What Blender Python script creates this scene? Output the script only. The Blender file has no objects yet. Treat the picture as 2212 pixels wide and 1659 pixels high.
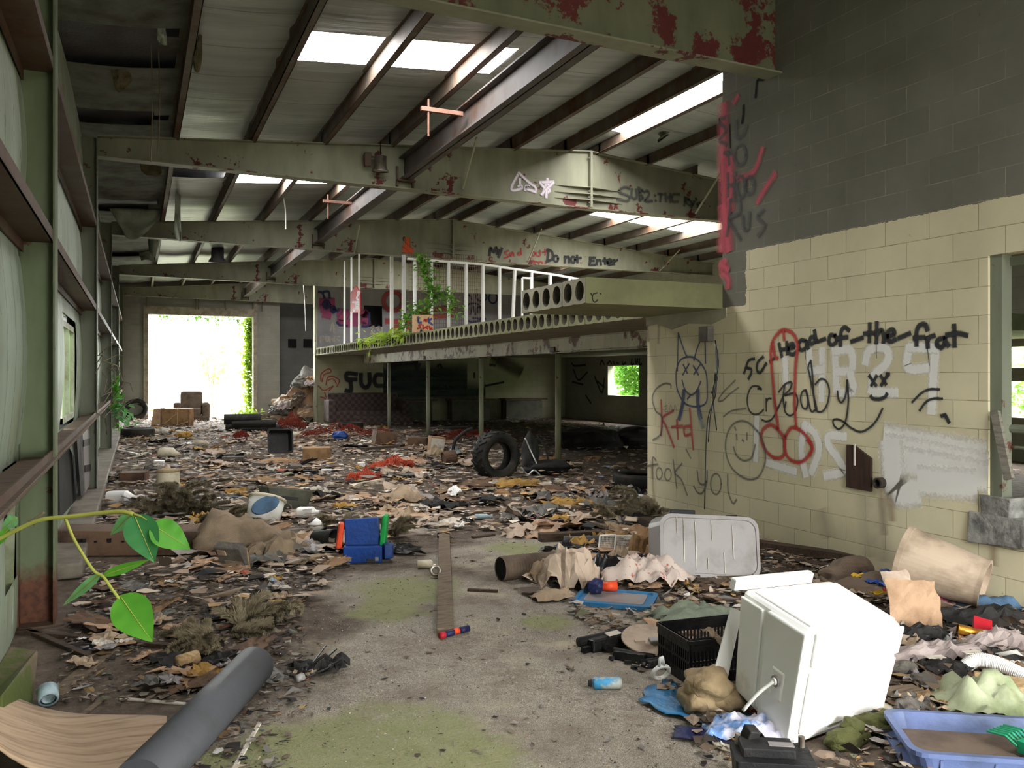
import bpy, bmesh, math, random
from math import sin, cos, tan, atan, atan2, pi, radians, sqrt
from mathutils import Vector, Matrix, Euler, noise
random.seed(7)
SC = bpy.context.scene
COL = SC.collection

# ------------------------------------------------------------------ camera, sky, exposure
FPX, CXP, HYP, EYE = 1800.0, 1106.0, 812.0, 1.6
TH = radians(24.2)
CT, ST = cos(TH), sin(TH)
cd = bpy.data.cameras.new('camera'); cam = bpy.data.objects.new('camera', cd); COL.objects.link(cam)
cam.location = (0, 0, EYE); cam.rotation_euler = (pi/2, 0, -TH)
cd.sensor_width = 36.0; cd.lens = 36.0*FPX/2212.0
cd.shift_y = -(829.5-HYP)/2212.0
cd.clip_start = 0.05; cd.clip_end = 400
SC.camera = cam
SC.view_settings.view_transform = 'Standard'
SC.view_settings.look = 'None'
SC.view_settings.exposure = 1.68
SC.view_settings.gamma = 1.0
SC.view_settings.use_curve_mapping = False
SKY = 12.0          # overcast sky radiance
ROOFLIGHT = 11.0    # glow of the translucent roof sheets under that sky
w = bpy.data.worlds.new('overcast_sky'); SC.world = w; w.use_nodes = True
nt = w.node_tree; nt.nodes.clear()
tc = nt.nodes.new('ShaderNodeTexCoord'); sx = nt.nodes.new('ShaderNodeSeparateXYZ')
rp = nt.nodes.new('ShaderNodeValToRGB'); bg = nt.nodes.new('ShaderNodeBackground'); ow = nt.nodes.new('ShaderNodeOutputWorld')
nt.links.new(tc.outputs['Generated'], sx.inputs[0]); nt.links.new(sx.outputs['Z'], rp.inputs[0])
rp.color_ramp.elements[0].position = 0.0; rp.color_ramp.elements[0].color = (0.80, 0.84, 0.80, 1)
rp.color_ramp.elements[1].position = 0.6; rp.color_ramp.elements[1].color = (1.0, 1.0, 1.0, 1)
nt.links.new(rp.outputs[0], bg.inputs[0]); bg.inputs[1].default_value = SKY
nt.links.new(bg.outputs[0], ow.inputs[0])
SC.cycles.max_bounces = 8; SC.cycles.diffuse_bounces = 5; SC.cycles.transparent_max_bounces = 16
SC.cycles.sample_clamp_indirect = 8.0
SC.cycles.use_denoising = True
try:
    SC.cycles.denoiser = 'OPENIMAGEDENOISE'
except Exception:
    pass

# ------------------------------------------------------------------ picture <-> place
def rd(px, py):
    xc = (px-CXP)/FPX
    return Vector((xc*CT+ST, CT-xc*ST, (HYP-py)/FPX))
E0 = Vector((0, 0, EYE))
def cp(px, py, zc): return E0+rd(px, py)*zc
def gp(px, py, z=0.0):
    d = rd(px, py); t = (z-EYE)/d.z
    return E0+d*t
def onX(px, py, X):
    d = rd(px, py); return E0+d*(X/d.x)
def onY(px, py, Y):
    d = rd(px, py); return E0+d*(Y/d.y)
def zcof(p): return p[0]*ST+p[1]*CT
def topx(p):
    zc = zcof(p); xc = p[0]*CT-p[1]*ST
    return (CXP+FPX*xc/zc, HYP-FPX*(p[2]-EYE)/zc)
VIEW = -TH      # z rotation that turns local +Y along the view direction

# ------------------------------------------------------------------ materials
def nn(nt, t, **kw):
    n = nt.nodes.new(t)
    for k, v in kw.items(): setattr(n, k, v)
    return n
MATS = {}
def base_mat(name):
    m = bpy.data.materials.new(name); m.use_nodes = True
    nt = m.node_tree; b = nt.nodes['Principled BSDF']
    return m, nt, b
def c4(c): return (c[0], c[1], c[2], 1.0)
def hexc(h):
    r = [int(h[i:i+2], 16)/255.0 for i in (0, 2, 4)]
    return tuple(x/12.92 if x <= .04045 else ((x+.055)/1.055)**2.4 for x in r)
def ramp_node(nt, fac, p0, c0, p1, c1, interp='LINEAR'):
    r = nn(nt, 'ShaderNodeValToRGB'); r.color_ramp.interpolation = interp
    e = r.color_ramp.elements
    e[0].position = p0; e[0].color = c4(c0) if len(c0) == 3 else c0
    e[1].position = p1; e[1].color = c4(c1) if len(c1) == 3 else c1
    nt.links.new(fac, r.inputs[0]); return r
def noise_node(nt, vec, scale, detail=5, rough=.6, dist=0.0):
    n = nn(nt, 'ShaderNodeTexNoise'); n.inputs['Scale'].default_value = scale
    n.inputs['Detail'].default_value = detail; n.inputs['Roughness'].default_value = rough
    n.inputs['Distortion'].default_value = dist
    if vec is not None: nt.links.new(vec, n.inputs['Vector'])
    return n.outputs[0]
def mix_node(nt, fac, a, b, mode='MIX'):
    m = nn(nt, 'ShaderNodeMix', data_type='RGBA', blend_type=mode)
    for sock, v in ((m.inputs[0], fac), (m.inputs[6], a), (m.inputs[7], b)):
        if hasattr(v, 'links'): nt.links.new(v, sock)
        elif isinstance(v, (int, float)): sock.default_value = v
        else: sock.default_value = c4(v)
    return m.outputs[2]
def math_node(nt, op, a, b=None, clamp=False):
    m = nn(nt, 'ShaderNodeMath', operation=op); m.use_clamp = clamp
    for i, v in enumerate((a, b)):
        if v is None: continue
        if hasattr(v, 'links'): nt.links.new(v, m.inputs[i])
        else: m.inputs[i].default_value = v
    return m.outputs[0]
def coords(nt, scale=None):
    t = nn(nt, 'ShaderNodeTexCoord'); o = t.outputs['Object']
    if scale:
        mp = nn(nt, 'ShaderNodeMapping'); mp.inputs['Scale'].default_value = scale
        nt.links.new(o, mp.inputs[0]); o = mp.outputs[0]
    return o
def bump_to(nt, b, h, strength=.3, dist=.02):
    bm = nn(nt, 'ShaderNodeBump'); bm.inputs['Strength'].default_value = strength; bm.inputs['Distance'].default_value = dist
    nt.links.new(h, bm.inputs['Height']); nt.links.new(bm.outputs[0], b.inputs['Normal'])
def M(name, col, dirt=None, lo=.45, hi=.7, scale=4, rough=.8, bump=.25, bscale=30, metal=0.0, stretch=None, spec=.3, trans=0.0):
    if isinstance(col, str): col = hexc(col)
    if isinstance(dirt, str): dirt = hexc(dirt)
    m, nt, b = base_mat(name)
    v = coords(nt, stretch)
    n1 = noise_node(nt, v, scale)
    if dirt is None: dirt = tuple(x*.6 for x in col)
    r = ramp_node(nt, n1, lo, col, hi, dirt)
    nt.links.new(r.outputs[0], b.inputs['Base Color'])
    b.inputs['Roughness'].default_value = rough; b.inputs['Metallic'].default_value = metal
    b.inputs['Specular IOR Level'].default_value = spec
    if bump: bump_to(nt, b, noise_node(nt, v, bscale, 3), bump)
    if trans:
        tr = nn(nt, 'ShaderNodeBsdfTranslucent'); nt.links.new(r.outputs[0], tr.inputs[0])
        mx = nn(nt, 'ShaderNodeMixShader'); mx.inputs[0].default_value = trans
        nt.links.new(b.outputs[0], mx.inputs[1]); nt.links.new(tr.outputs[0], mx.inputs[2])
        nt.links.new(mx.outputs[0], nt.nodes['Material Output'].inputs[0])
    MATS[name] = m; return m
def rusty(name, paint, rust, lo=.58, hi=.62, scale=6, streak=.35, rust2=None, rough=.65, floor_rust=None, grime=(.10, .09, .06)):
    """painted steel with flaked patches down to red primer or rust"""
    if isinstance(paint, str): paint = hexc(paint)
    if isinstance(rust, str): rust = hexc(rust)
    m, nt, b = base_mat(name)
    v = coords(nt); vs = coords(nt, (1.6, 1.6, .45))
    g = ramp_node(nt, noise_node(nt, vs, 2.0, 6), .35, (1, 1, 1), .85, tuple(1-streak*(1-x) for x in grime))
    p = mix_node(nt, 1.0, paint, g.outputs[0], 'MULTIPLY')
    big = noise_node(nt, v, scale*.25, 2)
    fine = noise_node(nt, v, scale, 8, .7)
    s = math_node(nt, 'ADD', math_node(nt, 'MULTIPLY', big, .5), math_node(nt, 'MULTIPLY', fine, .5))
    r = ramp_node(nt, s, lo, (0, 0, 0), hi, (1, 1, 1))
    rc = ramp_node(nt, noise_node(nt, v, scale*3, 4), .4, rust, .7, rust2 or tuple(x*.55 for x in rust)).outputs[0]
    fac = r.outputs[0]
    if floor_rust:
        sp = nn(nt, 'ShaderNodeSeparateXYZ'); nt.links.new(v, sp.inputs[0])
        zz = math_node(nt, 'ADD', sp.outputs[2], math_node(nt, 'MULTIPLY', fine, -.35))
        fr = ramp_node(nt, zz, floor_rust[0], (1, 1, 1), floor_rust[1], (0, 0, 0)).outputs[0]
        fac = math_node(nt, 'MAXIMUM', fac, fr)
    c = mix_node(nt, fac, p, rc)
    nt.links.new(c, b.inputs['Base Color']); b.inputs['Roughness'].default_value = rough
    b.inputs['Specular IOR Level'].default_value = .3
    bump_to(nt, b, fine, .12, .01)
    MATS[name] = m; return m
def paint_mat(name, col, dens=.95, soft=.35, grain=40):
    """spray paint on a wall: strong in the middle of the stroke, breaking up at its edge (uv x runs across the stroke)"""
    if isinstance(col, str): col = hexc(col)
    m, nt, b = base_mat(name)
    uv = nn(nt, 'ShaderNodeUVMap'); sp = nn(nt, 'ShaderNodeSeparateXYZ'); nt.links.new(uv.outputs[0], sp.inputs[0])
    d = math_node(nt, 'MULTIPLY', math_node(nt, 'ABSOLUTE', math_node(nt, 'SUBTRACT', sp.outputs[0], .5)), 2.0)
    n = noise_node(nt, coords(nt), grain, 3)
    d2 = math_node(nt, 'ADD', d, math_node(nt, 'MULTIPLY', math_node(nt, 'SUBTRACT', n, .5), .5))
    a = ramp_node(nt, d2, 1-soft-.25, (dens,)*3, .95, (0, 0, 0)).outputs[0]
    b.inputs['Base Color'].default_value = c4(col); b.inputs['Roughness'].default_value = .7
    nt.links.new(a, b.inputs['Alpha'])
    MATS[name] = m; return m

# ------------------------------------------------------------------ mesh building
class MB:
    def __init__(s): s.v = []; s.f = []; s.uv = {}
    def add(s, vs, fs, mtx=None):
        o = len(s.v)
        s.v += [tuple(mtx @ Vector(p)) if mtx else tuple(p) for p in vs]
        s.f += [tuple(i+o for i in f) for f in fs]; return o
    def box(s, c, d, rot=None):
        x, y, z = d[0]/2, d[1]/2, d[2]/2
        vs = [(-x, -y, -z), (x, -y, -z), (x, y, -z), (-x, y, -z), (-x, -y, z), (x, -y, z), (x, y, z), (-x, y, z)]
        m = Matrix.Translation(c)
        if rot is not None: m = m @ (rot.to_matrix().to_4x4() if isinstance(rot, Euler) else rot)
        s.add(vs, [(0, 3, 2, 1), (4, 5, 6, 7), (0, 1, 5, 4), (1, 2, 6, 5), (2, 3, 7, 6), (3, 0, 4, 7)], m); return s
    def span(s, a, b):   # box from corner to corner
        return s.box(((a[0]+b[0])/2, (a[1]+b[1])/2, (a[2]+b[2])/2), (abs(b[0]-a[0]), abs(b[1]-a[1]), abs(b[2]-a[2])))
    def hexa(s, p):      # eight corners: bottom ring, top ring
        s.add(p, [(0, 3, 2, 1), (4, 5, 6, 7), (0, 1, 5, 4), (1, 2, 6, 5), (2, 3, 7, 6), (3, 0, 4, 7)]); return s
    def bar(s, a, b, w, h, up=(0, 0, 1)):   # square bar between two points
        a, b = Vector(a), Vector(b); d = (b-a).normalized(); u = Vector(up)
        if abs(d.dot(u)) > .98: u = Vector((1, 0, 0))
        x = d.cross(u).normalized()*w/2; z = x.cross(d).normalized()*h/2
        s.hexa([a-x-z, a+x-z, b+x-z, b-x-z, a-x+z, a+x+z, b+x+z, b-x+z]); return s
    def tube(s, pts, r, n=8, caps=True, smooth=True):
        pts = [Vector(p) for p in pts]; k = len(pts); o = len(s.v)
        rr = r if isinstance(r, (list, tuple)) else [r]*k
        ref = None
        for i, p in enumerate(pts):
            d = (pts[min(i+1, k-1)]-pts[max(i-1, 0)]).normalized()
            if ref is None:
                ref = Vector((0, 0, 1)) if abs(d.z) < .9 else Vector((1, 0, 0))
            x = d.cross(ref); x = x.normalized() if x.length > 1e-6 else d.orthogonal().normalized()
            y = d.cross(x).normalized(); ref = -y if y.dot(ref) < 0 else y
            y = d.cross(x)
            for j in range(n):
                a = 2*pi*j/n; q = p+(x*cos(a)+y*sin(a))*rr[i]; s.v.append(tuple(q))
        for i in range(k-1):
            for j in range(n):
                j2 = (j+1) % n
                s.f.append((o+i*n+j, o+i*n+j2, o+(i+1)*n+j2, o+(i+1)*n+j))
        if caps:
            s.f.append(tuple(o+j for j in range(n))[::-1]); s.f.append(tuple(o+(k-1)*n+j for j in range(n)))
        return s
    def lathe(s, prof, n=24, mtx=None, close=False):
        k = len(prof); vs = []; fs = []
        for r, z in prof:
            for j in range(n):
                a = 2*pi*j/n; vs.append((r*cos(a), r*sin(a), z))
        for i in range(k-1 if not close else k):
            i2 = (i+1) % k
            for j in range(n):
                j2 = (j+1) % n; fs.append((i*n+j, i*n+j2, i2*n+j2, i2*n+j))
        s.add(vs, fs, mtx); return s
    def grid(s, fn, nu, nv):
        o = len(s.v)
        for i in range(nu+1):
            for j in range(nv+1): s.v.append(tuple(fn(i/nu, j/nv)))
        for i in range(nu):
            for j in range(nv):
                a = o+i*(nv+1)+j; s.f.append((a, a+nv+1, a+nv+2, a+1))
        return s
    def poly(s, pts, th=None, nrm=None):  # flat polygon, or a slab of it
        n = len(pts); pts = [Vector(p) for p in pts]
        if th is None:
            s.add(pts, [tuple(range(n))]); return s
        nrm = Vector(nrm).normalized()*th
        s.add(pts+[p+nrm for p in pts], [tuple(range(n))[::-1], tuple(range(n, 2*n))]+[(i, (i+1) % n, n+(i+1) % n, n+i) for i in range(n)])
        return s
    def build(s, name, mat, parent=None, smooth=False, bevel=0, solid=0, subd=0, mtx=None, wire=0):
        me = bpy.data.meshes.new(name); me.from_pydata(s.v, [], s.f); me.update()
        o = bpy.data.objects.new(name, me); COL.objects.link(o)
        if isinstance(mat, str): mat = MATS[mat]
        for q in (mat if isinstance(mat, (list, tuple)) else [mat]): me.materials.append(q)
        bm = bmesh.new(); bm.from_mesh(me); bmesh.ops.recalc_face_normals(bm, faces=bm.faces); bm.to_mesh(me); bm.free()
        if smooth: me.polygons.foreach_set('use_smooth', [True]*len(me.polygons))
        if solid:
            q = o.modifiers.new('solid', 'SOLIDIFY'); q.thickness = solid; q.offset = 0
        if bevel:
            q = o.modifiers.new('bevel', 'BEVEL'); q.width = bevel; q.segments = 3; q.limit_method = 'ANGLE'; q.angle_limit = radians(35)
        if subd:
            q = o.modifiers.new('subd', 'SUBSURF'); q.levels = subd; q.render_levels = subd
        if wire:
            q = o.modifiers.new('wire', 'WIREFRAME'); q.thickness = wire; q.use_even_offset = False
        if parent is not None: o.parent = parent
        if mtx is not None: o.matrix_basis = mtx
        return o
def T(x, y=None, z=None):
    return Matrix.Translation(x if y is None else (x, y, z))
def RZ(a): return Matrix.Rotation(a, 4, 'Z')
def RX(a): return Matrix.Rotation(a, 4, 'X')
def RY(a): return Matrix.Rotation(a, 4, 'Y')
USED = {}
def tag(o, label, cat, group=None, kind=None):
    o['label'] = label; o['category'] = cat
    if group: o['group'] = group
    if kind: o['kind'] = kind
    return o
def thing(name, label, cat, mtx=None, group=None):
    o = bpy.data.objects.new(name, None); COL.objects.link(o); o.empty_display_size = .1
    if mtx is not None: o.matrix_basis = mtx if isinstance(mtx, Matrix) else T(mtx)
    return tag(o, label, cat, group)
def struct(o, label=None):
    o['kind'] = 'structure'
    if label: o['label'] = label
    return o
def nz(p, s=1.0, seed=0.0):
    return noise.noise(Vector((p[0]*s+seed*7.13, p[1]*s-seed*3.7, (p[2] if len(p) > 2 else 0)*s+seed*1.9)))
ORD = ['zeroth', 'first', 'second', 'third', 'fourth', 'fifth', 'sixth', 'seventh', 'eighth', 'ninth', 'tenth', 'eleventh', 'twelfth', 'thirteenth', 'fourteenth', 'fifteenth', 'sixteenth']

def catmull(p, n=5):
    p = [Vector(q) for q in p]
    if len(p) < 3: return p
    out = []
    for i in range(len(p)-1):
        a = p[i-1] if i else p[i]*2-p[i+1]; b = p[i]; c = p[i+1]; d = p[i+2] if i+2 < len(p) else p[i+1]*2-p[i]
        for k in range(n):
            t = k/n
            out.append(.5*((2*b)+(c-a)*t+(2*a-5*b+4*c-d)*t*t+(3*b-a-3*c+d)*t**3))
    out.append(p[-1]); return out
PAINT_N = [0]
class Paint:
    """ribbons of spray paint lying on a flat surface"""
    def __init__(s, proj, nrm, off=(0, 0), sc=1.0):
        s.proj = proj; s.n = Vector(nrm); s.off = off; s.sc = sc; s.v = []; s.f = []; s.uv = []; s.k = 0
    def px(s, q): return s.proj(s.off[0]+q[0]*s.sc, s.off[1]+q[1]*s.sc)
    def stroke(s, pts, w, smooth=True):
        w *= 1.5 if w < .2 else 1.25
        PAINT_N[0] += 1; p = catmull([Vector((q[0], q[1], 0)) for q in pts]) if smooth and len(pts) > 2 else [Vector((q[0], q[1], 0)) for q in pts]
        P = [s.px(q) for q in p]; s.k += 1
        P = [q+s.n*(.0012+.00006*PAINT_N[0]) for q in P]
        d0 = (P[1]-P[0]).normalized(); d1 = (P[-1]-P[-2]).normalized()
        P[0] = P[0]-d0*w*.2; P[-1] = P[-1]+d1*w*.2
        o = len(s.v)
        for i, q in enumerate(P):
            d = (P[min(i+1, len(P)-1)]-P[max(i-1, 0)])
            d = d.normalized() if d.length > 1e-9 else d0
            x = d.cross(s.n).normalized()*w*.5
            s.v += [q-x, q+x]
        for i in range(len(P)-1):
            s.f.append((o+2*i, o+2*i+1, o+2*i+3, o+2*i+2)); s.uv.append((0, 1, 1, 0))
        return s
    def many(s, strokes, w):
        for q in strokes: s.stroke(q, w)
        return s
    def ell(s, cx, cy, rx, ry, w, a0=0, a1=2*pi, n=14):
        return s.stroke([(cx+rx*cos(a0+(a1-a0)*i/n), cy+ry*sin(a0+(a1-a0)*i/n)) for i in range(n+1)], w)
    def build(s, name, mat, parent=None, label=None):
        me = bpy.data.meshes.new(name); me.from_pydata([tuple(q) for q in s.v], [], s.f)
        ul = me.uv_layers.new(name='UVMap')
        i = 0
        for f in s.uv:
            for u in f:
                ul.data[i].uv = (u, 0.5); i += 1
        me.materials.append(MATS[mat] if isinstance(mat, str) else mat)
        o = bpy.data.objects.new(name, me); COL.objects.link(o)
        if parent is not None: o.parent = parent
        if label: o['label'] = label
        return o
# ------------------------------------------------------------------ sizes of the hall
XL = -.48            # inner flange of the left columns
XW = -.705            # left cladding
XB = 5.48            # face of the block wall and of the mezzanine edge
XR = 15.0            # far right wall
RY_ = [6.15, 12.3, 19.0, 26.3, 33.0]      # cross frames
RIDGE = 6.95
YE = 33.3            # end wall
def zr(X): return 4.95+(X+.6)*.0834 if X < RIDGE else 4.95+(2*RIDGE-X+.6)*.0834
PURL = [.45, 1.46, 2.47, 3.49, 4.5, 5.51, 6.5, 7.15, 8.13, 9.15, 10.16, 11.2, 12.2, 13.2, 14.2]

# ------------------------------------------------------------------ materials of the shell
def blob_mask(nt, vec, spots, nscale=3.0, namp=.5):
    """noisy round patches: list of (x, y, radius)"""
    n = noise_node(nt, vec, nscale, 6, .65); out = None
    n = math_node(nt, 'MULTIPLY', math_node(nt, 'SUBTRACT', n, .5), namp*2)
    for x, y, r in spots:
        d = nn(nt, 'ShaderNodeVectorMath', operation='DISTANCE'); nt.links.new(vec, d.inputs[0]); d.inputs[1].default_value = (x, y, 0)
        v = math_node(nt, 'SUBTRACT', 1.0, math_node(nt, 'DIVIDE', d.outputs['Value'], r))
        v = math_node(nt, 'ADD', v, n)
        out = v if out is None else math_node(nt, 'MAXIMUM', out, v)
    return out
def floor_material():
    m, nt, b = base_mat('dirty_concrete'); v = coords(nt)
    def S(px, py, r): p = gp(px, py); return (p.x, p.y, r)
    n = noise_node(nt, v, 1.1, 9, .68); f = noise_node(nt, v, 9, 8, .7); g = noise_node(nt, v, 60, 3, .6)
    con = ramp_node(nt, f, .3, (.58, .51, .42), .75, (.38, .325, .26)).outputs[0]
    k = noise_node(nt, v, 190, 2, .6)
    con = mix_node(nt, ramp_node(nt, k, .40, (.75, .75, .75), .62, (0, 0, 0)).outputs[0], con, (.09, .08, .07))
    con = mix_node(nt, ramp_node(nt, k, .62, (0, 0, 0), .70, (.8, .8, .8)).outputs[0], con, (.52, .50, .46))
    con = mix_node(nt, math_node(nt, 'MULTIPLY', ramp_node(nt, g, .45, (0, 0, 0), .75, (1, 1, 1)).outputs[0], .45), con, (.13, .11, .095))
    bare = blob_mask(nt, v, [S(980, 1500, 1.15), S(1120, 1200, .95), S(880, 1270, .75), S(1150, 1330, 1.2), S(1300, 1620, .9), S(1380, 1450, .75), S(760, 1600, .8), S(880, 1130, .7), S(1000, 1400, 1.0)], 1.8, .75)
    con = mix_node(nt, ramp_node(nt, noise_node(nt, v, 2.3, 7, .7), .47, (0, 0, 0), .66, (.75, .75, .75)).outputs[0], con, (.155, .115, .085))
    con = mix_node(nt, ramp_node(nt, noise_node(nt, v, 1.1, 4, .6), .56, (0, 0, 0), .66, (.6, .6, .6)).outputs[0], con, (.50, .43, .30))
    dirt = ramp_node(nt, bare, -.1, (1, 1, 1), .35, (0, 0, 0)).outputs[0]
    dcol = ramp_node(nt, f, .3, (.045, .032, .024), .72, (.17, .128, .096)).outputs[0]
    c = mix_node(nt, dirt, con, dcol)
    moss = blob_mask(nt, v, [S(880, 1275, .5), S(850, 1610, .5), S(960, 1640, .4), S(700, 1640, .5), S(960, 1570, .25), S(1120, 1185, .35), S(620, 1650, .5), S(840, 1320, .3), S(1180, 1345, .2)], 3.2, .9)
    mf = math_node(nt, 'MULTIPLY', ramp_node(nt, moss, 0.0, (0, 0, 0), .4, (1, 1, 1)).outputs[0], .8)
    mcol = ramp_node(nt, f, .3, (.19, .22, .075), .7, (.30, .295, .155)).outputs[0]
    c = mix_node(nt, mf, c, mcol)
    nt.links.new(c, b.inputs['Base Color']); b.inputs['Roughness'].default_value = .85
    b.inputs['Specular IOR Level'].default_value = .25
    h = math_node(nt, 'ADD', math_node(nt, 'MULTIPLY', f, .6), math_node(nt, 'MULTIPLY', g, .4))
    bump_to(nt, b, h, .5, .03)
    MATS['floor'] = m
floor_material()
def block_material(name, painted, gray, split=None, bw=.406, axis='Y', strip=None, mort=(.20, .175, .12)):
    m, nt, b = base_mat(name); v = coords(nt)
    sp = nn(nt, 'ShaderNodeSeparateXYZ'); nt.links.new(v, sp.inputs[0])
    cb = nn(nt, 'ShaderNodeCombineXYZ')
    nt.links.new(sp.outputs[1 if axis == 'Y' else 0], cb.inputs[0]); nt.links.new(sp.outputs[2], cb.inputs[1])
    br = nn(nt, 'ShaderNodeTexBrick'); nt.links.new(cb.outputs[0], br.inputs[0])
    br.inputs['Scale'].default_value = 1.0; br.inputs['Brick Width'].default_value = bw; br.inputs['Row Height'].default_value = bw/2
    br.inputs['Mortar Size'].default_value = .0035; br.inputs['Mortar Smooth'].default_value = .3; br.inputs['Bias'].default_value = 0
    br.inputs['Color1'].default_value = (1, 1, 1, 1); br.inputs['Color2'].default_value = (.90, .90, .89, 1); br.inputs['Mortar'].default_value = (.8, .78, .72, 1)
    n = noise_node(nt, v, 1.3, 6, .6); f = noise_node(nt, v, 14, 6, .7)
    pc = ramp_node(nt, n, .35, painted, .75, tuple(x*.80 for x in painted)).outputs[0]
    gc = ramp_node(nt, n, .35, gray, .7, tuple(x*.78 for x in gray)).outputs[0]
    if split is not None:
        z = math_node(nt, 'ADD', sp.outputs[2], math_node(nt, 'MULTIPLY', math_node(nt, 'SUBTRACT', f, .5), .05))
        up = math_node(nt, 'GREATER_THAN', z, split)
        if strip:   # bare strip beside the corner: Y beyond strip[0], above strip[1]
            a = math_node(nt, 'GREATER_THAN', math_node(nt, 'ADD', sp.outputs[1], math_node(nt, 'MULTIPLY', f, .12)), strip[0])
            a = math_node(nt, 'MULTIPLY', a, math_node(nt, 'GREATER_THAN', z, strip[1]))
            up = math_node(nt, 'MAXIMUM', up, a)
        c = mix_node(nt, up, pc, gc)
    else: c = pc
    sp2 = ramp_node(nt, f, .67, (1, 1, 1), .74, (.62, .58, .52)).outputs[0]
    c = mix_node(nt, 1.0, c, sp2, 'MULTIPLY')
    c = mix_node(nt, 1.0, c, br.outputs[0], 'MULTIPLY')
    mo = math_node(nt, 'MULTIPLY', br.outputs['Fac'], ramp_node(nt, noise_node(nt, v, 5, 3), .4, (.25, .25, .25), .7, (.9, .9, .9)).outputs[0])
    c = mix_node(nt, mo, c, mix_node(nt, up, mort, (.30, .28, .22)) if split is not None else mort)
    nt.links.new(c, b.inputs['Base Color']); b.inputs['Roughness'].default_value = .8; b.inputs['Specular IOR Level'].default_value = .2
    h = math_node(nt, 'ADD', math_node(nt, 'MULTIPLY', br.outputs['Fac'], -1.0), math_node(nt, 'MULTIPLY', f, .25))
    bump_to(nt, b, h, .45, .008)
    MATS[name] = m
block_material('painted_block', (.66, .59, .41), (.18, .172, .142), 2.835, .4064, 'Y', (6.62, 2.30))
block_material('grey_block', (.27, .255, .22), (.2, .2, .2), None, .4064, 'X', mort=(.38, .36, .32))
block_material('shaded_block', (.17, .165, .15), (.2, .2, .2), None, .4064, 'X', mort=(.14, .13, .12))  # recess wall: its shade is put into a darker block colour
block_material('graffiti_wall_block', (.42, .39, .26), (.30, .29, .31), 2.54, .4064, 'X')
block_material('mural_block', (.34, .33, .26), (.2, .2, .2), None, .4064, 'Y')
M('concrete', (.32, .295, .215), (.2, .185, .135), .4, .75, 3, bscale=25)
M('slab_side', (.235, .235, .125), (.16, .155, .085), .4, .75, 2.5, bscale=25)
M('slab_core', (.12, .105, .08), (.05, .045, .035), .4, .7, 6)
M('rough_block', (.28, .27, .25), (.12, .115, .11), .35, .65, 14, bump=.8, bscale=18)
rusty('frame_steel', (.27, .268, .19), (.12, .022, .022), .585, .60, 5, .5, (.09, .02, .015))
rusty('primer_steel', (.16, .165, .105), (.12, .022, .022), .525, .54, 3.2, .5, (.09, .02, .015))
rusty('column_steel', (.14, .17, .095), (.11, .04, .02), .60, .63, 7, .55, (.05, .018, .012), floor_rust=(.10, .24))
rusty('far_column_steel', (.19, .20, .15), (.12, .05, .03), .60, .63, 7, .55)
rusty('purlin_steel', (.13, .108, .085), (.10, .045, .022), .42, .62, 5, .6, (.05, .028, .018))
rusty('girt_steel', (.115, .08, .055), (.10, .05, .03), .40, .60, 5, .6, (.06, .03, .02))
rusty('mezz_beam_steel', (.68, .64, .48), (.16, .06, .025), .53, .57, 8, .5, (.06, .025, .015))
rusty('hoist_beam_steel', (.10, .085, .08), (.08, .04, .025), .5, .65, 4, .5)
rusty('post_steel', (.40, .40, .29), (.16, .07, .03), .60, .64, 10, .6)
M('white_stud', (.80, .80, .78), (.55, .5, .45), .6, .75, 10, rough=.5)
M('wood_brown', (.13, .085, .055), (.05, .033, .025), .4, .7, 3, stretch=(2, 12, 12))
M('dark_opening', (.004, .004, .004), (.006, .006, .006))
def cladding():
    m, nt, b = base_mat('pale_cladding'); v = coords(nt)
    sp = nn(nt, 'ShaderNodeSeparateXYZ'); nt.links.new(v, sp.inputs[0])
    base = ramp_node(nt, noise_node(nt, coords(nt, (1, 1, .3)), 2.2, 6), .38, (.36, .43, .36), .74, (.20, .22, .13)).outputs[0]
    seam = math_node(nt, 'PINGPONG', sp.outputs[1], .155)
    sm = ramp_node(nt, math_node(nt, 'ADD', seam, math_node(nt, 'MULTIPLY', noise_node(nt, v, 3, 2), .006)), .0035, (1, 1, 1), .009, (0, 0, 0)).outputs[0]
    c = mix_node(nt, math_node(nt, 'MULTIPLY', sm, .85), base, (.02, .02, .015))
    f = noise_node(nt, coords(nt, (1, 1, .35)), 9, 8, .7)
    c = mix_node(nt, ramp_node(nt, f, .63, (0, 0, 0), .67, (1, 1, 1)).outputs[0], c, (.06, .035, .02))
    nt.links.new(c, b.inputs['Base Color']); b.inputs['Roughness'].default_value = .6
    bump_to(nt, b, math_node(nt, 'MULTIPLY', sm, -1), .4, .01); MATS['pale_cladding'] = m
cladding()
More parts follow.
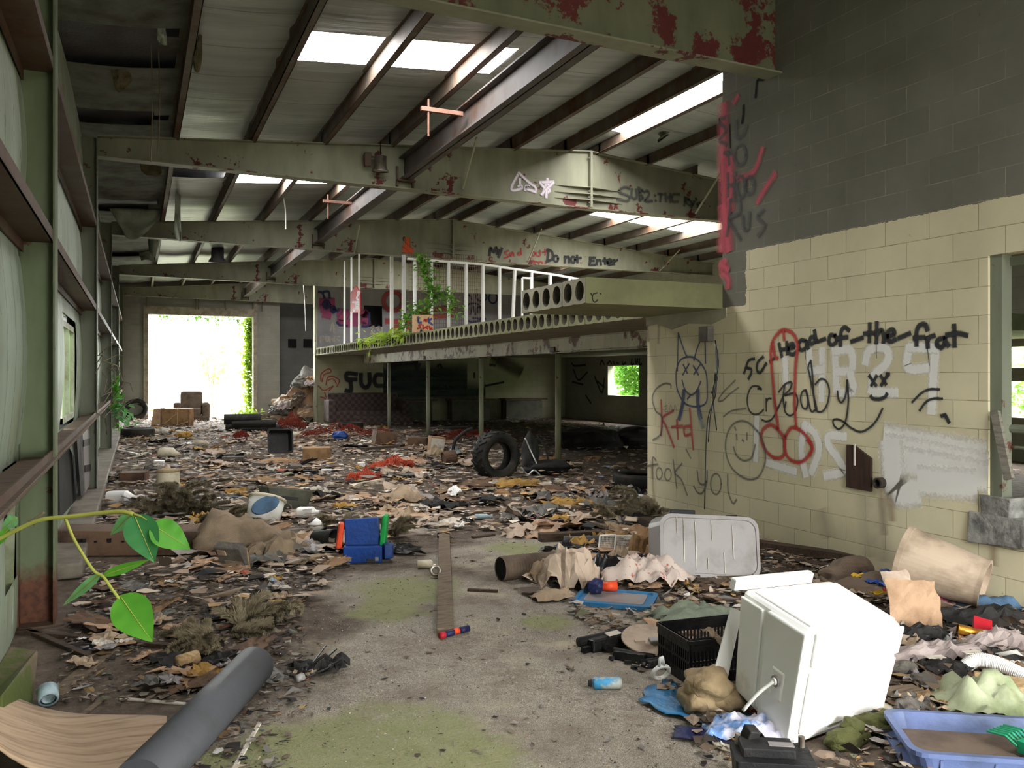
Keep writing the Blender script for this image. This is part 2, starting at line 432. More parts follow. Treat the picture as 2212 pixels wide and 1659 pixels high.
def ceiling_mat():
    m, nt, b = base_mat('roof_insulation'); v = coords(nt)
    sp = nn(nt, 'ShaderNodeSeparateXYZ'); nt.links.new(v, sp.inputs[0])
    base = ramp_node(nt, noise_node(nt, coords(nt, (.35, 2.2, 1)), 1.6, 6, .6), .38, (.345, .375, .355), .74, (.22, .235, .215)).outputs[0]
    y = math_node(nt, 'ADD', sp.outputs[1], math_node(nt, 'MULTIPLY', noise_node(nt, v, .8, 2), .12))
    seam = math_node(nt, 'PINGPONG', y, .46)
    sm = ramp_node(nt, seam, .004, (1, 1, 1), .016, (0, 0, 0)).outputs[0]
    c = mix_node(nt, math_node(nt, 'MULTIPLY', sm, math_node(nt, 'MULTIPLY', noise_node(nt, v, 1.2, 2), 1.3)), base, (.05, .05, .045))
    dark = ramp_node(nt, noise_node(nt, coords(nt, (.6, 3, 1)), 1.1, 4), .6, (0, 0, 0), .72, (1, 1, 1)).outputs[0]
    c = mix_node(nt, math_node(nt, 'MULTIPLY', dark, .55), c, (.09, .085, .07))
    nt.links.new(c, b.inputs['Base Color']); b.inputs['Roughness'].default_value = .45
    b.inputs['Specular IOR Level'].default_value = .35
    bump_to(nt, b, noise_node(nt, coords(nt, (.5, 4, 1)), 2.0, 4), .3, .04); MATS['roof_insulation'] = m
ceiling_mat()
M('shaded_soiled_lining', (.16, .17, .145), (.06, .06, .045), .38, .66, 2.5, bscale=6)  # soiled lining, darkened further so its colour carries the left strip's shade
M('roof_metal', (.07, .07, .075), (.04, .035, .035), .4, .7, 3, rough=.5)
M('torn_facing', (.30, .33, .27), (.12, .12, .08), .4, .7, 3, bscale=8)
M('torn_wool', (.14, .115, .06), (.06, .05, .03), .4, .7, 8, bump=.8, bscale=30)
m, nt, b = base_mat('roof_light'); e = nn(nt, 'ShaderNodeEmission'); e.inputs[0].default_value = (1, .99, .97, 1); e.inputs[1].default_value = ROOFLIGHT
nt.links.new(e.outputs[0], nt.nodes['Material Output'].inputs[0]); MATS['roof_light'] = m
m, nt, b = base_mat('dirty_glass'); b.inputs['Base Color'].default_value = (.30, .38, .22, 1); b.inputs['Roughness'].default_value = .3
tl = nn(nt, 'ShaderNodeBsdfTranslucent'); tl.inputs[0].default_value = (.16, .21, .10, 1); tp = nn(nt, 'ShaderNodeBsdfTransparent')
m1 = nn(nt, 'ShaderNodeMixShader'); m1.inputs[0].default_value = .6; m2 = nn(nt, 'ShaderNodeMixShader'); m2.inputs[0].default_value = .12
nt.links.new(b.outputs[0], m1.inputs[1]); nt.links.new(tl.outputs[0], m1.inputs[2]); nt.links.new(m1.outputs[0], m2.inputs[1]); nt.links.new(tp.outputs[0], m2.inputs[2])
nt.links.new(m2.outputs[0], nt.nodes['Material Output'].inputs[0]); MATS['dirty_glass'] = m

# ------------------------------------------------------------------ floor, ground
q = MB(); q.grid(lambda u, v: Vector((-1.0+16.3*u, -3.0+36.5*v, .012*nz((16*u, 36*v), .6))), 40, 90)
struct(q.build('floor', 'floor', smooth=True))
M('outside_ground', (.20, .195, .15), (.12, .14, .08), .4, .7, 1)
q = MB(); q.box((7, 18, -.12), (140, 120, .1)); struct(q.build('ground_outside', 'outside_ground'))
M('bank_green', (.10, .17, .045), (.05, .10, .025), .4, .65, 3)
q = MB(); q.grid(lambda u, v: Vector((20.5+7*v, -4+46*u, -.1+5.5*v+.5*nz((u*20, v*6), 1))), 60, 14); struct(q.build('hill_outside', 'bank_green', smooth=True))

# ------------------------------------------------------------------ walls
def wall_holes(name, mat, axis, pos, th, a0, a1, z0, z1, holes):
    """flat wall with rectangular openings; axis 'X': wall lies at X=pos and runs along Y"""
    q = MB()
    def pc(s0, s1, t0, t1):
        if s1-s0 < 1e-4 or t1-t0 < 1e-4: return
        if axis == 'X': q.span((pos, s0, t0), (pos+th, s1, t1))
        else: q.span((s0, pos, t0), (s1, pos+th, t1))
    cuts = sorted(set([a0, a1]+[h[0] for h in holes]+[h[1] for h in holes]))
    for s0, s1 in zip(cuts[:-1], cuts[1:]):
        z = z0
        for h in sorted([h for h in holes if h[0] <= s0+1e-6 and h[1] >= s1-1e-6], key=lambda h: h[2]):
            pc(s0, s1, z, h[2]); z = h[3]
        pc(s0, s1, z, z1)
    return struct(q.build(name, mat))
# left wall: bulging insulated cladding between the girts, one window
GZ = [0.0, 1.07, 2.46, 3.56, 4.95]
WIN1 = (9.35, 11.0, 1.2, 2.12)
q = MB()
ys = [-2.6+i*.31 for i in range(0, 116)]
ys = [y for y in ys if y <= YE]+[YE]
for zi in range(4):
    z0, z1 = GZ[zi], GZ[zi+1]; n = 6
    for y0, y1 in zip(ys[:-1], ys[1:]):
        for k in range(n):
            t0, t1 = k/n, (k+1)/n; za, zb = z0+(z1-z0)*t0, z0+(z1-z0)*t1
            if zi == 1 and y1 > WIN1[0] and y0 < WIN1[1] and zb > WIN1[2] and za < WIN1[3]-.02: continue
            if zi == 0 and 5.2 < y0 < 5.8 and k > 1: continue
            def P(y, t, z): return (XW+(.045 if zi else .01)*sin(pi*t)+.018*nz((y, z), .9, 3)+.012*(sin(y*20)), y, z)
            o = len(q.v); q.v += [P(y0, t0, za), P(y1, t0, za), P(y1, t1, zb), P(y0, t1, zb)]; q.f.append((o, o+1, o+2, o+3))
wl = struct(q.build('wall_left', 'pale_cladding', smooth=False))
q = MB(); q.span((XW-.10, -2.7, 0), (XW-.06, 9.2, 5)); q.span((XW-.10, 11.15, 0), (XW-.06, YE, 5)); q.span((XW-.10, 9.2, 0), (XW-.06, 11.15, 1.1)); q.span((XW-.10, 9.2, 2.3), (XW-.06, 11.15, 5))
q.build('outer_sheet', 'roof_metal', wl)
wf = MB()
for (y0, y1, z0, z1) in ((9.3, 9.37, 1.12, 2.16), (10.98, 11.05, 1.12, 2.16), (9.3, 11.05, 1.12, 1.18), (9.3, 11.05, 2.1, 2.16), (10.14, 10.18, 1.18, 2.1)):
    wf.span((XW-.04, y0, z0), (XW+.03, y1, z1))
M('aluminium_frame', (.55, .58, .48), (.3, .3, .2), .4, .7, 6)
w1 = struct(wf.build('window_1', 'aluminium_frame'))
wp = MB(); wp.span((XW-.012, 9.37, 1.18), (XW-.006, 10.98, 2.1)); wp.build('window_pane', 'dirty_glass', w1)
cb = MB(); cb.span((XW-.02, 7.4, 0), (-.40, 33, .12)); M('ledge', (.20, .17, .135), (.09, .07, .055), .4, .7, 4, bscale=18); struct(cb.build('trim_1', 'ledge', bevel=.02))

# end wall with the big door opening
DX0, DX1, DZ = .36, 4.05, 3.86
we = wall_holes('wall_end', 'grey_block', 'Y', YE, .3, XW-.06, 5.05, 0, 5.5, [(DX0, DX1, 0, DZ)])
wd = wall_holes('wall_recess', 'shaded_block', 'Y', 34.6, .2, 4.4, XR, 0, 5.7, [])
q = MB(); q.span((4.85, YE+.3, 0), (5.05, 34.6, 5.5)); struct(q.build('wall_return', 'grey_block'))
for i, px in enumerate((631, 664)):
    p = onY(px, 741, 34.58); q = MB(); q.span((p.x-.16, 34.5, p.z-.16), (p.x+.16, 34.66, p.z+.16)); q.build('vent_hole', 'dark_opening', wd)
df = MB(); df.span((DX0-.16, YE-.12, 0), (DX0, YE+.1, DZ+.2)); df.span((DX1, YE-.12, 0), (DX1+.14, YE+.1, DZ+.75)); df.span((DX0-.16, YE-.14, DZ), (DX1+.02, YE+.1, DZ+.3))
M('door_track', (.30, .27, .21), (.17, .12, .08), .4, .7, 5)
d1 = struct(df.build('door_1', 'door_track'))
q = MB()
for x in (.28, 1.95, 2.05, 3.0, 4.35): q.span((x, YE-.2, DZ+.22), (x+.04, YE-.14, DZ+.62))
q.build('track_bracket', 'purlin_steel', d1)
# right side
GW = (23.2, 25.2, .93, 1.95)
wr = wall_holes('wall_right', 'mural_block', 'X', XR, .25, -2.7, YE+1.3, 0, 5.2, [GW, (6.6, 10.7, .82, 1.5), (5.6, 11.5, 1.75, 2.15)])
wm = wall_holes('wall_mezzanine', 'graffiti_wall_block', 'Y', 28.4, .2, XB, XR, 0, 5.55, [(7.15, 7.85, 3.3, 4.05)])
q = MB(); q.span((XB-.03, 28.33, 0), (XB+.05, 28.62, 5.4)); q.build('corner_angle', 'post_steel', wm)
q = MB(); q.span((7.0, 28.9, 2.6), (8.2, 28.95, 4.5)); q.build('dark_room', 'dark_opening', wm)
wb = MB()
# block wall: lower part under the slab and upper part, with the broken opening near the camera
OP = (1.9, 3.99, .60, 2.45)
cy = [-2.6, OP[0], OP[1], 6.92]
def bw(y0, y1, z0, z1): wb.span((XB, y0, z0), (XB+.2, y1, z1))
bw(-2.6, OP[0], 0, 5.45); bw(OP[0], OP[1], 0, OP[2]); bw(OP[0], OP[1], OP[3], 5.45); bw(OP[1], 6.92, 0, 5.45); bw(6.92, 8.3, 0, 2.29)
wblk = struct(wb.build('wall_block', 'painted_block'))
wall_holes('wall_front', 'grey_block', 'Y', -2.7, .2, XW-.1, XR+.2, 0, 5.7, [(2.4, 5.3, 0, 2.5)])
q = MB()   # grey mortar bed under the slab
q.poly([(XB-.012, 6.85, 2.2), (XB-.012, 7.1, 2.14), (XB-.012, 7.5, 2.17), (XB-.012, 7.8, 2.12), (XB-.012, 8.1, 2.2), (XB-.012, 8.31, 2.18), (XB-.012, 8.31, 2.29), (XB-.012, 6.85, 2.29)], .02, (1, 0, 0))
q.build('mortar_bed', 'concrete', wblk)
q = MB()
def crackpt(px, py): p = onX(px, py, XB-.004); return p
for pts, ww in (([(1664, 158), (1650, 172), (1636, 172), (1634, 185), (1632, 212)], .03), ([(1606, 226), (1606, 245), (1603, 268)], .035), ([(1576, 268), (1578, 320)], .02), ([(1563, 330), (1557, 360), (1560, 400), (1557, 440), (1556, 458), (1558, 456)], .03)):
    for a, c in zip(pts[:-1], pts[1:]):
        A, B = crackpt(*a), crackpt(*c); d = (B-A).normalized(); n = d.cross(Vector((1, 0, 0)))*ww*.5
        q.poly([A-n, A+n, B+n, B-n])
q.build('settlement_crack', 'dark_opening', wblk)
q = MB()  # broken blocks of the sill
for (y0, y1, z0, z1, s) in ((3.72, 4.12, .42, .62, 1), (3.80, 4.05, .60, .76, 2), (3.5, 3.75, .44, .60, 3), (3.3, 3.5, .44, .53, 4)):
    vs = []
    for z in (z0, z1):
        for (x, y) in ((XB-.02, y0), (XB+.2, y0), (XB+.2, y1), (XB-.02, y1)):
            vs.append(Vector((x, y, z))+Vector((.02*nz((x, y, z), 9, s), .06*nz((y, z, x), 8, s), .05*nz((z, x, y), 7, s))))
    q.hexa(vs)
q.build('broken_block', 'rough_block', wblk, bevel=.01)
# opening frame with post and crossbars
fr = MB(); fr.span((XB+.02, 3.90, .62), (XB+.12, 3.99, 2.45)); fr.span((XB+.1, 1.9, 2.37), (XB+.16, 3.95, 2.43))
fr.tube([(XB+.12, 3.95, 1.23), (XB+.12, 1.9, 1.23)], .03); fr.tube([(XB+.12, 3.95, 1.1), (XB+.12, 1.9, 1.1)], .012)
struct(fr.build('window_2', 'far_column_steel'))
M('grey_timber', (.24, .22, .18), (.12, .10, .08), .4, .7, 3, stretch=(3, 3, 20))
q = MB(); a, c = onX(2150, 890, XB-.0), onX(2180, 1035, XB-.09); q.bar(a, c, .06, .03, (1, 0, 0))
tag(q.build('leaning_stick', 'grey_timber'), 'splintered grey stick leaning across the broken wall opening', 'stick')

# roof sheet outside, insulation ceiling, roof lights
SKYL = [(8.6, 9.45, 1.46, 3.95), (15.0, 15.9, 1.46, 4.2), (21.9, 22.7, 1.46, 4.0), (29.0, 29.8, 3.0, 6), (-1.6, -.4, 1.4, 4.0),
        (8.6, 11.6, 6.5, 7.15), (15.3, 16.9, 9.15, 12.2), (21.9, 23.4, 7.15, 9.15), (22.2, 23.2, 9.6, 12.0)]
def onroof(px, py):
    d = rd(px, py); t = 5.0
    for _ in range(30):
        p = E0+d*t; t *= (zr(p.x)-.02-EYE)/max(.05, p.z-EYE)
    return E0+d*t
def in_sky(x, y):
    for a, b_, c, d in SKYL:
        if a-1e-4 <= y <= b_+1e-4 and c-1e-4 <= x <= d+1e-4: return True
    return False
bays = [-2.7]+RY_[:]
bays[-1] = YE+1.2
xs = [XW-.1]+PURL[:7]+[RIDGE]+PURL[7:]+[XR+.2]
TORN = [(8.9, 10.0), (11.6, 12.25), (13.3, 13.7), (17.4, 18.7), (24.5, 25.5)]
q = MB(); rq = MB(); yc = set([-2.7, YE+1.2])
y = -2.7
while y < YE+1.2: yc.add(round(y, 3)); y += .23
for s in SKYL: yc.add(s[0]); yc.add(s[1])
yc = sorted(yc)
xf = sorted(set([round(s[2], 3) for s in SKYL]+[round(s[3], 3) for s in SKYL]))
for xi in range(len(xs)-1):
    x0, x1 = xs[xi], xs[xi+1]; nu = 5
    cutx = sorted(set([x0+(x1-x0)*k/nu for k in range(nu+1)]+[x for x in xf if x0 < x < x1]))
    for y0, y1 in zip(yc[:-1], yc[1:]):
        ym = (y0+y1)/2
        for c0, c1 in zip(cutx[:-1], cutx[1:]):
            xm = (c0+c1)/2
            if in_sky(xm, ym): continue
            torn = xm < .45 and any(a < ym < b_ and xm < .42-.35*abs(nz((ym, 0), 2)) for a, b_ in TORN)
            def Z(x, y):
                u = (x-x0)/(x1-x0); u = 0 if any(s_[2]-.3 < x < s_[3]+.3 and min(abs(y-s_[0]), abs(y-s_[1])) < .05 for s_ in SKYL) else u; return zr(x)-.015-.028*sin(pi*u)*(.55+.6*nz((x, y), .7, 2)+.5*abs(sin(y*3.4)))
            if not torn and not (14.8 < ym < 15.4 and .5 < xm < 1.45):
                o = len(q.v); q.v += [(c0, y0, Z(c0, y0)), (c1, y0, Z(c1, y0)), (c1, y1, Z(c1, y1)), (c0, y1, Z(c0, y1))]; q.f.append((o, o+1, o+2, o+3))
            o = len(rq.v); rq.v += [(c0, y0, zr(c0)+.06), (c1, y0, zr(c1)+.06), (c1, y1, zr(c1)+.06), (c0, y1, zr(c0)+.06)]; rq.f.append((o, o+1, o+2, o+3))
ceil = struct(q.build('ceiling', [MATS['roof_insulation'], MATS['shaded_soiled_lining']], smooth=True))
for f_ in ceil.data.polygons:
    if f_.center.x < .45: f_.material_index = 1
struct(rq.build('roof', 'roof_metal'))
for i, (a, b_, c, d) in enumerate(SKYL):
    q = MB()
    segs = [c]+([RIDGE] if c < RIDGE < d else [])+[d]
    for x0, x1 in zip(segs[:-1], segs[1:]):
        q.add([(x0, a-.02, zr(x0)-.01), (x1, a-.02, zr(x1)-.01), (x1, b_+.02, zr(x1)-.01), (x0, b_+.02, zr(x0)-.01)], [(0, 1, 2, 3)])
    struct(q.build('window_%d' % (i+3), 'roof_light'))

# ------------------------------------------------------------------ steel frames
FN = ['nearest', 'second', 'third', 'fourth', 'farthest']
for i, Y in enumerate(RY_):
    bot = 4.43
    def bt(x): return 4.50-.0115*x if x < RIDGE else 4.42
    t = thing('roof_rafter', ['pale green tapered steel rafter with big red primer patches, nearest to the camera', 'tapered steel rafter carrying the SUB2 writing and a bell lamp', 'tapered steel rafter reading Do not Enter, above the white studs', 'tapered steel rafter behind the white studs, above the painted mezzanine wall', 'red-flaked steel rafter above the big bright doorway'][i], 'rafter', (0, Y, 0), 'roof rafters')
    def top(x): return zr(x)-.215
    web = MB(); xx = [XL, 0, 2, 4, 6, RIDGE, 8, 10, 12, 14, XR-.3]
    pts = [(x, -.006, bt(x)) for x in xx]; tp_ = [(x, -.006, top(x)) for x in xx]
    for k in range(len(xx)-1):
        web.hexa([pts[k], pts[k+1], (xx[k+1], .006, bt(xx[k+1])), (xx[k], .006, bt(xx[k])), tp_[k], tp_[k+1], (xx[k+1], .006, top(xx[k+1])), (xx[k], .006, top(xx[k]))])
    wbm = web.build('web', 'primer_steel' if i == 0 else 'frame_steel', t)
    fb = MB()
    for k in range(len(xx)-1):
        a, c = xx[k], xx[k+1]; fb.hexa([(a, -.1, bt(a)-.016), (c, -.1, bt(c)-.016), (c, .1, bt(c)-.016), (a, .1, bt(a)-.016), (a, -.1, bt(a)), (c, -.1, bt(c)), (c, .1, bt(c)), (a, .1, bt(a))])
    fb.build('bottom_flange', 'frame_steel', t)
    ft = MB()
    for k in range(len(xx)-1):
        a, c = xx[k], xx[k+1]; ft.hexa([(a, -.1, top(a)), (c, -.1, top(c)), (c, .1, top(c)), (a, .1, top(a)), (a, -.1, top(a)+.014), (c, -.1, top(c)+.014), (c, .1, top(c)+.014), (a, .1, top(a)+.014)])
    ft.build('top_flange', 'frame_steel', t)
    sp = MB(); sp.span((RIDGE-.02, -.1, bot), (RIDGE-.002, .1, top(RIDGE))); sp.span((RIDGE+.002, -.1, bot), (RIDGE+.02, .1, top(RIDGE)))
    sp.build('ridge_splice', 'frame_steel', t)
    st = MB()
    for k, z in enumerate((.12, .22, .33)):
        for s in (-1, 1):
            st.hexa([(RIDGE+s*.02, -.1, bot+z), (RIDGE+s*.65, -.012, bot+z-s*.0), (RIDGE+s*.65, -.006, bot+z), (RIDGE+s*.02, -.006, bot+z), (RIDGE+s*.02, -.1, bot+z+.012), (RIDGE+s*.65, -.012, bot+z+.012), (RIDGE+s*.65, -.006, bot+z+.012), (RIDGE+s*.02, -.006, bot+z+.012)])
    st.build('stiffener', 'frame_steel', t)
    for z in (.08, .17, .27, top(RIDGE)-bot-.1):
        MB().tube([(RIDGE-.045, -.06, bot+z), (RIDGE+.045, -.06, bot+z)], .016, 6).build('bolt', 'far_column_steel', t)
    # column on the left
    c = thing('steel_column', ['green I-section wall column beside the leafy twig, rusted through at its foot', 'I-section wall column beyond the old window, second along the left wall', 'dark I-section wall column, third along the left wall', 'dark I-section wall column, fourth along the left wall', 'dark corner column beside the big bright doorway'][i], 'column', (0, Y, 0), 'left wall columns')
    mt = 'column_steel' if i == 0 else 'far_column_steel'
    hh = top(XL)
    MB().span((XW+.02, -.006, 0), (XL-.01, .006, hh)).build('web', mt, c)
    MB().span((XL-.012, -.1, 0), (XL, .1, hh)).build('inner_flange', mt, c)
    MB().span((XW+.01, -.1, 0), (XW+.022, .1, hh)).build('outer_flange', mt, c)
    MB().span((XW-.03, -.13, 0), (XL+.05, .13, .018)).build('base_plate', 'girt_steel', c)
# girts on the left wall
BN = ['beside the camera', 'past the nearest column', 'past the second column', 'past the third column', 'past the fourth column']
yb = [-2.5]+RY_
for b_ in range(5):
    for k, z in enumerate((1.05, 2.46, 3.56)):
        q = MB(); y0, y1 = yb[b_]+.008, yb[b_+1]-.008
        lip = .075
        q.span((XW+.03, y0, z), (XL-.012, y1, z+.008)); q.span((XL-.022, y0, z), (XL-.012, y1, z+lip)); q.span((XW+.03, y0, z), (XW+.04, y1, z-lip*.9))
        o = q.build('wall_girt', 'girt_steel'); tag(o, ['rusty sill-height steel girt', 'rusty head-height steel girt', 'rusty high steel girt'][k]+' on the left wall '+BN[b_], 'girt', 'wall girts')
        if k == 0 and b_ < 3:
            s = MB(); s.span((XW+.04, y0+.01, z+.0085), (XL+.015, y1-.01, z+.03))
            tag(s.build('sill_board', 'wood_brown', bevel=.004), 'weathered sill board lying on the girt '+BN[b_], 'board', 'sill boards')
# purlins
for b_ in range(1, 5):
    y0, y1 = RY_[b_-1]-.05, RY_[b_]+.02
    for k, x in enumerate(PURL):
        if b_ == 1 and x > 9: continue
        z1 = zr(x)-.012; z0 = z1-.2; s = 1 if x < RIDGE else -1
        q = MB(); q.span((x-.004, y0, z0), (x+.004, y1, z1)); q.span((x-.004, y0, z0), (x+s*.07, y1, z0+.008)); q.span((x-.004, y0, z1-.008), (x-s*.07, y1, z1))
        q.span((x+s*.062, y0, z0), (x+s*.07, y1, z0+.022))
        o = q.build('roof_purlin', 'purlin_steel')
        tag(o, 'rusty roof purlin, %s from the left wall, %s' % (ORD[k+1], ['', 'between the nearest and second rafters', 'between the second and third rafters', 'between the third and fourth rafters', 'between the fourth rafter and the end wall'][b_]), 'purlin', 'roof purlins')
# long hoist beam under the purlins
for b_ in range(1, 5):
    y0, y1 = RY_[b_-1]+.02, (RY_[b_] if b_ < 5 else YE)-.02; x = 3.72; z0, z1 = 4.58, 4.93
    q = MB(); q.span((x-.008, y0, z0), (x+.008, y1, z1)); q.span((x-.09, y0, z0), (x+.09, y1, z0+.02)); q.span((x-.09, y0, z1-.02), (x+.09, y1, z1))
    t = thing('hoist_beam', 'heavy dark brown I-beam running lengthwise %s' % ['', 'in front of the bell-lamp rafter', 'behind the bell-lamp rafter', 'above the white studs', 'nearest the end wall'][b_], 'beam', (0, 0, 0), 'lengthwise hoist beams')
    q.build('i_section', 'hoist_beam_steel', t)
    q = MB(); q.span((x-.14, y1-.05, z0-.1), (x-.11, y1-.0, z0+.2)); q.span((x+.11, y1-.05, z0-.1), (x+.14, y1, z0+.2)); q.span((x-.14, y1-.12, z0-.03), (x+.14, y1, z0-.005)); q.build('seat_bracket', 'girt_steel', t)
    if b_ < 3:
        yy = y0+(.55 if b_ == 1 else .45)*(y1-y0)
        q = MB(); q.span((x-.62, yy, z0+.20), (x-.09, yy+.05, z0+.25)); q.tube([(x-.53, yy+.02, z0-.1), (x-.53, yy+.02, z0+.35)], .012, 6); M('red_iron', (.17, .085, .06), (.10, .05, .035))
        q.build('side_bracket', 'red_iron', t)
# flange braces
for i, (pa, pb, Y, lab) in enumerate((((1030, 297), (1000, 408), 12.2, 'thin pale brace rod on the bell-lamp rafter'), ((1556, 375), (1502, 462), 12.2, 'pale brace rod beside the SUB2 writing'), ((1170, 494), (1140, 566), 18.9, 'thin brace rod in front of the red writing'), ((1468, 540), (1425, 585), 18.9, 'thin brace rod right of the Do not Enter writing'), ((777, 485), (765, 548), 18.9, 'dark brace rod left of the orange mark'))):
    a = onY(pa[0], pa[1], Y-.55); b2 = onY(pb[0], pb[1], Y)
    tag(MB().tube([a, b2], .018, 6).build('brace_rod', 'post_steel'), lab, 'rod', 'rafter braces')
# ------------------------------------------------------------------ mezzanine
Z0, Z1 = 2.29, 2.54
def hollow_edge(name, mat, x, ya, n, depth, parent):
    """face of hollow core planks at X=x seen from -X, n cores of .24 m"""
    q = MB(); core = MB(); N = 16
    for i in range(n):
        y0 = ya+.24*i; yc_ = y0+.12; zc_ = (Z0+Z1)/2; ry, rz = .086, .097
        ang = [2*pi*j/N for j in range(N)]
        el = [(x, yc_+ry*cos(a), zc_+rz*sin(a)) for a in ang]
        ot = []
        g0 = .004 if i % 2 == 0 else 0; g1 = .004 if i % 2 else 0
        for a in ang:
            c, s = cos(a), sin(a); k = 1/max(abs(c)/.12, abs(s)/.125)
            yy = max(y0+g0, min(y0+.24-g1, yc_+c*k)); ot.append((x, yy, zc_+s*k))
        o = len(q.v); q.v += el+ot
        for j in range(N):
            j2 = (j+1) % N; q.f.append((o+j, o+j2, o+N+j2, o+N+j))
        o = len(core.v); core.v += el+[(x+depth, p[1], p[2]) for p in el]
        for j in range(N):
            j2 = (j+1) % N; core.f.append((o+j, o+N+j, o+N+j2, o+j2))
        core.f.append(tuple(o+N+j for j in range(N)))
    q.build('plank_end', mat, parent); core.build('hollow_core', 'slab_core', parent)
sl = thing('mezzanine_slab', 'long mezzanine floor of hollow-core concrete planks above the steel props', 'slab', (0, 0, 0))
q = MB(); ya, yb_ = 8.36, 28.4
q.add([(XB, ya, Z0), (XR, ya, Z0), (XR, yb_, Z0), (XB, yb_, Z0), (XB, ya, Z1), (XR, ya, Z1), (XR, yb_, Z1), (XB, yb_, Z1)], [(0, 1, 2, 3), (4, 5, 6, 7), (0, 1, 5, 4), (2, 3, 7, 6)])
q.build('planks', 'concrete', sl)
hollow_edge('edge', 'slab_side', XB, ya, 83, .9, sl)
MB().span((XB, ya+83*.24, Z0), (XB+.05, yb_, Z1)).build('end_strip', 'slab_side', sl)
pj = thing('projecting_slab', 'short thick slab of hollow planks jutting out past the block wall', 'slab', (0, 0, 0))
q = MB(); x0, x1, ya, yb_ = 3.875, XB, 6.92, 8.36
q.add([(x0, ya, Z0), (x1, ya, Z0), (x1, yb_, Z0), (x0, yb_, Z0), (x0, ya, Z1), (x1, ya, Z1), (x1, yb_, Z1), (x0, yb_, Z1)], [(0, 1, 2, 3), (4, 5, 6, 7), (0, 1, 5, 4), (1, 2, 6, 5), (2, 3, 7, 6)])
q.build('planks', 'slab_side', pj)
hollow_edge('edge', 'concrete', x0, ya, 6, .9, pj)
paint_mat('spray_black', (.012, .012, .014), .96, .25)
pt = Paint(lambda a, b_: onY(a, b_, ya), (0, -1, 0), (1000, 540), 560/2212)
pt.many([[(1145, 365), (1110, 380), (1105, 420), (1125, 445), (1150, 425)], [(1092, 370), (1098, 385)], [(1170, 370), (1178, 378)]], .012).build('painted_letter', 'spray_black', pj)
# beam and props
bm_ = thing('mezzanine_beam', 'rust-streaked white steel beam carrying the mezzanine planks', 'beam', (7.04, 0, 0))
MB().span((-.008, 8.4, 2.02), (.008, 27.6, Z0)).build('web', 'mezz_beam_steel', bm_)
MB().span((-.09, 8.4, 2.02), (.09, 27.6, 2.035)).build('bottom_flange', 'mezz_beam_steel', bm_)
MB().span((-.09, 8.4, 2.275), (.09, 27.6, 2.29)).build('top_flange', 'mezz_beam_steel', bm_)
MB().span((-.09, 8.4, 2.05), (-.082, 27.6, 2.27)).build('cover_plate', 'mezz_beam_steel', bm_)
for i, y in enumerate((13.6, 17.35, 21.1, 24.85)):
    t = thing('steel_prop', 'rusty round steel prop under the mezzanine beam, %s from the block wall' % ORD[i+1], 'column', (7.04, y, 0), 'props under the mezzanine')
    MB().tube([(0, 0, .01), (0, 0, 2.0)], .055, 14).build('tube', 'post_steel', t, smooth=True)
    MB().box((0, 0, .008), (.22, .22, .016)).build('base_plate', 'girt_steel', t)
    MB().box((0, 0, 2.01), (.2, .24, .016)).build('cap_plate', 'girt_steel', t)
    if i in (0, 2): MB().box((-.05, .03, 2.08), (.14, .2, .1)).build('bracket', 'girt_steel', t, bevel=.02)
# edge posts and partition of white metal studs
posts = [(744, 5.6, 5.0), (759, 5.6, 5.0), (776, 5.6, 5.0), (846, 5.62, 4.9), (872, 5.62, 4.4)]
for i, (px, X, zt) in enumerate(posts):
    y = X/tan(atan((px-CXP)/FPX)+TH); r = .032 if i < 3 else .05
    q = MB(); q.box((0, 0, (zt-Z1)/2), (r*1.5, r*1.5, zt-Z1))
    o = q.build('edge_post', 'white_stud', mtx=T((X, y, Z1)))
    tag(o, ['thin pale post at the far end of the mezzanine edge', 'thin pale post carrying the left side of the red arrow board', 'thin pale post carrying the right side of the red arrow board', 'broad bright white post left of the wire mesh', 'broad bright white post between two mesh bays'][i], 'post', 'mezzanine edge posts')
YP = 17.4
plate = [onY(880, 557, YP), onY(1040, 569, YP), onY(1206, 593, YP), onY(1262, 604, YP)]
q = MB()
for a, c in zip(plate[:-1], plate[1:]): q.bar(a+Vector((0, 0, -.02)), c+Vector((0, 0, -.02)), .09, .04)
tag(q.build('top_plate', 'white_stud'), 'sagging white metal rail along the top of the studs', 'rail')
def plate_z(x):
    for a, c in zip(plate[:-1], plate[1:]):
        if a.x <= x <= c.x: return a.z+(c.z-a.z)*(x-a.x)/(c.x-a.x)
    return plate[-1].z
for i, px in enumerate((896, 932, 969, 1007, 1043.5, 1079, 1112, 1148, 1188, 1230)):
    x = YP*tan(atan((px-CXP)/FPX)+TH); zt = plate_z(x)-.04
    lean = .06 if i == 6 else 0
    q = MB(); hgt = zt-Z1
    q.hexa([(-.024-lean, -.045, 0), (.024-lean, -.045, 0), (.024-lean, .045, 0), (-.024-lean, .045, 0), (-.024, -.045, hgt), (.024, -.045, hgt), (.024, .045, hgt), (-.024, .045, hgt)])
    o = q.build('wall_stud', 'white_stud', mtx=T((x, YP, Z1)))
    tag(o, 'white metal stud on the mezzanine, %s from the mesh panel%s' % (ORD[i+1], ', leaning' if lean else ''), 'stud', 'white metal studs')
q = MB(); a = onY(1128, 600, YP-.1); b_ = onY(1147, 655, YP-.1)
for (u, v, s, t_) in ((a.x, a.z, b_.x, a.z), (a.x, a.z, a.x, Z1), (b_.x, a.z, b_.x, Z1)):
    q.bar((u, YP-.1, v), (s, YP-.1, t_), .04, .04)
tag(q.build('metal_frame', 'white_stud'), 'small white metal frame standing behind the projecting slab', 'frame')
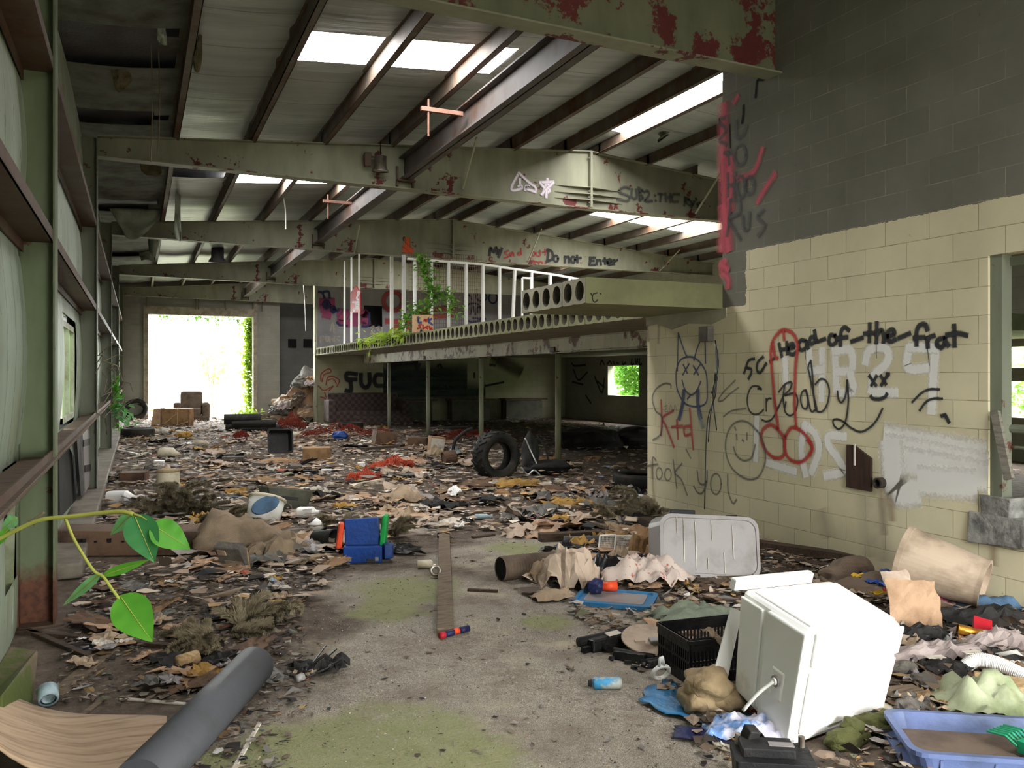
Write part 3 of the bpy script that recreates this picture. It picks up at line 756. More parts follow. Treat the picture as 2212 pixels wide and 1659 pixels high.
# wire mesh
M('mesh_wire', (.16, .11, .08), (.09, .05, .03), .4, .7, 6)
q = MB(); ym = 18.2
x0, x1 = 5.62, 7.4
k = 0
x = x0
while x < x1: q.bar((x, ym, Z1), (x, ym, 4.42), .008, .008); x += .055
z = Z1
while z < 4.42: q.bar((x0, ym, z), (x1, ym, z), .008, .008); z += .09
tag(q.build('wire_mesh_panel', 'mesh_wire'), 'rusty wire mesh panel behind the white posts on the mezzanine', 'mesh')
# red arrow board, plywood sign
M('sign_red', (.40, .015, .02), (.30, .01, .015), .4, .7, 5, rough=.5)
M('plywood', (.62, .42, .24), (.45, .28, .14), .4, .7, 4, stretch=(8, 8, 1.2))
for n_, c_ in (('white_text', (.75, .65, .68)), ('red_text', (.45, .02, .02)), ('blue_text', (.03, .06, .25))): paint_mat(n_, c_, .95, .2)
def A(px, py): return onX(px, py, 5.545)
t = thing('arrow_sign', 'red arrow-shaped board with white writing between two posts', 'sign', (0, 0, 0))
q = MB(); q.poly([A(757, 675), A(778.5, 675), A(778.5, 632), A(768, 617), A(757, 633)], .03, (1, 0, 0)); q.build('board', 'sign_red', t)
pt = Paint(A, (-1, 0, 0), (720, 540), 240/1810)
pt.many([[(320, 1005), (345, 980)], [(320, 960), (330, 965)], [(345, 950), (420, 955)], [(360, 905), (415, 940)], [(365, 935), (415, 905)], [(350, 870), (420, 885)], [(310, 850), (420, 850)], [(380, 820), (400, 805), (415, 825), (405, 850)], [(370, 790), (385, 760), (400, 790), (385, 805)], [(410, 745), (385, 730)], [(415, 715), (390, 690), (425, 680), (430, 715)]], .055).build('painted_lettering', 'white_text', t)
YS = 16.9
def A(px, py): return onY(px, py, YS)
t = thing('plywood_sign', 'square of plywood with red and blue hand lettering on the mezzanine edge', 'sign', (0, 0, 0))
q = MB(); q.poly([A(891, 719), A(936, 713), A(935, 680), A(891, 680)], .02, (0, 1, 0)); q.build('board', 'plywood', t)
pt = Paint(A, (0, -1, 0), (720, 540), 240/1810)
pt.many([[(1380, 1090), (1390, 1180), (1435, 1180)], [(1550, 1110), (1560, 1190)], [(1600, 1120), (1560, 1160), (1615, 1220)], [(1420, 1330), (1430, 1310), (1440, 1340)]], .035).build('blue_lettering', 'blue_text', t)
pt = Paint(A, (0, -1, 0), (720, 540), 240/1810)
pt.many([[(1475, 1160), (1490, 1130), (1510, 1165), (1530, 1130)], [(1440, 1215), (1390, 1225), (1420, 1260), (1370, 1280)], [(1460, 1220), (1465, 1280), (1500, 1260)], [(1540, 1240), (1510, 1260), (1540, 1285)], [(1560, 1240), (1580, 1300)], [(1610, 1270), (1590, 1280), (1615, 1305)]], .03).build('red_lettering', 'red_text', t)
# dim room under the mezzanine: benches along the mural wall
M('dim_bench', (.10, .10, .07), (.05, .05, .04))
for i, (xa, xb) in enumerate(((7.8, 9.6), (10.1, 11.8), (12.2, 13.9))):
    t = thing('work_bench', 'long low bench in the dark under the mezzanine, %s from the sofa' % ORD[i+1], 'bench', (xa, 27.7, 0), 'benches along the mural wall')
    MB().span((0, 0, .72), (xb-xa, .6, .78)).build('bench_top', 'wood_brown', t)
    MB().span((.05, .05, .0), (xb-xa-.2, .12, .7)).build('front_panel', 'dim_bench', t)
    for xx in (.05, xb-xa-.1):
        MB().span((xx, .5, 0), (xx+.06, .56, .72)).build('leg', 'wood_brown', t)
# ------------------------------------------------------------------ graffiti
for n_, c_, d_, s_ in (('spray_navy', (.012, .025, .10), .92, .3), ('spray_red', (.42, .018, .015), .9, .55), ('spray_grey', (.06, .06, .06), .75, .6), ('spray_pink', (.55, .07, .11), .8, .6), ('spray_white', (.80, .78, .76), .85, .25), ('spray_lilac', (.75, .66, .74), .9, .4), ('spray_orange', (.65, .10, .03), .9, .3), ('spray_magenta', (.32, .05, .14), .9, .2), ('spray_dimred', (.35, .03, .03), .8, .4), ('spray_pale', (.5, .46, .40), .6, .4), ('mural_green', (.02, .034, .024), .9, .6), ('mural_ochre', (.085, .06, .02), .8, .9), ('mural_teal', (.02, .04, .05), .85, .6), ('mural_red', (.07, .02, .015), .85, .6), ('spray_bluish', (.16, .24, .38), .6, .6)):
    paint_mat(n_, c_, d_, s_)
WB = lambda a, b_: onX(a, b_, XB)
N1 = (-1, 0, 0)
p = Paint(WB, N1, (1600, 680), 520/2212)     # pale numbers and patches painted over earlier writing
p.many([[(410, 400), (415, 640)], [(630, 330), (640, 530)], [(750, 320), (745, 780)], [(640, 520), (750, 500)], [(865, 320), (885, 700)], [(870, 335), (1010, 325), (1020, 500), (890, 520)], [(1010, 540), (1035, 700), (905, 720)], [(1150, 440), (1180, 330), (1300, 300), (1360, 350), (1340, 450), (1225, 560), (1200, 700)], [(1210, 710), (1430, 715)], [(1550, 300), (1545, 490), (1790, 480)], [(1790, 300), (1755, 890)], [(1560, 300), (1790, 305)], [(150, 950), (140, 1330)], [(250, 1360), (500, 1440)], [(590, 1010), (690, 1100), (720, 1250), (650, 1450)], [(590, 1010), (560, 1250), (600, 1470)], [(960, 1120), (820, 1110), (810, 1200), (910, 1340), (940, 1440), (780, 1480)]], .075)
p.off = (1380, 900); p.sc = 832/2212
for s_ in ([(1440, 125), (1950, 225)], [(1445, 180), (1960, 290)], [(1450, 240), (1960, 340)], [(1450, 180), (1480, 420), (1580, 430)], [(1640, 370), (1900, 390)]): p.stroke(s_, .24)
p.build('painted_over_numbers', 'spray_white', wblk)
p = Paint(WB, N1, (1600, 680), 520/2212)     # thick black words
p.many([[(355, 265), (380, 385)], [(425, 250), (430, 365)], [(365, 325), (425, 310)], [(440, 310), (490, 300), (480, 265), (445, 285), (445, 345), (480, 365), (515, 345)], [(600, 240), (555, 235), (535, 285), (560, 325), (600, 300), (605, 240)], [(605, 250), (625, 310)], [(690, 215), (650, 205), (635, 250), (655, 270), (690, 240)], [(680, 145), (690, 200), (700, 255)], [(715, 245), (780, 220)], [(870, 190), (825, 190), (815, 260), (850, 275), (885, 240), (870, 190)], [(1000, 145), (960, 115), (925, 160), (920, 285)], [(890, 215), (985, 205)], [(1020, 245), (1125, 210)], [(1190, 80), (1185, 250)], [(1135, 175), (1250, 165)], [(1255, 70), (1250, 260)], [(1250, 200), (1290, 140), (1315, 180), (1315, 255)], [(1350, 200), (1415, 180), (1400, 135), (1355, 160), (1350, 225), (1385, 245), (1430, 225)], [(1455, 215), (1560, 170)], [(1720, 140), (1700, 90), (1650, 95), (1620, 160), (1620, 280)], [(1595, 215), (1690, 205)], [(1715, 205), (1725, 300)], [(1720, 235), (1745, 205), (1785, 190)], [(1880, 215), (1825, 225), (1805, 275), (1850, 300), (1880, 260), (1885, 205)], [(1885, 240), (1915, 285)], [(1965, 95), (1970, 290)], [(1895, 185), (2000, 170), (2085, 190)]], .036)
p.many([[(130, 405), (75, 425), (35, 540)], [(60, 490), (100, 500), (100, 540), (75, 590)], [(210, 385), (160, 440), (155, 510), (185, 530), (240, 445)], [(270, 430), (320, 395)], [(1185, 560), (1250, 650)], [(1255, 560), (1205, 650)], [(1290, 560), (1340, 640)], [(1360, 545), (1295, 650)], [(1200, 745), (1220, 770), (1280, 775), (1330, 755), (1350, 725)], [(1345, 545), (1370, 545)], [(1850, 930), (1885, 920)], [(1885, 925), (1920, 990)]], .028)
p.many([[(1250, 260), (1252, 400)], [(1720, 300), (1740, 465)], [(600, 320), (600, 410)]], .006)
p.many([[(195, 690), (170, 660), (110, 660), (75, 720), (65, 800), (85, 880), (130, 915), (180, 905), (215, 870)], [(160, 680), (195, 680)], [(240, 770), (240, 885)], [(240, 800), (260, 770), (285, 770)], [(315, 760), (330, 860), (365, 830)], [(390, 760), (340, 880), (290, 960), (240, 980), (200, 965)], [(410, 640), (395, 760), (405, 850)], [(355, 710), (410, 640), (470, 620), (460, 680), (410, 740), (500, 720), (530, 800), (500, 900), (450, 925), (410, 880), (420, 800)], [(600, 690), (570, 710), (555, 780), (575, 850), (610, 860), (625, 780), (605, 690)], [(605, 700), (640, 850), (660, 890), (700, 870)], [(650, 420), (625, 480), (640, 560), (680, 760), (705, 870)], [(650, 420), (665, 560), (690, 850), (750, 890), (800, 820), (820, 700), (790, 610), (740, 590), (690, 640)], [(895, 700), (905, 780), (935, 805), (970, 740), (985, 600)], [(985, 600), (995, 760), (985, 900), (960, 1000), (910, 1050), (865, 1020), (855, 970), (900, 960), (960, 990), (1020, 1040), (1110, 1075), (1200, 1030), (1260, 960), (1310, 860)], [(1580, 805), (1660, 725), (1740, 685), (1835, 685)], [(1650, 880), (1710, 800), (1780, 770), (1860, 770)]], .018)
p.build('black_writing', 'spray_black', wblk)
p = Paint(WB, N1, (1600, 680), 520/2212)
p.many([[(350, 1040), (320, 820), (300, 600), (285, 430), (280, 330), (310, 220), (390, 140), (480, 170), (525, 260), (520, 370), (508, 500), (500, 800), (515, 1040)], [(345, 1050), (280, 1010), (210, 1060), (195, 1150), (240, 1250), (310, 1310), (380, 1310), (410, 1250), (400, 1130), (345, 1050)], [(415, 1120), (470, 1040), (550, 1060), (630, 1140), (665, 1220), (620, 1310), (540, 1355), (450, 1320), (410, 1230), (415, 1120)], [(620, 1150), (660, 1220), (640, 1290)], [(395, 140), (405, 230)], [(300, 260), (320, 380), (345, 400)]], .04)
p.off = (1390, 700); p.sc = 330/1304
p.many([[(155, 650), (160, 800), (155, 950)], [(260, 740), (170, 800), (200, 880), (265, 1050)], [(290, 820), (300, 980)], [(245, 880), (340, 870)], [(400, 720), (415, 900), (430, 1070)], [(405, 870), (355, 880), (360, 950), (405, 940)]], .034)
p.build('red_outline_drawing', 'spray_red', wblk)
p = Paint(WB, N1, (1390, 700), 330/1304)
p.many([[(295, 400), (298, 240), (302, 75)], [(302, 75), (350, 220), (375, 280)], [(435, 310), (470, 190), (530, 60)], [(530, 60), (535, 335)], [(375, 280), (320, 310), (285, 400), (290, 540), (330, 640), (380, 690), (470, 705), (540, 670), (550, 560), (540, 420), (490, 330), (430, 285), (375, 280)], [(345, 345), (380, 420)], [(395, 340), (340, 435)], [(430, 355), (475, 435)], [(490, 345), (435, 430)], [(335, 480), (360, 560), (410, 605), (460, 570), (495, 490)], [(380, 640), (405, 610)]], .02)
p.many([[(350, 570), (340, 680), (310, 810)], [(470, 570), (470, 680), (492, 800)]], .055)
p.build('navy_eared_face', 'spray_navy', wblk)
p = Paint(WB, N1, (1390, 700), 330/1304)
p.stroke([(480, 760), (510, 880)], .06); p.build('faded_blue_smear', 'spray_bluish', wblk)
p = Paint(WB, N1, (1390, 700), 330/1304)
p.many([[(240, 545), (235, 515), (180, 510), (110, 560), (80, 640), (110, 740), (160, 790), (160, 900), (140, 955), (85, 990)], [(115, 1165), (85, 1140), (80, 1230), (80, 1320)], [(40, 1210), (130, 1195)], [(260, 1160), (275, 1290), (290, 1400)], [(335, 1190), (275, 1270), (330, 1330), (380, 1460)], [(465, 1255), (480, 1350), (520, 1370), (545, 1340)], [(550, 1255), (545, 1360), (510, 1440), (470, 1440), (435, 1385)], [(725, 1285), (730, 1430), (770, 1530), (800, 1500)], [(975, 910), (900, 840), (820, 830), (750, 880), (710, 990), (715, 1120), (770, 1240), (880, 1320), (980, 1310), (1040, 1200), (1045, 1080), (1010, 960), (975, 910)], [(800, 940), (805, 985)], [(890, 930), (890, 985)], [(785, 880), (795, 905)], [(850, 990), (862, 1000)], [(775, 1050), (800, 1120), (860, 1165), (930, 1140), (960, 1030)], [(370, 1070), (410, 1145)]], .026)
p.ell(140, 1275, 25, 48, .024).ell(215, 1285, 28, 50, .024).ell(625, 1365, 45, 88, .024)
p.many([[(790, 480), (690, 580), (645, 650), (680, 655), (740, 600), (820, 540)], [(690, 790), (760, 740), (880, 720)]], .02)
p.many([[(185, 705), (210, 695), (190, 745), (215, 745)], [(225, 745), (240, 690), (255, 745)], [(265, 745), (275, 690), (290, 740)]], .01)
p.build('grey_writing', 'spray_grey', wblk)
p = Paint(WB, N1, (1200, 120), 560/2212)
p.many([[(1440, 440), (1432, 900), (1450, 1250), (1430, 1640)], [(1490, 900), (1490, 1300)], [(1440, 1300), (1480, 1640)]], .16)
p.many([[(1560, 1050), (1700, 990), (1770, 800)], [(1730, 1250), (1800, 1130), (1880, 1010)], [(1530, 400), (1560, 350)]], .07)
p.off = (1540, 400); p.sc = 672/2212
p.many([[(90, 540), (70, 620), (110, 660), (115, 720)], [(60, 560), (110, 600)]], .09)
p.build('pink_spray_patch', 'spray_pink', wblk)
p = Paint(WB, N1, (1200, 120), 560/2212)
p.many([[(1460, 530), (1400, 560), (1465, 640), (1410, 720), (1470, 760)], [(1550, 560), (1550, 690), (1600, 690), (1640, 600)], [(1445, 830), (1510, 835)], [(1480, 830), (1490, 930)], [(1480, 1010), (1480, 1200)], [(1540, 1000), (1530, 1200)], [(1480, 1110), (1540, 1110)], [(1500, 1230), (1490, 1400), (1470, 1540)], [(1500, 1240), (1570, 1240), (1575, 1340), (1485, 1400), (1530, 1480), (1580, 1570)], [(1600, 1370), (1610, 1480), (1650, 1470), (1660, 1340)], [(1780, 1320), (1730, 1380), (1790, 1450), (1735, 1540)]], .045)
p.ell(1580, 850, 50, 85, .04).ell(1660, 1110, 40, 75, .04).ell(1590, 1120, 35, 90, .04)
p.build('black_writing', 'spray_grey', wblk)
paint_mat('rust_stain', (.22, .13, .07), .5, .8, 14); paint_mat('grey_stain', (.33, .28, .22), .28, .9, 9)
p = Paint(WB, N1)
p.many([[(1905, 1062), (1908, 1100), (1912, 1150)], [(2150, 1135), (2148, 1215)], [(2185, 1130), (2188, 1180)], [(1925, 1070), (1930, 1120)]], .07).many([[(1410, 1000), (1412, 1050), (1416, 1090)], [(1400, 705), (1402, 735)], [(1425, 705), (1424, 740)]], .06)
p.build('rust_stains', 'rust_stain', wblk)
p = Paint(WB, N1)
p.many([[(1870, 1085), (1875, 1150), (1880, 1190)], [(1905, 1090), (1912, 1200)], [(1780, 1110), (1790, 1150)]], .2)
p.build('grey_stains', 'grey_stain', wblk)
# frame writing
def FR(Y): return (lambda a, b_: onY(a, b_, Y-.0065))
p = Paint(FR(RY_[1]), (0, -1, 0), (1080, 340), 480/2212)
p.many([[(1285, 310), (1230, 300), (1180, 345), (1280, 390), (1260, 435), (1160, 415)], [(1310, 315), (1305, 390), (1335, 415), (1355, 390), (1350, 320)], [(1375, 300), (1385, 430)], [(1375, 310), (1415, 330), (1385, 360), (1420, 400), (1385, 430)], [(1430, 350), (1465, 335), (1480, 375), (1440, 435), (1510, 435)], [(1538, 378), (1542, 385)], [(1545, 428), (1549, 436)], [(1570, 365), (1640, 370)], [(1600, 370), (1590, 440)], [(1645, 360), (1648, 440)], [(1690, 365), (1690, 445)], [(1645, 400), (1690, 400)], [(1780, 370), (1715, 375), (1715, 440), (1770, 440)], [(1840, 400), (1830, 480)], [(1840, 400), (1880, 420), (1840, 445), (1885, 480)], [(1895, 440), (1910, 475)], [(1930, 440), (1900, 500)], [(1985, 450), (1960, 470), (1990, 490), (1960, 500)], [(1945, 410), (1950, 425)]], .055)
p.build('writing', 'spray_grey', bpy.data.objects['roof_rafter.001']).matrix_parent_inverse = T(0, -RY_[1], 0)
p = Paint(FR(RY_[1]), (0, -1, 0), (1080, 340), 480/2212)
p.many([[(185, 155), (115, 290), (130, 330), (210, 310), (205, 280), (180, 290)], [(195, 215), (195, 260)], [(185, 155), (280, 245), (350, 300), (350, 350)], [(250, 330), (255, 290), (290, 290), (260, 310), (350, 345)], [(470, 215), (420, 370)], [(470, 215), (490, 340)], [(395, 250), (530, 245)], [(400, 260), (480, 350)], [(530, 250), (410, 370)], [(460, 340), (460, 400)]], .045)
p.build('lilac_tag', 'spray_lilac', bpy.data.objects['roof_rafter.001']).matrix_parent_inverse = T(0, -RY_[1], 0)
r3 = bpy.data.objects['roof_rafter.002']; I3 = T(0, -RY_[2], 0)
p = Paint(FR(RY_[2]), (0, -1, 0), (1080, 340), 480/2212)
p.many([[(85, 930), (45, 950), (85, 985), (40, 1005)], [(125, 945), (95, 960), (110, 985), (130, 950)], [(130, 950), (140, 985)], [(207, 905), (212, 970)], [(205, 945), (175, 955), (185, 975), (210, 965)]]
, .04)
p.build('painted_word', 'spray_dimred', r3).matrix_parent_inverse = I3
p = Paint(FR(RY_[2]), (0, -1, 0), (1080, 340), 480/2212)
p.many([[(355, 945), (365, 980), (395, 980), (395, 940)], [(445, 915), (450, 970)], [(420, 945), (470, 940)], [(340, 1030), (345, 1070)], [(318, 1045), (368, 1040)], [(380, 1040), (385, 1070)], [(383, 1050), (405, 1040)], [(420, 1040), (425, 1068), (450, 1068), (452, 1038)]], .04)
p.ell(330, 960, 14, 22, .035)
p.build('painted_word', 'spray_dimred', r3).matrix_parent_inverse = I3
WORDS = (('My', [[(-105, 975), (-95, 900), (-65, 945), (-40, 895), (-30, 965)], [(-20, 920), (-5, 950)], [(18, 905), (-15, 995)]], ()),
 ('Do', [[(480, 915), (470, 1035)], [(465, 920), (515, 940), (520, 1010), (460, 1040)]], ((555, 1010, 22, 30),)),
 ('not', [[(645, 985), (645, 1050)], [(645, 1005), (680, 990), (685, 1050)], [(765, 975), (770, 1050)], [(745, 1010), (805, 1000)]], ((725, 1020, 20, 30),)),
 ('Enter', [[(900, 1000), (890, 1070)], [(890, 1000), (945, 1000)], [(895, 1033), (935, 1030)], [(890, 1070), (945, 1070)], [(960, 1020), (962, 1070)], [(960, 1035), (995, 1025), (1002, 1070)], [(1040, 1000), (1045, 1065)], [(1020, 1030), (1070, 1025)], [(1065, 1050), (1110, 1040), (1090, 1015), (1065, 1040), (1080, 1070), (1115, 1065)], [(1130, 1020), (1135, 1070)], [(1132, 1040), (1168, 1022)]], ()))
for w_, st_, el_ in WORDS:
    p = Paint(FR(RY_[2]), (0, -1, 0), (1080, 340), 480/2212)
    p.many(st_, .06)
    for e_ in el_: p.ell(*e_, .055)
    p.build('painted_word', 'spray_black', r3).matrix_parent_inverse = I3
p = Paint(FR(RY_[2]), (0, -1, 0))
p.many([[(880, 516), (881, 540)], [(872, 541), (890, 543)], [(874, 530), (886, 540)]], .11)
p.build('orange_mark', 'spray_orange', r3).matrix_parent_inverse = I3
# wall at the end of the mezzanine
WM = lambda a, b_: onY(a, b_, 28.4)
p = Paint(WM, (0, -1, 0), (660, 740), 440/2212)
p.many([[(555, 345), (450, 335), (445, 400), (485, 420), (490, 530), (435, 520)], [(450, 400), (550, 400)], [(600, 340), (605, 450), (655, 490), (695, 440), (692, 335)], [(830, 350), (770, 350), (745, 410), (770, 465), (845, 470)], [(955, 345), (950, 480)], [(890, 345), (890, 490)], [(890, 420), (950, 350)]], .13)
p.build('black_writing', 'spray_black', wm)
p = Paint(WM, (0, -1, 0), (660, 740), 440/2212)
p.many([[(165, 420), (170, 340), (250, 285), (275, 320), (200, 350), (180, 425)], [(220, 460), (240, 380), (300, 370), (365, 410), (340, 475)], [(240, 410), (300, 395), (335, 450)], [(140, 470), (200, 520), (300, 470), (250, 525)], [(205, 540), (225, 600)], [(160, 590), (200, 600), (230, 630), (270, 590), (330, 570)]], .035)
p.build('red_outline', 'spray_red', wm)
p = Paint(WM, (0, -1, 0), (660, 540), 500/2212)
p.many([[(150, 500), (260, 500)], [(160, 560), (250, 560)], [(180, 610), (225, 620)], [(320, 600), (390, 610)], [(390, 600), (335, 690), (410, 700)], [(470, 610), (470, 710)], [(545, 690), (560, 600), (580, 700)]], .30)
p.build('pink_letters', 'spray_magenta', wm)
p = Paint(WM, (0, -1, 0), (660, 540), 500/2212)
p.ell(200, 520, 22, 30, .12).ell(265, 570, 16, 24, .1)
p.many([[(125, 400), (160, 410), (180, 460)], [(170, 400), (220, 400), (230, 460)], [(300, 590), (320, 570)], [(300, 690), (330, 720), (400, 725)], [(540, 730), (600, 720), (610, 600)]], .07)
p.build('dark_outlines', 'spray_navy', wm)
p = Paint(WM, (0, -1, 0), (660, 540), 500/2212)
p.ell(835, 490, 90, 90, .16, pi*.1, pi*2.0); p.many([[(770, 680), (1000, 690)], [(830, 740), (1000, 745)], [(830, 800), (980, 800)], [(1100, 600), (1300, 560), (1420, 570)], [(1120, 650), (1400, 620)]], .22)
p.build('red_ring', 'spray_dimred', wm)
p = Paint(WM, (0, -1, 0), (660, 540), 500/2212)
p.many([[(240, 770), (260, 690), (270, 790)], [(310, 740), (360, 740)], [(620, 745), (650, 730), (635, 760), (660, 780), (620, 800)], [(675, 745), (705, 735), (690, 765), (710, 790), (670, 800)], [(730, 740), (735, 800), (765, 800)], [(140, 880), (140, 830), (170, 840), (145, 860)], [(190, 830), (195, 870), (215, 870), (215, 825)], [(235, 880), (240, 830), (270, 880), (275, 830)], [(320, 830), (295, 840), (315, 870), (290, 880)]], .07)
p.build('pale_lettering', 'spray_pale', wm)
p = Paint(WM, (0, -1, 0), (660, 540), 500/2212)
p.ell(1600, 600, 90, 90, .06).ell(1680, 450, 50, 40, .06).ell(1790, 460, 40, 50, .06)
p.many([[(1570, 620), (1600, 540), (1620, 620)], [(1640, 600), (1640, 550), (1680, 560), (1680, 600)], [(1590, 650), (1720, 660)], [(1560, 430), (1590, 470)], [(1600, 680), (1690, 680)]], .06)
p.build('dark_tags', 'spray_navy', wm)
# mural painted below the mezzanine, and tags on the far right wall
p = Paint(WM, (0, -1, 0), (660, 740), 440/2212)
p.many([[(900, 260), (1000, 230), (1200, 220)]], .3); p.build('mural_band', 'mural_red', wm)
p = Paint(WM, (0, -1, 0), (660, 740), 440/2212)
p.many([[(900, 330), (1700, 330)], [(900, 450), (1700, 450)], [(900, 540), (1900, 540)]], .75); p.build('mural_field', 'mural_green', wm)
p = Paint(WM, (0, -1, 0), (1000, 740), 420/2177)
p.many([[(350, 180), (620, 330)], [(420, 190), (640, 300)]], .5); p.build('mural_sun', 'mural_ochre', wm)
p = Paint(WM, (0, -1, 0), (660, 740), 440/2212)
p.many([[(1190, 230), (1210, 290), (1240, 230)], [(1430, 260), (1460, 240), (1480, 280)], [(1180, 370), (1300, 340), (1500, 370)], [(1220, 420), (1230, 480)], [(1460, 430), (1490, 480)], [(1540, 460), (1560, 500)], [(1430, 540), (1560, 540)], [(1830, 330), (1830, 380)], [(2000, 240), (2060, 250)], [(1950, 470), (2150, 430)]], .07); p.build('mural_words', 'spray_black', wm)
WR_ = lambda a, b_: onX(a, b_, XR)
p = Paint(WR_, (-1, 0, 0), (1000, 740), 420/2177)
p.many([[(1540, 250), (1560, 200), (1590, 250)], [(1620, 240), (1650, 210), (1670, 240)], [(1690, 210), (1700, 245)], [(1720, 225), (1750, 240)], [(1790, 210), (1800, 245), (1830, 220)], [(1900, 180), (1890, 240), (1920, 240)], [(1935, 180), (1950, 240), (1965, 180)], [(1985, 180), (1980, 240), (2010, 240)], [(1220, 230), (1260, 260), (1380, 250)], [(1240, 300), (1300, 420), (1400, 330)], [(1480, 380), (1560, 560), (1590, 400)], [(1490, 420), (1590, 500)], [(1380, 590), (1440, 680)], [(1230, 440), (1350, 470)]], .06)
p.build('black_tags', 'spray_black', wr)
# ------------------------------------------------------------------ object helpers
def place(px, py, yaw=0.0, z=0.0): return T(gp(px, py, z)) @ RZ(VIEW+yaw)
def mpp(px, py, z=0.0): return zcof(gp(px, py, z))/FPX
def rrect(w, d, r, n=4):
    r = max(min(r, w/2-1e-4, d/2-1e-4), 1e-4); out = []
    for (cx, cy, a0) in ((w/2-r, d/2-r, 0), (-w/2+r, d/2-r, pi/2), (-w/2+r, -d/2+r, pi), (w/2-r, -d/2+r, 1.5*pi)):
        for k in range(n+1):
            a = a0+pi/2*k/n; out.append((cx+r*cos(a), cy+r*sin(a)))
    return out
def loft(q, secs, n=4, cap0=True, cap1=True, mtx=None):
    vs = []; fs = []; L = 4*(n+1)
    for s in secs:
        ox, oy = (s[4], s[5]) if len(s) > 4 else (0, 0)
        vs += [(x+ox, y+oy, s[3]) for x, y in rrect(s[0], s[1], s[2], n)]
    for i in range(len(secs)-1):
        for j in range(L):
            j2 = (j+1) % L; fs.append((i*L+j, i*L+j2, (i+1)*L+j2, (i+1)*L+j))
    if cap0: fs.append(tuple(range(L))[::-1])
    if cap1: fs.append(tuple((len(secs)-1)*L+j for j in range(L)))
    q.add(vs, fs, mtx); return q
def tub(q, w, d, h, r, t=.012, taper=.88, lip=.02, mtx=None, floor_z=None):
    """open container with rim"""
    fz = t if floor_z is None else floor_z
    secs = [(w*taper, d*taper, r, 0), (w, d, r, h-lip), (w+lip*1.6, d+lip*1.6, r, h-lip), (w+lip*1.6, d+lip*1.6, r, h), (w-t*2, d-t*2, r, h), (w*taper-t*2, d*taper-t*2, r*.9, fz)]
    return loft(q, secs, mtx=mtx)
def crumple(w, h, amp, seed, n=10, f=6.0, ragged=.25, dome=0.0):
    """grid function of a crumpled sheet lying in its own x-y plane, always above z=0"""
    def fn(u, v):
        x, y = (u-.5)*w, (v-.5)*h
        e = 1+ragged*nz((u*3, v*3), 1.3, seed)
        z = amp*abs(nz((x, y), f/max(w, h), seed))*1.6+amp*.6*abs(nz((x, y), 2.4*f/max(w, h), seed+3))
        z += dome*(1-(2*u-1)**2)*(1-(2*v-1)**2)
        return Vector((x*e, y*e, z+.004))
    return fn
def sheet(name, mat, w, h, amp, seed, mtx, label=None, cat=None, n=9, group=None, parent=None, smooth=False, dome=0.0, ragged=.25, f=6.0, th=.003):
    o = MB().grid(crumple(w, h, amp, seed, n, f, ragged, dome), n, n).build(name, mat, parent, smooth=smooth, mtx=mtx, solid=th)
    if label: tag(o, label, cat, group)
    return o
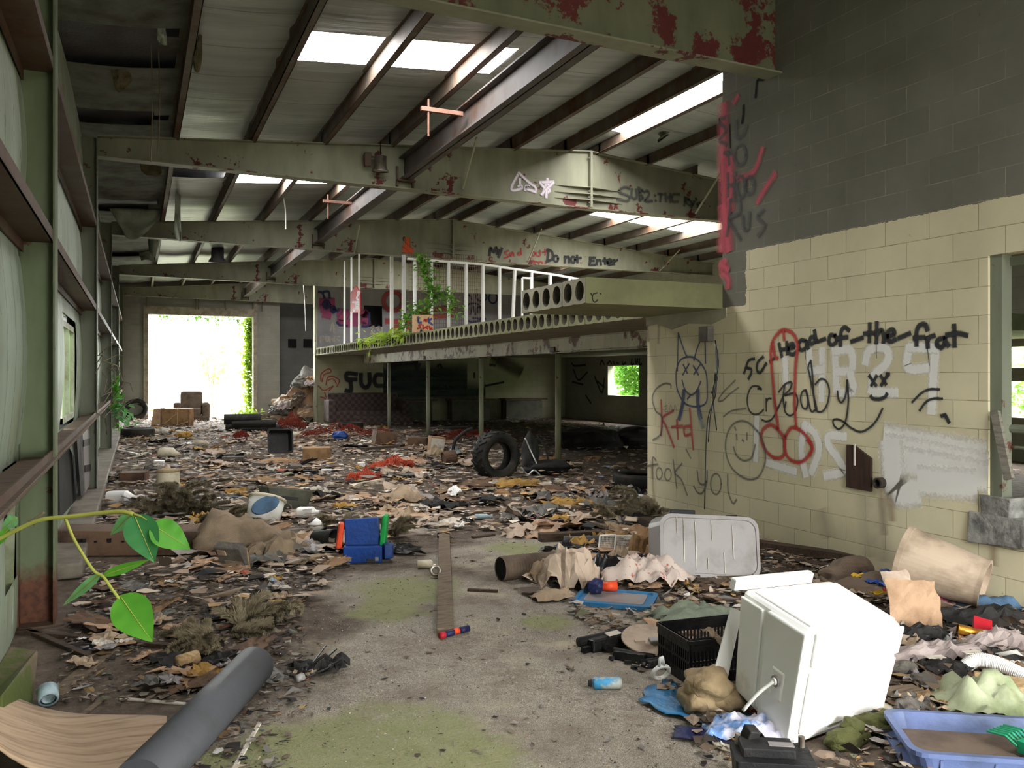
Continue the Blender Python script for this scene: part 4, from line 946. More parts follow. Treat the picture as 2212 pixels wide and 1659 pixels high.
# plain materials
for n_, c_, d_, k_ in (
    ('cardboard', '9c7a57', '6b4f36', {}), ('cardboard_dark', '6a5240', '40302a', {}), ('cardboard_light', 'b8967a', '8a6c52', {}),
    ('paper_tan', 'a8937c', '6f5d4c', {}), ('paper_white', 'cfc6bb', '8f8478', {}), ('paper_pinkish', 'bda998', '84705f', {}),
    ('plank_wood', '7a6a58', '4a3d33', dict(stretch=(2, 14, 14))), ('plank_dark', '4b3c30', '2a211b', dict(stretch=(2, 14, 14))), ('plank_fresh', 'c2a57c', '8b6c47', dict(stretch=(2, 14, 14))),
    ('plastic_white', 'f3f2f0', 'd0cac2', dict(rough=.4, lo=.6, hi=.75, bump=.05)), ('plastic_cream', 'cfc4ae', '8f7f66', dict(rough=.45)),
    ('plastic_grey', '8f8989', '756d68', dict(rough=.4, lo=.5, hi=.8, bump=.08)), ('plastic_beige', 'b9a591', '8c7967', dict(rough=.45, bump=.08)),
    ('plastic_olive', '5b5b4c', '3d3c32', dict(rough=.5)), ('plastic_black', '141416', '2a2725', dict(rough=.4)), ('plastic_dull_black', '1b1b1e', '3a3632', dict(rough=.6)),
    ('plastic_blue', '17418c', '123066', dict(rough=.4)), ('plastic_lightblue', '2f78ad', '4f6f86', dict(rough=.4)), ('plastic_bluegrey', '5f6d96', '4b556f', dict(rough=.45, bump=.1)),
    ('plastic_orange', 'e8502a', 'b03a20', dict(rough=.4)), ('plastic_green', '1fa04c', '137038', dict(rough=.4)), ('plastic_teal', '1d8f66', '12664a', dict(rough=.4)),
    ('plastic_red', 'b32430', '801a20', dict(rough=.4)), ('plastic_navy', '20244f', '151833', dict(rough=.5)), ('pipe_grey', '4a4b50', '3a3733', dict(rough=.62, lo=.5, hi=.75, bump=.08)),
    ('rubber', '1a1918', '3b332a', dict(rough=.7, bump=.4)), ('foam', '9c8768', '5c4a36', dict(bump=.9, bscale=14)), ('foam_yellow', 'b08a4a', '7a5c2c', dict(bump=.9, bscale=20)),
    ('fabric_grey', '6d6a66', '4a4743', dict(bump=.3, bscale=120)), ('fabric_dark', '2c2a29', '1c1a1a', dict(bump=.3, bscale=90)), ('fabric_brown', '6f5f52', '4d4038', dict(bump=.3, bscale=90)),
    ('fabric_mauve', '9d8f8c', '6d5f5d', {}), ('fabric_green_white', 'a7ab90', '6f7a55', dict(lo=.35, hi=.65)), ('fabric_blue', '4f6a86', '33475c', {}), ('mat_sage', '77806e', '565b50', dict(bump=.4, bscale=120)),
    ('carpet_tan', '8d7a64', '6a5a49', dict(bump=.5, bscale=160)), ('moss', '4a4c26', '2c2a1a', dict(bump=.9, bscale=25)), ('stone', '6b655f', '453f3a', dict(bump=.6)),
    ('tin', '9a938a', '6a5a48', dict(rough=.35, metal=.7)), ('netting_red', '84301f', '4c1c14', {}), ('netting_orange', 'c2553c', '8d3a28', {}),
    ('fir_needles', '877c65', '574f3f', dict(bump=0)), ('fir_needles_pale', '8b7f68', '5e5442', dict(bump=0)), ('pink_card', 'c86a86', 'd9b0a0', dict(lo=.45, hi=.6)), ('gold_foil', 'a8782c', '6f4c1c', dict(rough=.35, metal=.6)),
    ('veneer', 'b79c82', '8b7058', dict(stretch=(1, 10, 1), scale=3)), ('moss_wood', '6b5c4b', '4c5527', dict(lo=.45, hi=.55, scale=3)), ('leaf', '6db238', '3f8c2c', dict(trans=.55, rough=.5, bump=0, lo=.35, hi=.75)), ('leaf_dark', '3f7d45', '2c6a3a', dict(trans=.35, rough=.5, bump=0)), ('leaf_pale', '7db57a', '5c9a55', dict(trans=.45, rough=.5, bump=0)),
    ('stem_green', '9aa04a', '77702e', dict(bump=0)), ('twig', '6d6250', '4c4334', {}), ('bush_leaf', '6fa03c', '3f7424', dict(trans=.4, bump=0, scale=1.2)), ('bush_leaf_yellow', 'a8c04a', '6f9a34', dict(trans=.45, bump=0, scale=1.2)),
    ('glass_clear', '9fb4bc', '6d7f86', dict(rough=.2)), ('can_blue', '3f8cb8', '9fa39a', dict(lo=.45, hi=.55, scale=14, rough=.4)), ('foil_print', '6f93c9', 'c9c6d6', dict(lo=.42, hi=.52, scale=9, rough=.35)), ('cloth_red_spots', 'bfaea4', 'a35a50', dict(lo=.60, hi=.64, scale=22)), ('packet_blue', '2c4f9c', '1d3672', dict(rough=.4)), ('packet_yellow', 'd2a92c', 'a5801c', dict(rough=.4)), ('wire_white', 'c9c6c0', '8d8880', {}), ('chrome_trim', 'c9cbc8', '8c8c88', dict(rough=.3, metal=.6)),
    ('skin_brown_board', '3a2418', '22150f', dict(stretch=(6, 6, 1)))):
    M(n_, c_, d_, **k_)
def plaid():
    m, nt, b = base_mat('plaid'); v = coords(nt)
    wv = nn(nt, 'ShaderNodeTexChecker'); wv.inputs['Scale'].default_value = 9; wv.inputs[1].default_value = (.10, .06, .05, 1); wv.inputs[2].default_value = (.045, .035, .033, 1)
    nt.links.new(v, wv.inputs[0]); nt.links.new(wv.outputs[0], b.inputs['Base Color']); b.inputs['Roughness'].default_value = .9; MATS['plaid'] = m
plaid()

# ------------------------------------------------------------------ white cooler in front of the wall
def W8(L): return [cp(*p) for p in L]
cF, cE, cG = (1710, 1618, 3.57), (1905, 1547, 3.9), (1588, 1500, 3.93)
cT, cD, cI, cB = (1754, 1366, 3.45), (1955, 1348, 3.83), (1602, 1270, 3.86), (1795, 1250, 4.24)
F_, E_, G_, T_, D_, I_, B_ = W8([cF, cE, cG, cT, cD, cI, cB]); H_ = F_+(E_-F_)+(G_-F_)
ori = Vector((F_.x, F_.y, 0))
cooler = thing('cooler', 'big white ice cooler tipped on its corner beside the black crate', 'cooler', ori)
def L(v): return v-ori
MB().hexa([L(x) for x in (G_, F_, E_, H_, I_, T_, D_, B_)]).build('body', 'plastic_white', cooler, bevel=.035)
def face(a, b_, c, d, u, v, n=0.0):   # bilinear point on face a(00) b(10) c(11) d(01), pushed out
    p = a*(1-u)*(1-v)+b_*u*(1-v)+c*u*v+d*(1-u)*v
    nr = (b_-a).cross(d-a).normalized(); return p+nr*n
def panel(A, u0, u1, v0, v1, th, q):
    a, b_, c, d = A
    q.hexa([L(face(a, b_, c, d, u, v, n)) for n in (-.004, th) for (u, v) in ((u0, v0), (u1, v0), (u1, v1), (u0, v1))]); return q
LF = (G_, F_, T_, I_)      # face with the drain
RF = (F_, E_, D_, T_)      # long side
TF = (T_, D_, B_, I_)
q = MB(); panel(LF, .44, .97, .03, .97, .018, q); q.build('end_panel', 'plastic_white', cooler, bevel=.016)
q = MB(); panel(LF, .02, .36, .06, .94, .012, q); q.build('lid_side', 'plastic_white', cooler, bevel=.012)
q = MB(); panel(RF, .04, .98, .70, .985, .012, q); panel(RF, .04, .97, .12, .66, .010, q); q.build('side_panel', 'plastic_white', cooler, bevel=.01)
q = MB(); panel(TF, .05, .96, .08, .88, .010, q); q.build('back_panel', 'plastic_white', cooler, bevel=.01)
q = MB(); panel(TF, -.10, .74, .955, 1.05, .05, q); q.build('lid_rim', 'plastic_white', cooler, bevel=.008)
a = [cp(*p) for p in ((1578, 1312, 3.98), (1603, 1322, 3.98), (1562, 1512, 3.95), (1533, 1482, 3.95))]; dn = rd(1570, 1400).normalized()*.03
q = MB(); q.hexa([L(x) for x in (a[3], a[2], a[2]+dn, a[3]+dn, a[0], a[1], a[1]+dn, a[0]+dn)]); q.build('lid_edge', 'plastic_white', cooler, bevel=.006)
q = MB(); panel(LF, .60, .80, .30, .56, .022, q); q.build('handle_recess', 'plastic_white', cooler, bevel=.012)
c0 = L(face(*LF, .70, .46, .02)); nr = (F_-G_).cross(I_-G_).normalized()
MB().tube([c0, c0+nr*.012], .026, 16).build('drain_ring', 'plastic_grey', cooler)
MB().tube([c0+nr*.006, c0+nr*.02], .016, 14).build('drain_plug', 'plastic_white', cooler)
e = L(cp(1605, 1535, 3.62))
MB().tube(catmull([c0+nr*.02, (c0*.6+e*.4)+nr*.03, e]), .008, 8).build('rope_handle', 'wire_white', cooler, smooth=True)
# rubbish pressed under the cooler
def foamlump(mb, c, r, seed, sq=(1, 1, .7), n=14):
    def fn(u, v):
        a = 2*pi*u; b_ = pi*(v-.5); d = Vector((cos(a)*cos(b_), sin(a)*cos(b_), sin(b_)))
        k = r*(1+.35*nz(d, 1.7, seed)); return Vector((c[0]+d.x*k*sq[0], c[1]+d.y*k*sq[1], c[2]+d.z*k*sq[2]))
    return mb.grid(fn, n*2, n)
p0 = gp(1545, 1545); cu = thing('torn_cushion', 'burst brown foam cushion squashed under the white cooler', 'cushion', T(p0))
q = MB()
for i, (px, py, z, r) in enumerate(((1530, 1475, .13, .11), (1512, 1510, .09, .10), (1545, 1540, .06, .11), (1590, 1545, .05, .09), (1625, 1560, .05, .08), (1570, 1510, .10, .10))):
    foamlump(q, cp(px, py, 3.95)-p0, r, i)
q.build('foam_lump', 'foam', cu, smooth=True)
sheet('blue_plastic_sheet', 'plastic_lightblue', .30, .55, .02, 5, place(1497, 1530, .75, .005), 'bent bright blue plastic sheet poking out left of the white cooler', 'plastic sheet', smooth=True, ragged=.4)
sheet('printed_foil_bag', 'foil_print', .36, .20, .06, 8, place(1612, 1590, -.15, .005), 'crumpled blue and white printed bag under the white cooler', 'bag', smooth=True, n=14, dome=.05)
sheet('plastic_dish', 'plastic_navy', .34, .12, .02, 9, place(1545, 1597, -.3, .003), 'dusty dark blue plastic lid on the gravel below the cooler', 'lid', smooth=True)
o = MB().lathe([(0, .004), (.07, .004), (.085, .014), (.08, .02), (.065, .01), (0, .01)], 20).build('jar_lid', 'plastic_cream', mtx=place(1580, 1612), smooth=True); tag(o, 'small round cream lid lying left of the black battery', 'lid')
# battery
t = thing('car_battery', 'black car battery standing at the bottom edge below the cooler', 'battery', place(1668, 1745, -.12))
q = MB(); loft(q, [(.26, .17, .012, 0), (.275, .175, .012, .17), (.285, .185, .012, .172), (.285, .185, .012, .205)]); q.build('case', 'plastic_dull_black', t, bevel=.003)
q = MB()
for i in range(15): q.box((-.13+i*.0186, -.0885, .085), (.008, .008, .14))
q.build('ribs', 'plastic_dull_black', t)
MB().box((-.02, .0, .222), (.19, .11, .035)).build('vent_cover', 'plastic_dull_black', t, bevel=.006)
MB().box((.03, -.01, .2405), (.09, .035, .004)).build('label_plate', 'plastic_grey', t)
for x in (-.115, .118): MB().tube([(x, .06, .2), (x, .06, .245)], .012, 10).build('terminal', 'tin', t)
MB().box((-.07, .05, .25), (.05, .05, .05), Euler((.3, .2, .5))).build('broken_clip', 'plastic_dull_black', t, bevel=.006)
# mossy shoes
for i, (px, py, yaw, lab) in enumerate(((1830, 1612, .5, 'moss-covered old shoe under the right corner of the white cooler'), (1893, 1585, -.4, 'second mossy old shoe just right of the first one'))):
    q = MB(); foamlump(q, (0, 0, .035), .085, i+20, (1.3, .75, .55)); foamlump(q, (.045, .01, .07), .05, i+23, (1, .9, .8))
    tag(q.build('mossy_shoe', 'moss', mtx=place(px, py, yaw), smooth=True), lab, 'shoe')
# black crate
t = thing('plastic_crate', 'black slotted plastic crate left of the white cooler', 'crate', place(1537, 1448, .32))
w_, d_, h_ = .46, .34, .235
q = MB(); q.box((0, 0, .008), (w_, d_, .016)); q.build('crate_base', 'plastic_black', t)
for (nm, ax, sgn) in (('side', 0, -1), ('side', 0, 1), ('side', 1, -1), ('side', 1, 1)):
    q = MB(); Ls = w_ if ax == 0 else d_
    for k in range(int(Ls/.022)+1):
        s = -Ls/2+.006+k*.022
        if ax == 0: q.box((s, sgn*d_/2, h_/2), (.009, .008, h_))
        else: q.box((sgn*w_/2, s, h_/2), (.008, .009, h_))
    for zz, hh in ((.03, .06), (.118, .012), (.205, .06)):
        if ax == 0: q.box((0, sgn*(d_/2+.001), zz), (w_, .012, hh))
        else: q.box((sgn*(w_/2+.001), 0, zz), (.012, d_, hh))
    q.build(nm, 'plastic_black', t)
q = MB(); loft(q, [(w_+.03, d_+.03, .02, h_-.02), (w_+.03, d_+.03, .02, h_), (w_-.012, d_-.012, .02, h_), (w_-.012, d_-.012, .02, h_-.02)], cap0=False, cap1=False); q.build('rim', 'plastic_black', t)
sheet('strap', 'carpet_tan', .05, .3, .03, 3, place(1550, 1385, .2, .24), 'tan webbing strap hanging in the black crate', 'strap', ragged=.1)
# black cartridges, disc, white ring
for i, (px, py, yaw, s, lab) in enumerate(((1320, 1398, .5, 1.0, 'broken black printer cartridge with a pale sticker on the gravel'), (1362, 1428, -.6, .65, 'broken black printer cartridge beside the round pale disc'), (1428, 1440, .2, .55, 'black plastic wreckage against the crate'))):
    t = thing('printer_cartridge', lab, 'cartridge', place(px, py, yaw) @ Matrix.Scale(s, 4))
    MB().hexa([Vector(p) for p in ((-.16, -.05, .005), (.16, -.06, .005), (.15, .05, .005), (-.15, .05, .005), (-.15, -.03, .07), (.14, -.04, .09), (.14, .04, .08), (-.14, .04, .06))]).build('shell', 'plastic_black', t, bevel=.01)
    q = MB(); q.tube([(-.19, .06, .04), (.19, .07, .05)], .028, 10); q.build('roller', 'plastic_dull_black', t, smooth=True)
    for k in range(5): MB().box((random.uniform(-.2, .2), random.uniform(-.1, .1), .02), (.06, .03, .03), Euler((0, random.random(), random.random()*3))).build('broken_bit', 'plastic_black', t)
    if i == 0: MB().box((0, -.02, .088), (.09, .05, .003), Euler((.12, -.06, 0))).build('sticker', 'paper_white', t)
t = thing('round_disc', 'round pale plastic disc with a square hub left of the black crate', 'disc', place(1406, 1394, .2, .035) @ RX(.22))
MB().lathe([(0, .02), (.16, .02), (.175, .035), (.17, .045), (.155, .034), (0, .034)], 36).build('disc', 'paper_pinkish', t, smooth=True)
MB().box((.01, -.02, .042), (.06, .045, .02)).build('hub', 'plastic_grey', t, bevel=.005)
for s in (-1, 1): MB().box((s*.085+.01, -.01, .039), (.06, .02, .012)).build('hub_arm', 'paper_pinkish', t)
q = MB(); q.tube([(.045*cos(a), 0, .05+.045*sin(a)) for a in [i*2*pi/14 for i in range(15)]], .012, 8, caps=False); q.tube([(-.02, 0, .085), (-.03, 0, .16), (-.02, 0, .165), (.01, 0, .09)], .008, 6)
tag(q.build('plastic_ring', 'plastic_white', mtx=place(1423, 1467, .3) @ RX(.5), smooth=True), 'white teardrop-shaped plastic ring in front of the black crate', 'ring')
# blue can
t = thing('drink_can', 'crushed blue drink can lying alone on the gravel', 'can', place(1312, 1488, .02))
MB().lathe([(0, -.075), (.022, -.075), (.030, -.062), (.031, .06), (.024, .072), (0, .07)], 18, T(0, 0, .030) @ RY(pi/2)).build('can_body', 'can_blue', t, smooth=True)
MB().lathe([(0, -.002), (.02, -.002), (.016, -.02), (0, -.022)], 12, T(-.078, 0, .03) @ RY(pi/2)).build('can_neck', 'plastic_dull_black', t)
o = MB().lathe([(0, 0), (.018, 0), (.02, .014), (0, .016)], 12).build('bottle_cap', 'plastic_dull_black', mtx=place(1370, 1445), smooth=True); tag(o, 'small dark bottle cap right above the blue can', 'cap')
# blue storage lid with cup and yarn
t = thing('box_cover', 'bright blue storage-box lid lying flat in front of the paper bags', 'lid', place(1330, 1298, -.30))
q = MB(); loft(q, [(.55, .40, .05, .0), (.56, .41, .05, .03), (.50, .35, .04, .034), (.49, .34, .04, .018)]); q.build('rim', 'plastic_lightblue', t)
q = MB(); loft(q, [(.42, .27, .03, .016), (.42, .27, .03, .026)]); q.build('dusty_panel', 'plastic_grey', t)
q = MB(); foamlump(q, (0, 0, .05), .06, 31, (1, 1, .85)); tag(q.build('yarn_ball', 'plastic_navy', mtx=place(1286, 1281, 0, .03)), 'dark navy tangle of yarn on the blue lid', 'yarn')
o = MB().lathe([(0, -.055), (.032, -.055), (.038, .055), (.034, .055), (.03, -.045), (0, -.045)], 18, T(0, 0, .04) @ RY(pi/2)).build('plastic_cup', 'plastic_orange', mtx=place(1316, 1278, .1, .03), smooth=True); tag(o, 'orange plastic cup lying on the blue lid', 'cup')
# toy water gun at the plank end
t = thing('toy_tube', 'small navy and red toy tube beside the near end of the floor plank', 'toy', place(985, 1372, .75))
MB().tube([(-.09, 0, .022), (.03, 0, .022)], .018, 12).build('body', 'plastic_navy', t, smooth=True)
MB().tube([(.03, 0, .022), (.10, 0, .022)], .02, 12).build('grip', 'plastic_navy', t, smooth=True)
MB().tube([(-.125, 0, .022), (-.09, 0, .022)], .021, 12).build('nozzle', 'plastic_red', t, smooth=True)
MB().tube([(-.02, 0, .024), (.02, 0, .024)], .0195, 12).build('band', 'plastic_orange', t, smooth=True)
# planks
def plank(name, mat, pa, pb, wa, th, label, za=0, zb=0, cat='plank', up=None, group=None):
    a, b_ = gp(*pa, za), gp(*pb, zb); a.z += th/2; b_.z += th/2
    return tag(MB().bar(a, b_, wa, th).build(name, mat, bevel=.004), label, cat, group)
plank('floor_plank', 'plank_wood', (962, 1372), (958, 1046), .105, .045, 'long narrow plank lying lengthwise down the middle of the floor')
q = MB()
for py in (1088, 1108, 1160):
    p = gp(958, py); q.box((p.x, p.y, .024), (.14, .03, .05), Euler((0, 0, .4)))
tag(q.build('strap_scraps', 'plastic_black'), 'black plastic straps lying across the long floor plank', 'straps')
plank('loose_plank', 'plank_wood', (1008, 1112), (1215, 1095), .16, .04, 'grey plank lying crossways behind the long floor plank')
plank('loose_plank', 'plank_wood', (1190, 1098), (1325, 1100), .14, .04, 'grey plank butting the crossways one, left of the dark fir bundle')
plank('loose_plank', 'plank_wood', (1225, 1112), (1410, 1168), .20, .035, 'broad grey plank pointing at the grey storage bin', 0, .02)
plank('loose_plank', 'plank_dark', (1165, 1170), (1290, 1164), .10, .08, 'short dark timber left of the small white basket')
plank('loose_plank', 'plank_dark', (1390, 1130), (1445, 1155), .12, .07, 'dark timber propped behind the grey storage bin', .05, .05)
plank('loose_plank', 'plank_dark', (1630, 1190), (1960, 1240), .12, .10, 'dark rotten board along the foot of the block wall')
plank('loose_plank', 'plank_dark', (1640, 1205), (1920, 1255), .10, .05, 'second dark rotten board in front of the wall-foot board')
plank('loose_plank', 'plank_wood', (1455, 1246), (1650, 1262), .12, .05, 'grey board under the grey storage bin')
plank('loose_plank', 'plank_fresh', (1940, 1280), (2050, 1312), .10, .04, 'pale board below the beige bin, left of the pink box')
plank('loose_plank', 'plank_wood', (1905, 1520), (1985, 1510), .10, .06, 'grey timber offcut behind the right side of the white cooler')
t = plank('timber_offcut', 'plank_fresh', (2105, 1498), (2250, 1520), .16, .09, 'pale fresh timber block below the white corrugated hose')
plank('long_lath', 'plank_dark', (40, 1370), (400, 1405), .045, .03, 'long dark lath lying across the left foreground dirt')
plank('long_lath', 'plank_dark', (60, 1368), (205, 1430), .04, .03, 'dark lath crossing the long lath at the far left')
plank('wood_strip', 'plank_wood', (125, 1500), (250, 1395), .09, .015, 'flat brown wood strip left of the grey pipe')
plank('wood_strip', 'plank_wood', (155, 1563), (220, 1515), .03, .012, 'thin splintered pale strip above the peeled veneer sheet')
plank('wood_strip', 'paper_white', (260, 1511), (400, 1523), .025, .01, 'thin white strip touching the grey pipe')
plank('wood_strip', 'paper_white', (500, 1672), (565, 1555), .022, .008, 'thin pale strip right of the grey pipe near the bottom edge')
plank('wood_strip', 'plank_dark', (1010, 1277), (1075, 1280), .03, .02, 'short dark stick on bare concrete right of the floor plank')
plank('wood_strip', 'plank_dark', (1020, 1163), (1068, 1157), .05, .02, 'short dark stick right of the middle of the floor plank')
# paper bags heap, drain pipe
t = thing('drain_pipe', 'dirty corrugated drain pipe with a black open end, left of the paper bags', 'pipe', place(1125, 1255, 0))
a, b_ = Vector((-.16, .0, .095)), Vector((.30, .28, .08)); n_ = 40
q = MB(); pts = [a+(b_-a)*i/n_ for i in range(n_+1)]; q.tube(pts, [.092+(.006 if i % 2 else -.002) if i < 26 else .095 for i in range(n_+1)], 20, caps=False); q.build('pipe_wall', 'fabric_brown', t)
q = MB(); q.tube([a+(b_-a)*.02, a+(b_-a)*.6], .084, 20); q.build('bore', 'dark_opening', t)
bags = (('paper_tan', 1165, 1245, .36, .30, .12, 1, 'crumpled tan paper bag behind the drain pipe mouth'), ('paper_pinkish', 1225, 1268, .34, .42, .22, 2, 'tall crumpled pale paper bag in the middle of the bag heap'), ('cardboard_light', 1275, 1235, .5, .3, .10, 3, 'creased brown paper behind the tall pale bag'), ('paper_pinkish', 1268, 1262, .24, .2, .13, 4, 'square pale carton beside the tall paper bag'), ('paper_tan', 1195, 1292, .3, .2, .05, 5, 'flat tan paper in front of the tall paper bag'), ('cardboard', 1395, 1202, .42, .36, .17, 6, 'crumpled brown paper bag leaning on the grey storage bin'), ('paper_tan', 1340, 1215, .26, .2, .09, 7, 'tan cardboard flap under the white basket'))
for mt, px, py, w_, h_, am, sd, lab in bags:
    sheet('paper_bag', mt, w_, h_, am*.6, sd, place(px, py, sd*.7), lab, 'paper bag', n=12, dome=am, ragged=.35, f=5)
q = MB().box((0, 0, .07), (.12, .03, .13), Euler((.2, .1, .2))); tag(q.build('red_carton', 'plastic_red', mtx=place(1185, 1247, .2)), 'small red carton tucked between the tan paper bags', 'carton')
sheet('spotted_cloth', 'cloth_red_spots', .62, .42, .10, 12, place(1400, 1262, -.25), 'pale cloth with red spots bundled below the grey storage bin', 'cloth', n=18, dome=.16, smooth=True, f=5)
sheet('black_bag', 'plastic_black', .34, .3, .08, 14, place(1312, 1250, .3), 'black plastic bag between the pale carton and the spotted cloth', 'bag', n=14, dome=.12, smooth=True)
sheet('black_bag', 'plastic_black', .6, .22, .05, 15, place(1235, 1190, .1), 'glossy black plastic scraps behind the paper bags', 'bag', n=14, dome=.03)
q = MB().tube([(-.2, 0, .05), (.3, .04, .05)], .045, 12); tag(q.build('grey_tube', 'pipe_grey', mtx=place(1265, 1180, 0), smooth=True), 'short dull grey tube left of the small white basket', 'tube')
# white basket
t = thing('wire_basket', 'small white wire letter basket standing behind the paper bags', 'basket', place(1326, 1200, -.15))
w_, h_ = .27, .17
for (x0, x1, dp) in ((-.14, 0, .05), (0, .14, .02)):
    q = MB(); k = 0
    x = x0
    while x <= x1+.001: q.bar((x, dp*(x-x0)/(x1-x0), .01), (x+.015, dp*(x-x0)/(x1-x0)+.03, h_), .004, .004); x += .012
    z = .01
    while z < h_: q.bar((x0+z*.08, z*.17, z), (x1+z*.08, dp+z*.17, z), .004, .004); z += .016
    q.build('wire_grid', 'wire_white', t)
    q = MB(); a, b_, c, d = Vector((x0, 0, .005)), Vector((x1, dp, .005)), Vector((x1+.015, dp+.03, h_)), Vector((x0+.015, .03, h_))
    for s, e in ((a, b_), (b_, c), (c, d), (d, a)): q.tube([s, e], .007, 6)
    q.build('frame', 'plastic_white', t)
# grey storage bin on its side, beige bin
t = thing('storage_bin', 'translucent grey plastic storage bin lying on its side against the block wall', 'bin', T(cp(1533, 1180, 6.55)) @ RZ(VIEW+.02) @ RX(pi/2-.34) @ RZ(-.05) @ Matrix.Scale(.92, 4))
q = MB(); loft(q, [(.88, .56, .10, -.38), (.92, .60, .11, -.36), (.84, .52, .10, -.02), (.80, .48, .09, .0)]); q.build('shell', 'plastic_grey', t, smooth=False)
q = MB(); loft(q, [(.85, .53, .10, .0), (.85, .53, .10, .012), (.80, .47, .09, .014), (.79, .46, .09, .004)]); q.build('base_ridge', 'plastic_grey', t)
q = MB()
for x, y0, y1 in ((-.22, -.15, .22), (-.12, -.2, .2), (-.28, .1, .24), (.02, .05, .22), (.2, -.1, .18), (.12, -.22, -.05), (-.02, -.2, -.1)): q.box((x, (y0+y1)/2, .0135), (.006, y1-y0, .001))
q.build('white_streaks', 'paper_white', t)
MB().box((-.2, .30, -.15), (.22, .05, .1)).build('latch', 'plastic_dull_black', t, bevel=.01)
MB().box((.22, .27, -.1), (.1, .04, .08)).build('handle', 'plastic_dull_black', t, bevel=.01)
a, b_ = cp(1950, 1200, 5.95), cp(2128, 1262, 5.62); ax = (b_-a).normalized()
mt_ = Matrix.Translation(a) @ ax.to_track_quat('Z', 'Y').to_matrix().to_4x4()
t = thing('waste_bin', 'beige tapered plastic waste bin lying on its side at the foot of the block wall', 'bin', mt_)
ln = (b_-a).length
q = MB(); q.lathe([(.0, .02), (.19, .02), (.205, .0), (.215, .03), (.213, .06), (.165, ln-.03), (.168, ln), (.145, ln), (.14, ln-.05), (0, ln-.05)], 40); q.build('shell', 'plastic_beige', t, smooth=False)
q = MB(); q.lathe([(.208, .0), (.222, .0), (.222, .035), (.21, .035)], 40); q.build('rim', 'plastic_beige', t)
# items on the block wall
t = thing('wall_board', 'dark brown five-sided board fixed low on the block wall', 'board', (0, 0, 0))
q = MB(); q.poly([onX(a, b_, XB-.001) for a, b_ in ((1833, 960), (1847, 961), (1885, 990), (1885, 1062), (1832, 1052))], .025, (-1, 0, 0)); q.build('panel', 'skin_brown_board', t)
p = onX(1846, 982, XB-.03); MB().span((p.x-.003, p.y-.008, p.z-.09), (p.x+.002, p.y+.008, p.z+.09)).build('paint_run', 'paper_white', t)
p = onX(1906, 1043, XB); q = MB(); q.lathe([(.03, 0), (.045, 0), (.045, .06), (.03, .06), (.028, .0)], 16, T(p.x, p.y, p.z) @ RY(-pi/2)); q.lathe([(0, .012), (.03, .012)], 16, T(p.x, p.y, p.z) @ RY(-pi/2)); tag(q.build('pipe_stub', 'rubber'), 'short rusty pipe stub right of the brown wall board', 'pipe')
p = onX(1532, 722, XB); t = thing('junction_box', 'small grey junction box with torn cables on the block wall', 'box', (p.x, p.y, p.z))
MB().box((-.04, 0, 0), (.08, .16, .16)).build('housing', 'stone', t, bevel=.008)
for i, (dy, ln_) in enumerate(((.02, 1.0), (-.03, .75), (-.06, .62), (-.09, .5))):
    pts = [onX(1545, 735, XB-.05)-p, onX(1547+i*1.5, 790, XB-.03)-p, onX(1546-3*i+ (0), 850, XB-.025)-p]
    if i == 0: pts += [onX(1534, 885, XB-.025)-p, onX(1526, 935, XB-.025)-p, onX(1522, 1100, XB-.02)-p]
    if i == 1: pts += [onX(1534, 900, XB-.025)-p, onX(1530, 955, XB-.02)-p]
    if i == 2: pts += [onX(1548, 930, XB-.02)-p]
    MB().tube(catmull(pts), .006, 6).build('cable', 'plastic_black', t, smooth=True)
q = MB(); foamlump(q, (0, 0, 0), .03, 3, (.5, 1, 1.6)); q.build('torn_cable_knot', 'plastic_black', t, mtx=T(onX(1546, 815, XB-.03)-p))
# ------------------------------------------------------------------ right foreground rubbish
t = thing('storage_tray', 'blue-grey plastic storage tray full of dirt at the bottom right', 'tray', place(2165, 1652, -.16))
q = MB(); tub(q, .80, .42, .12, .06, .012, .93, .018); q.build('shell', 'plastic_bluegrey', t)
q = MB(); loft(q, [(.73, .36, .05, .012), (.74, .37, .05, .05)]); q.build('dirt_fill', 'fabric_brown', t)
q = MB(); loft(q, [(.85, .47, .07, .028), (.85, .47, .07, .045)]); q.build('skirt', 'plastic_bluegrey', t)
q = MB()
for k in range(4): q.box((-.3+k*.2, -.205, .055), (.012, .012, .07))
q.build('ribs', 'plastic_bluegrey', t)
q = MB()
for k in range(6): q.tube([(-.05+k*.02, 0, .03), (-.06+k*.024, .04, .06), (-.06+k*.024, .12, .05)], .006, 6)
q.box((0, -.05, .03), (.10, .10, .05)); tag(q.build('toy_rake', 'plastic_teal', mtx=place(2212, 1622, .5, .06), bevel=.002), 'green toy rake lying in the blue-grey tray', 'toy')
sheet('camo_cloth', 'fabric_green_white', .46, .34, .10, 21, place(2140, 1545, -.4), 'crumpled green and white cloth behind the blue-grey tray', 'cloth', n=16, dome=.12, smooth=True, f=4)
sheet('grey_cloth', 'fabric_mauve', .75, .28, .07, 22, place(2000, 1432, .15), 'long mauve-grey crumpled sheet right of the white cooler', 'cloth', n=16, dome=.07)
sheet('grey_cloth', 'fabric_mauve', .5, .25, .06, 23, place(2165, 1400, -.2), 'mauve-grey crumpled sheet by the right edge above the hose', 'cloth', n=14, dome=.06)
sheet('dark_cloth', 'fabric_dark', .6, .3, .06, 24, place(2130, 1350, .1), 'dark crumpled cloth under the red packet', 'cloth', n=14, dome=.08)
sheet('dark_cloth', 'fabric_dark', .4, .22, .05, 25, place(1990, 1382, -.2), 'dark crumpled cloth above the mauve-grey sheet', 'cloth', n=12, dome=.05)
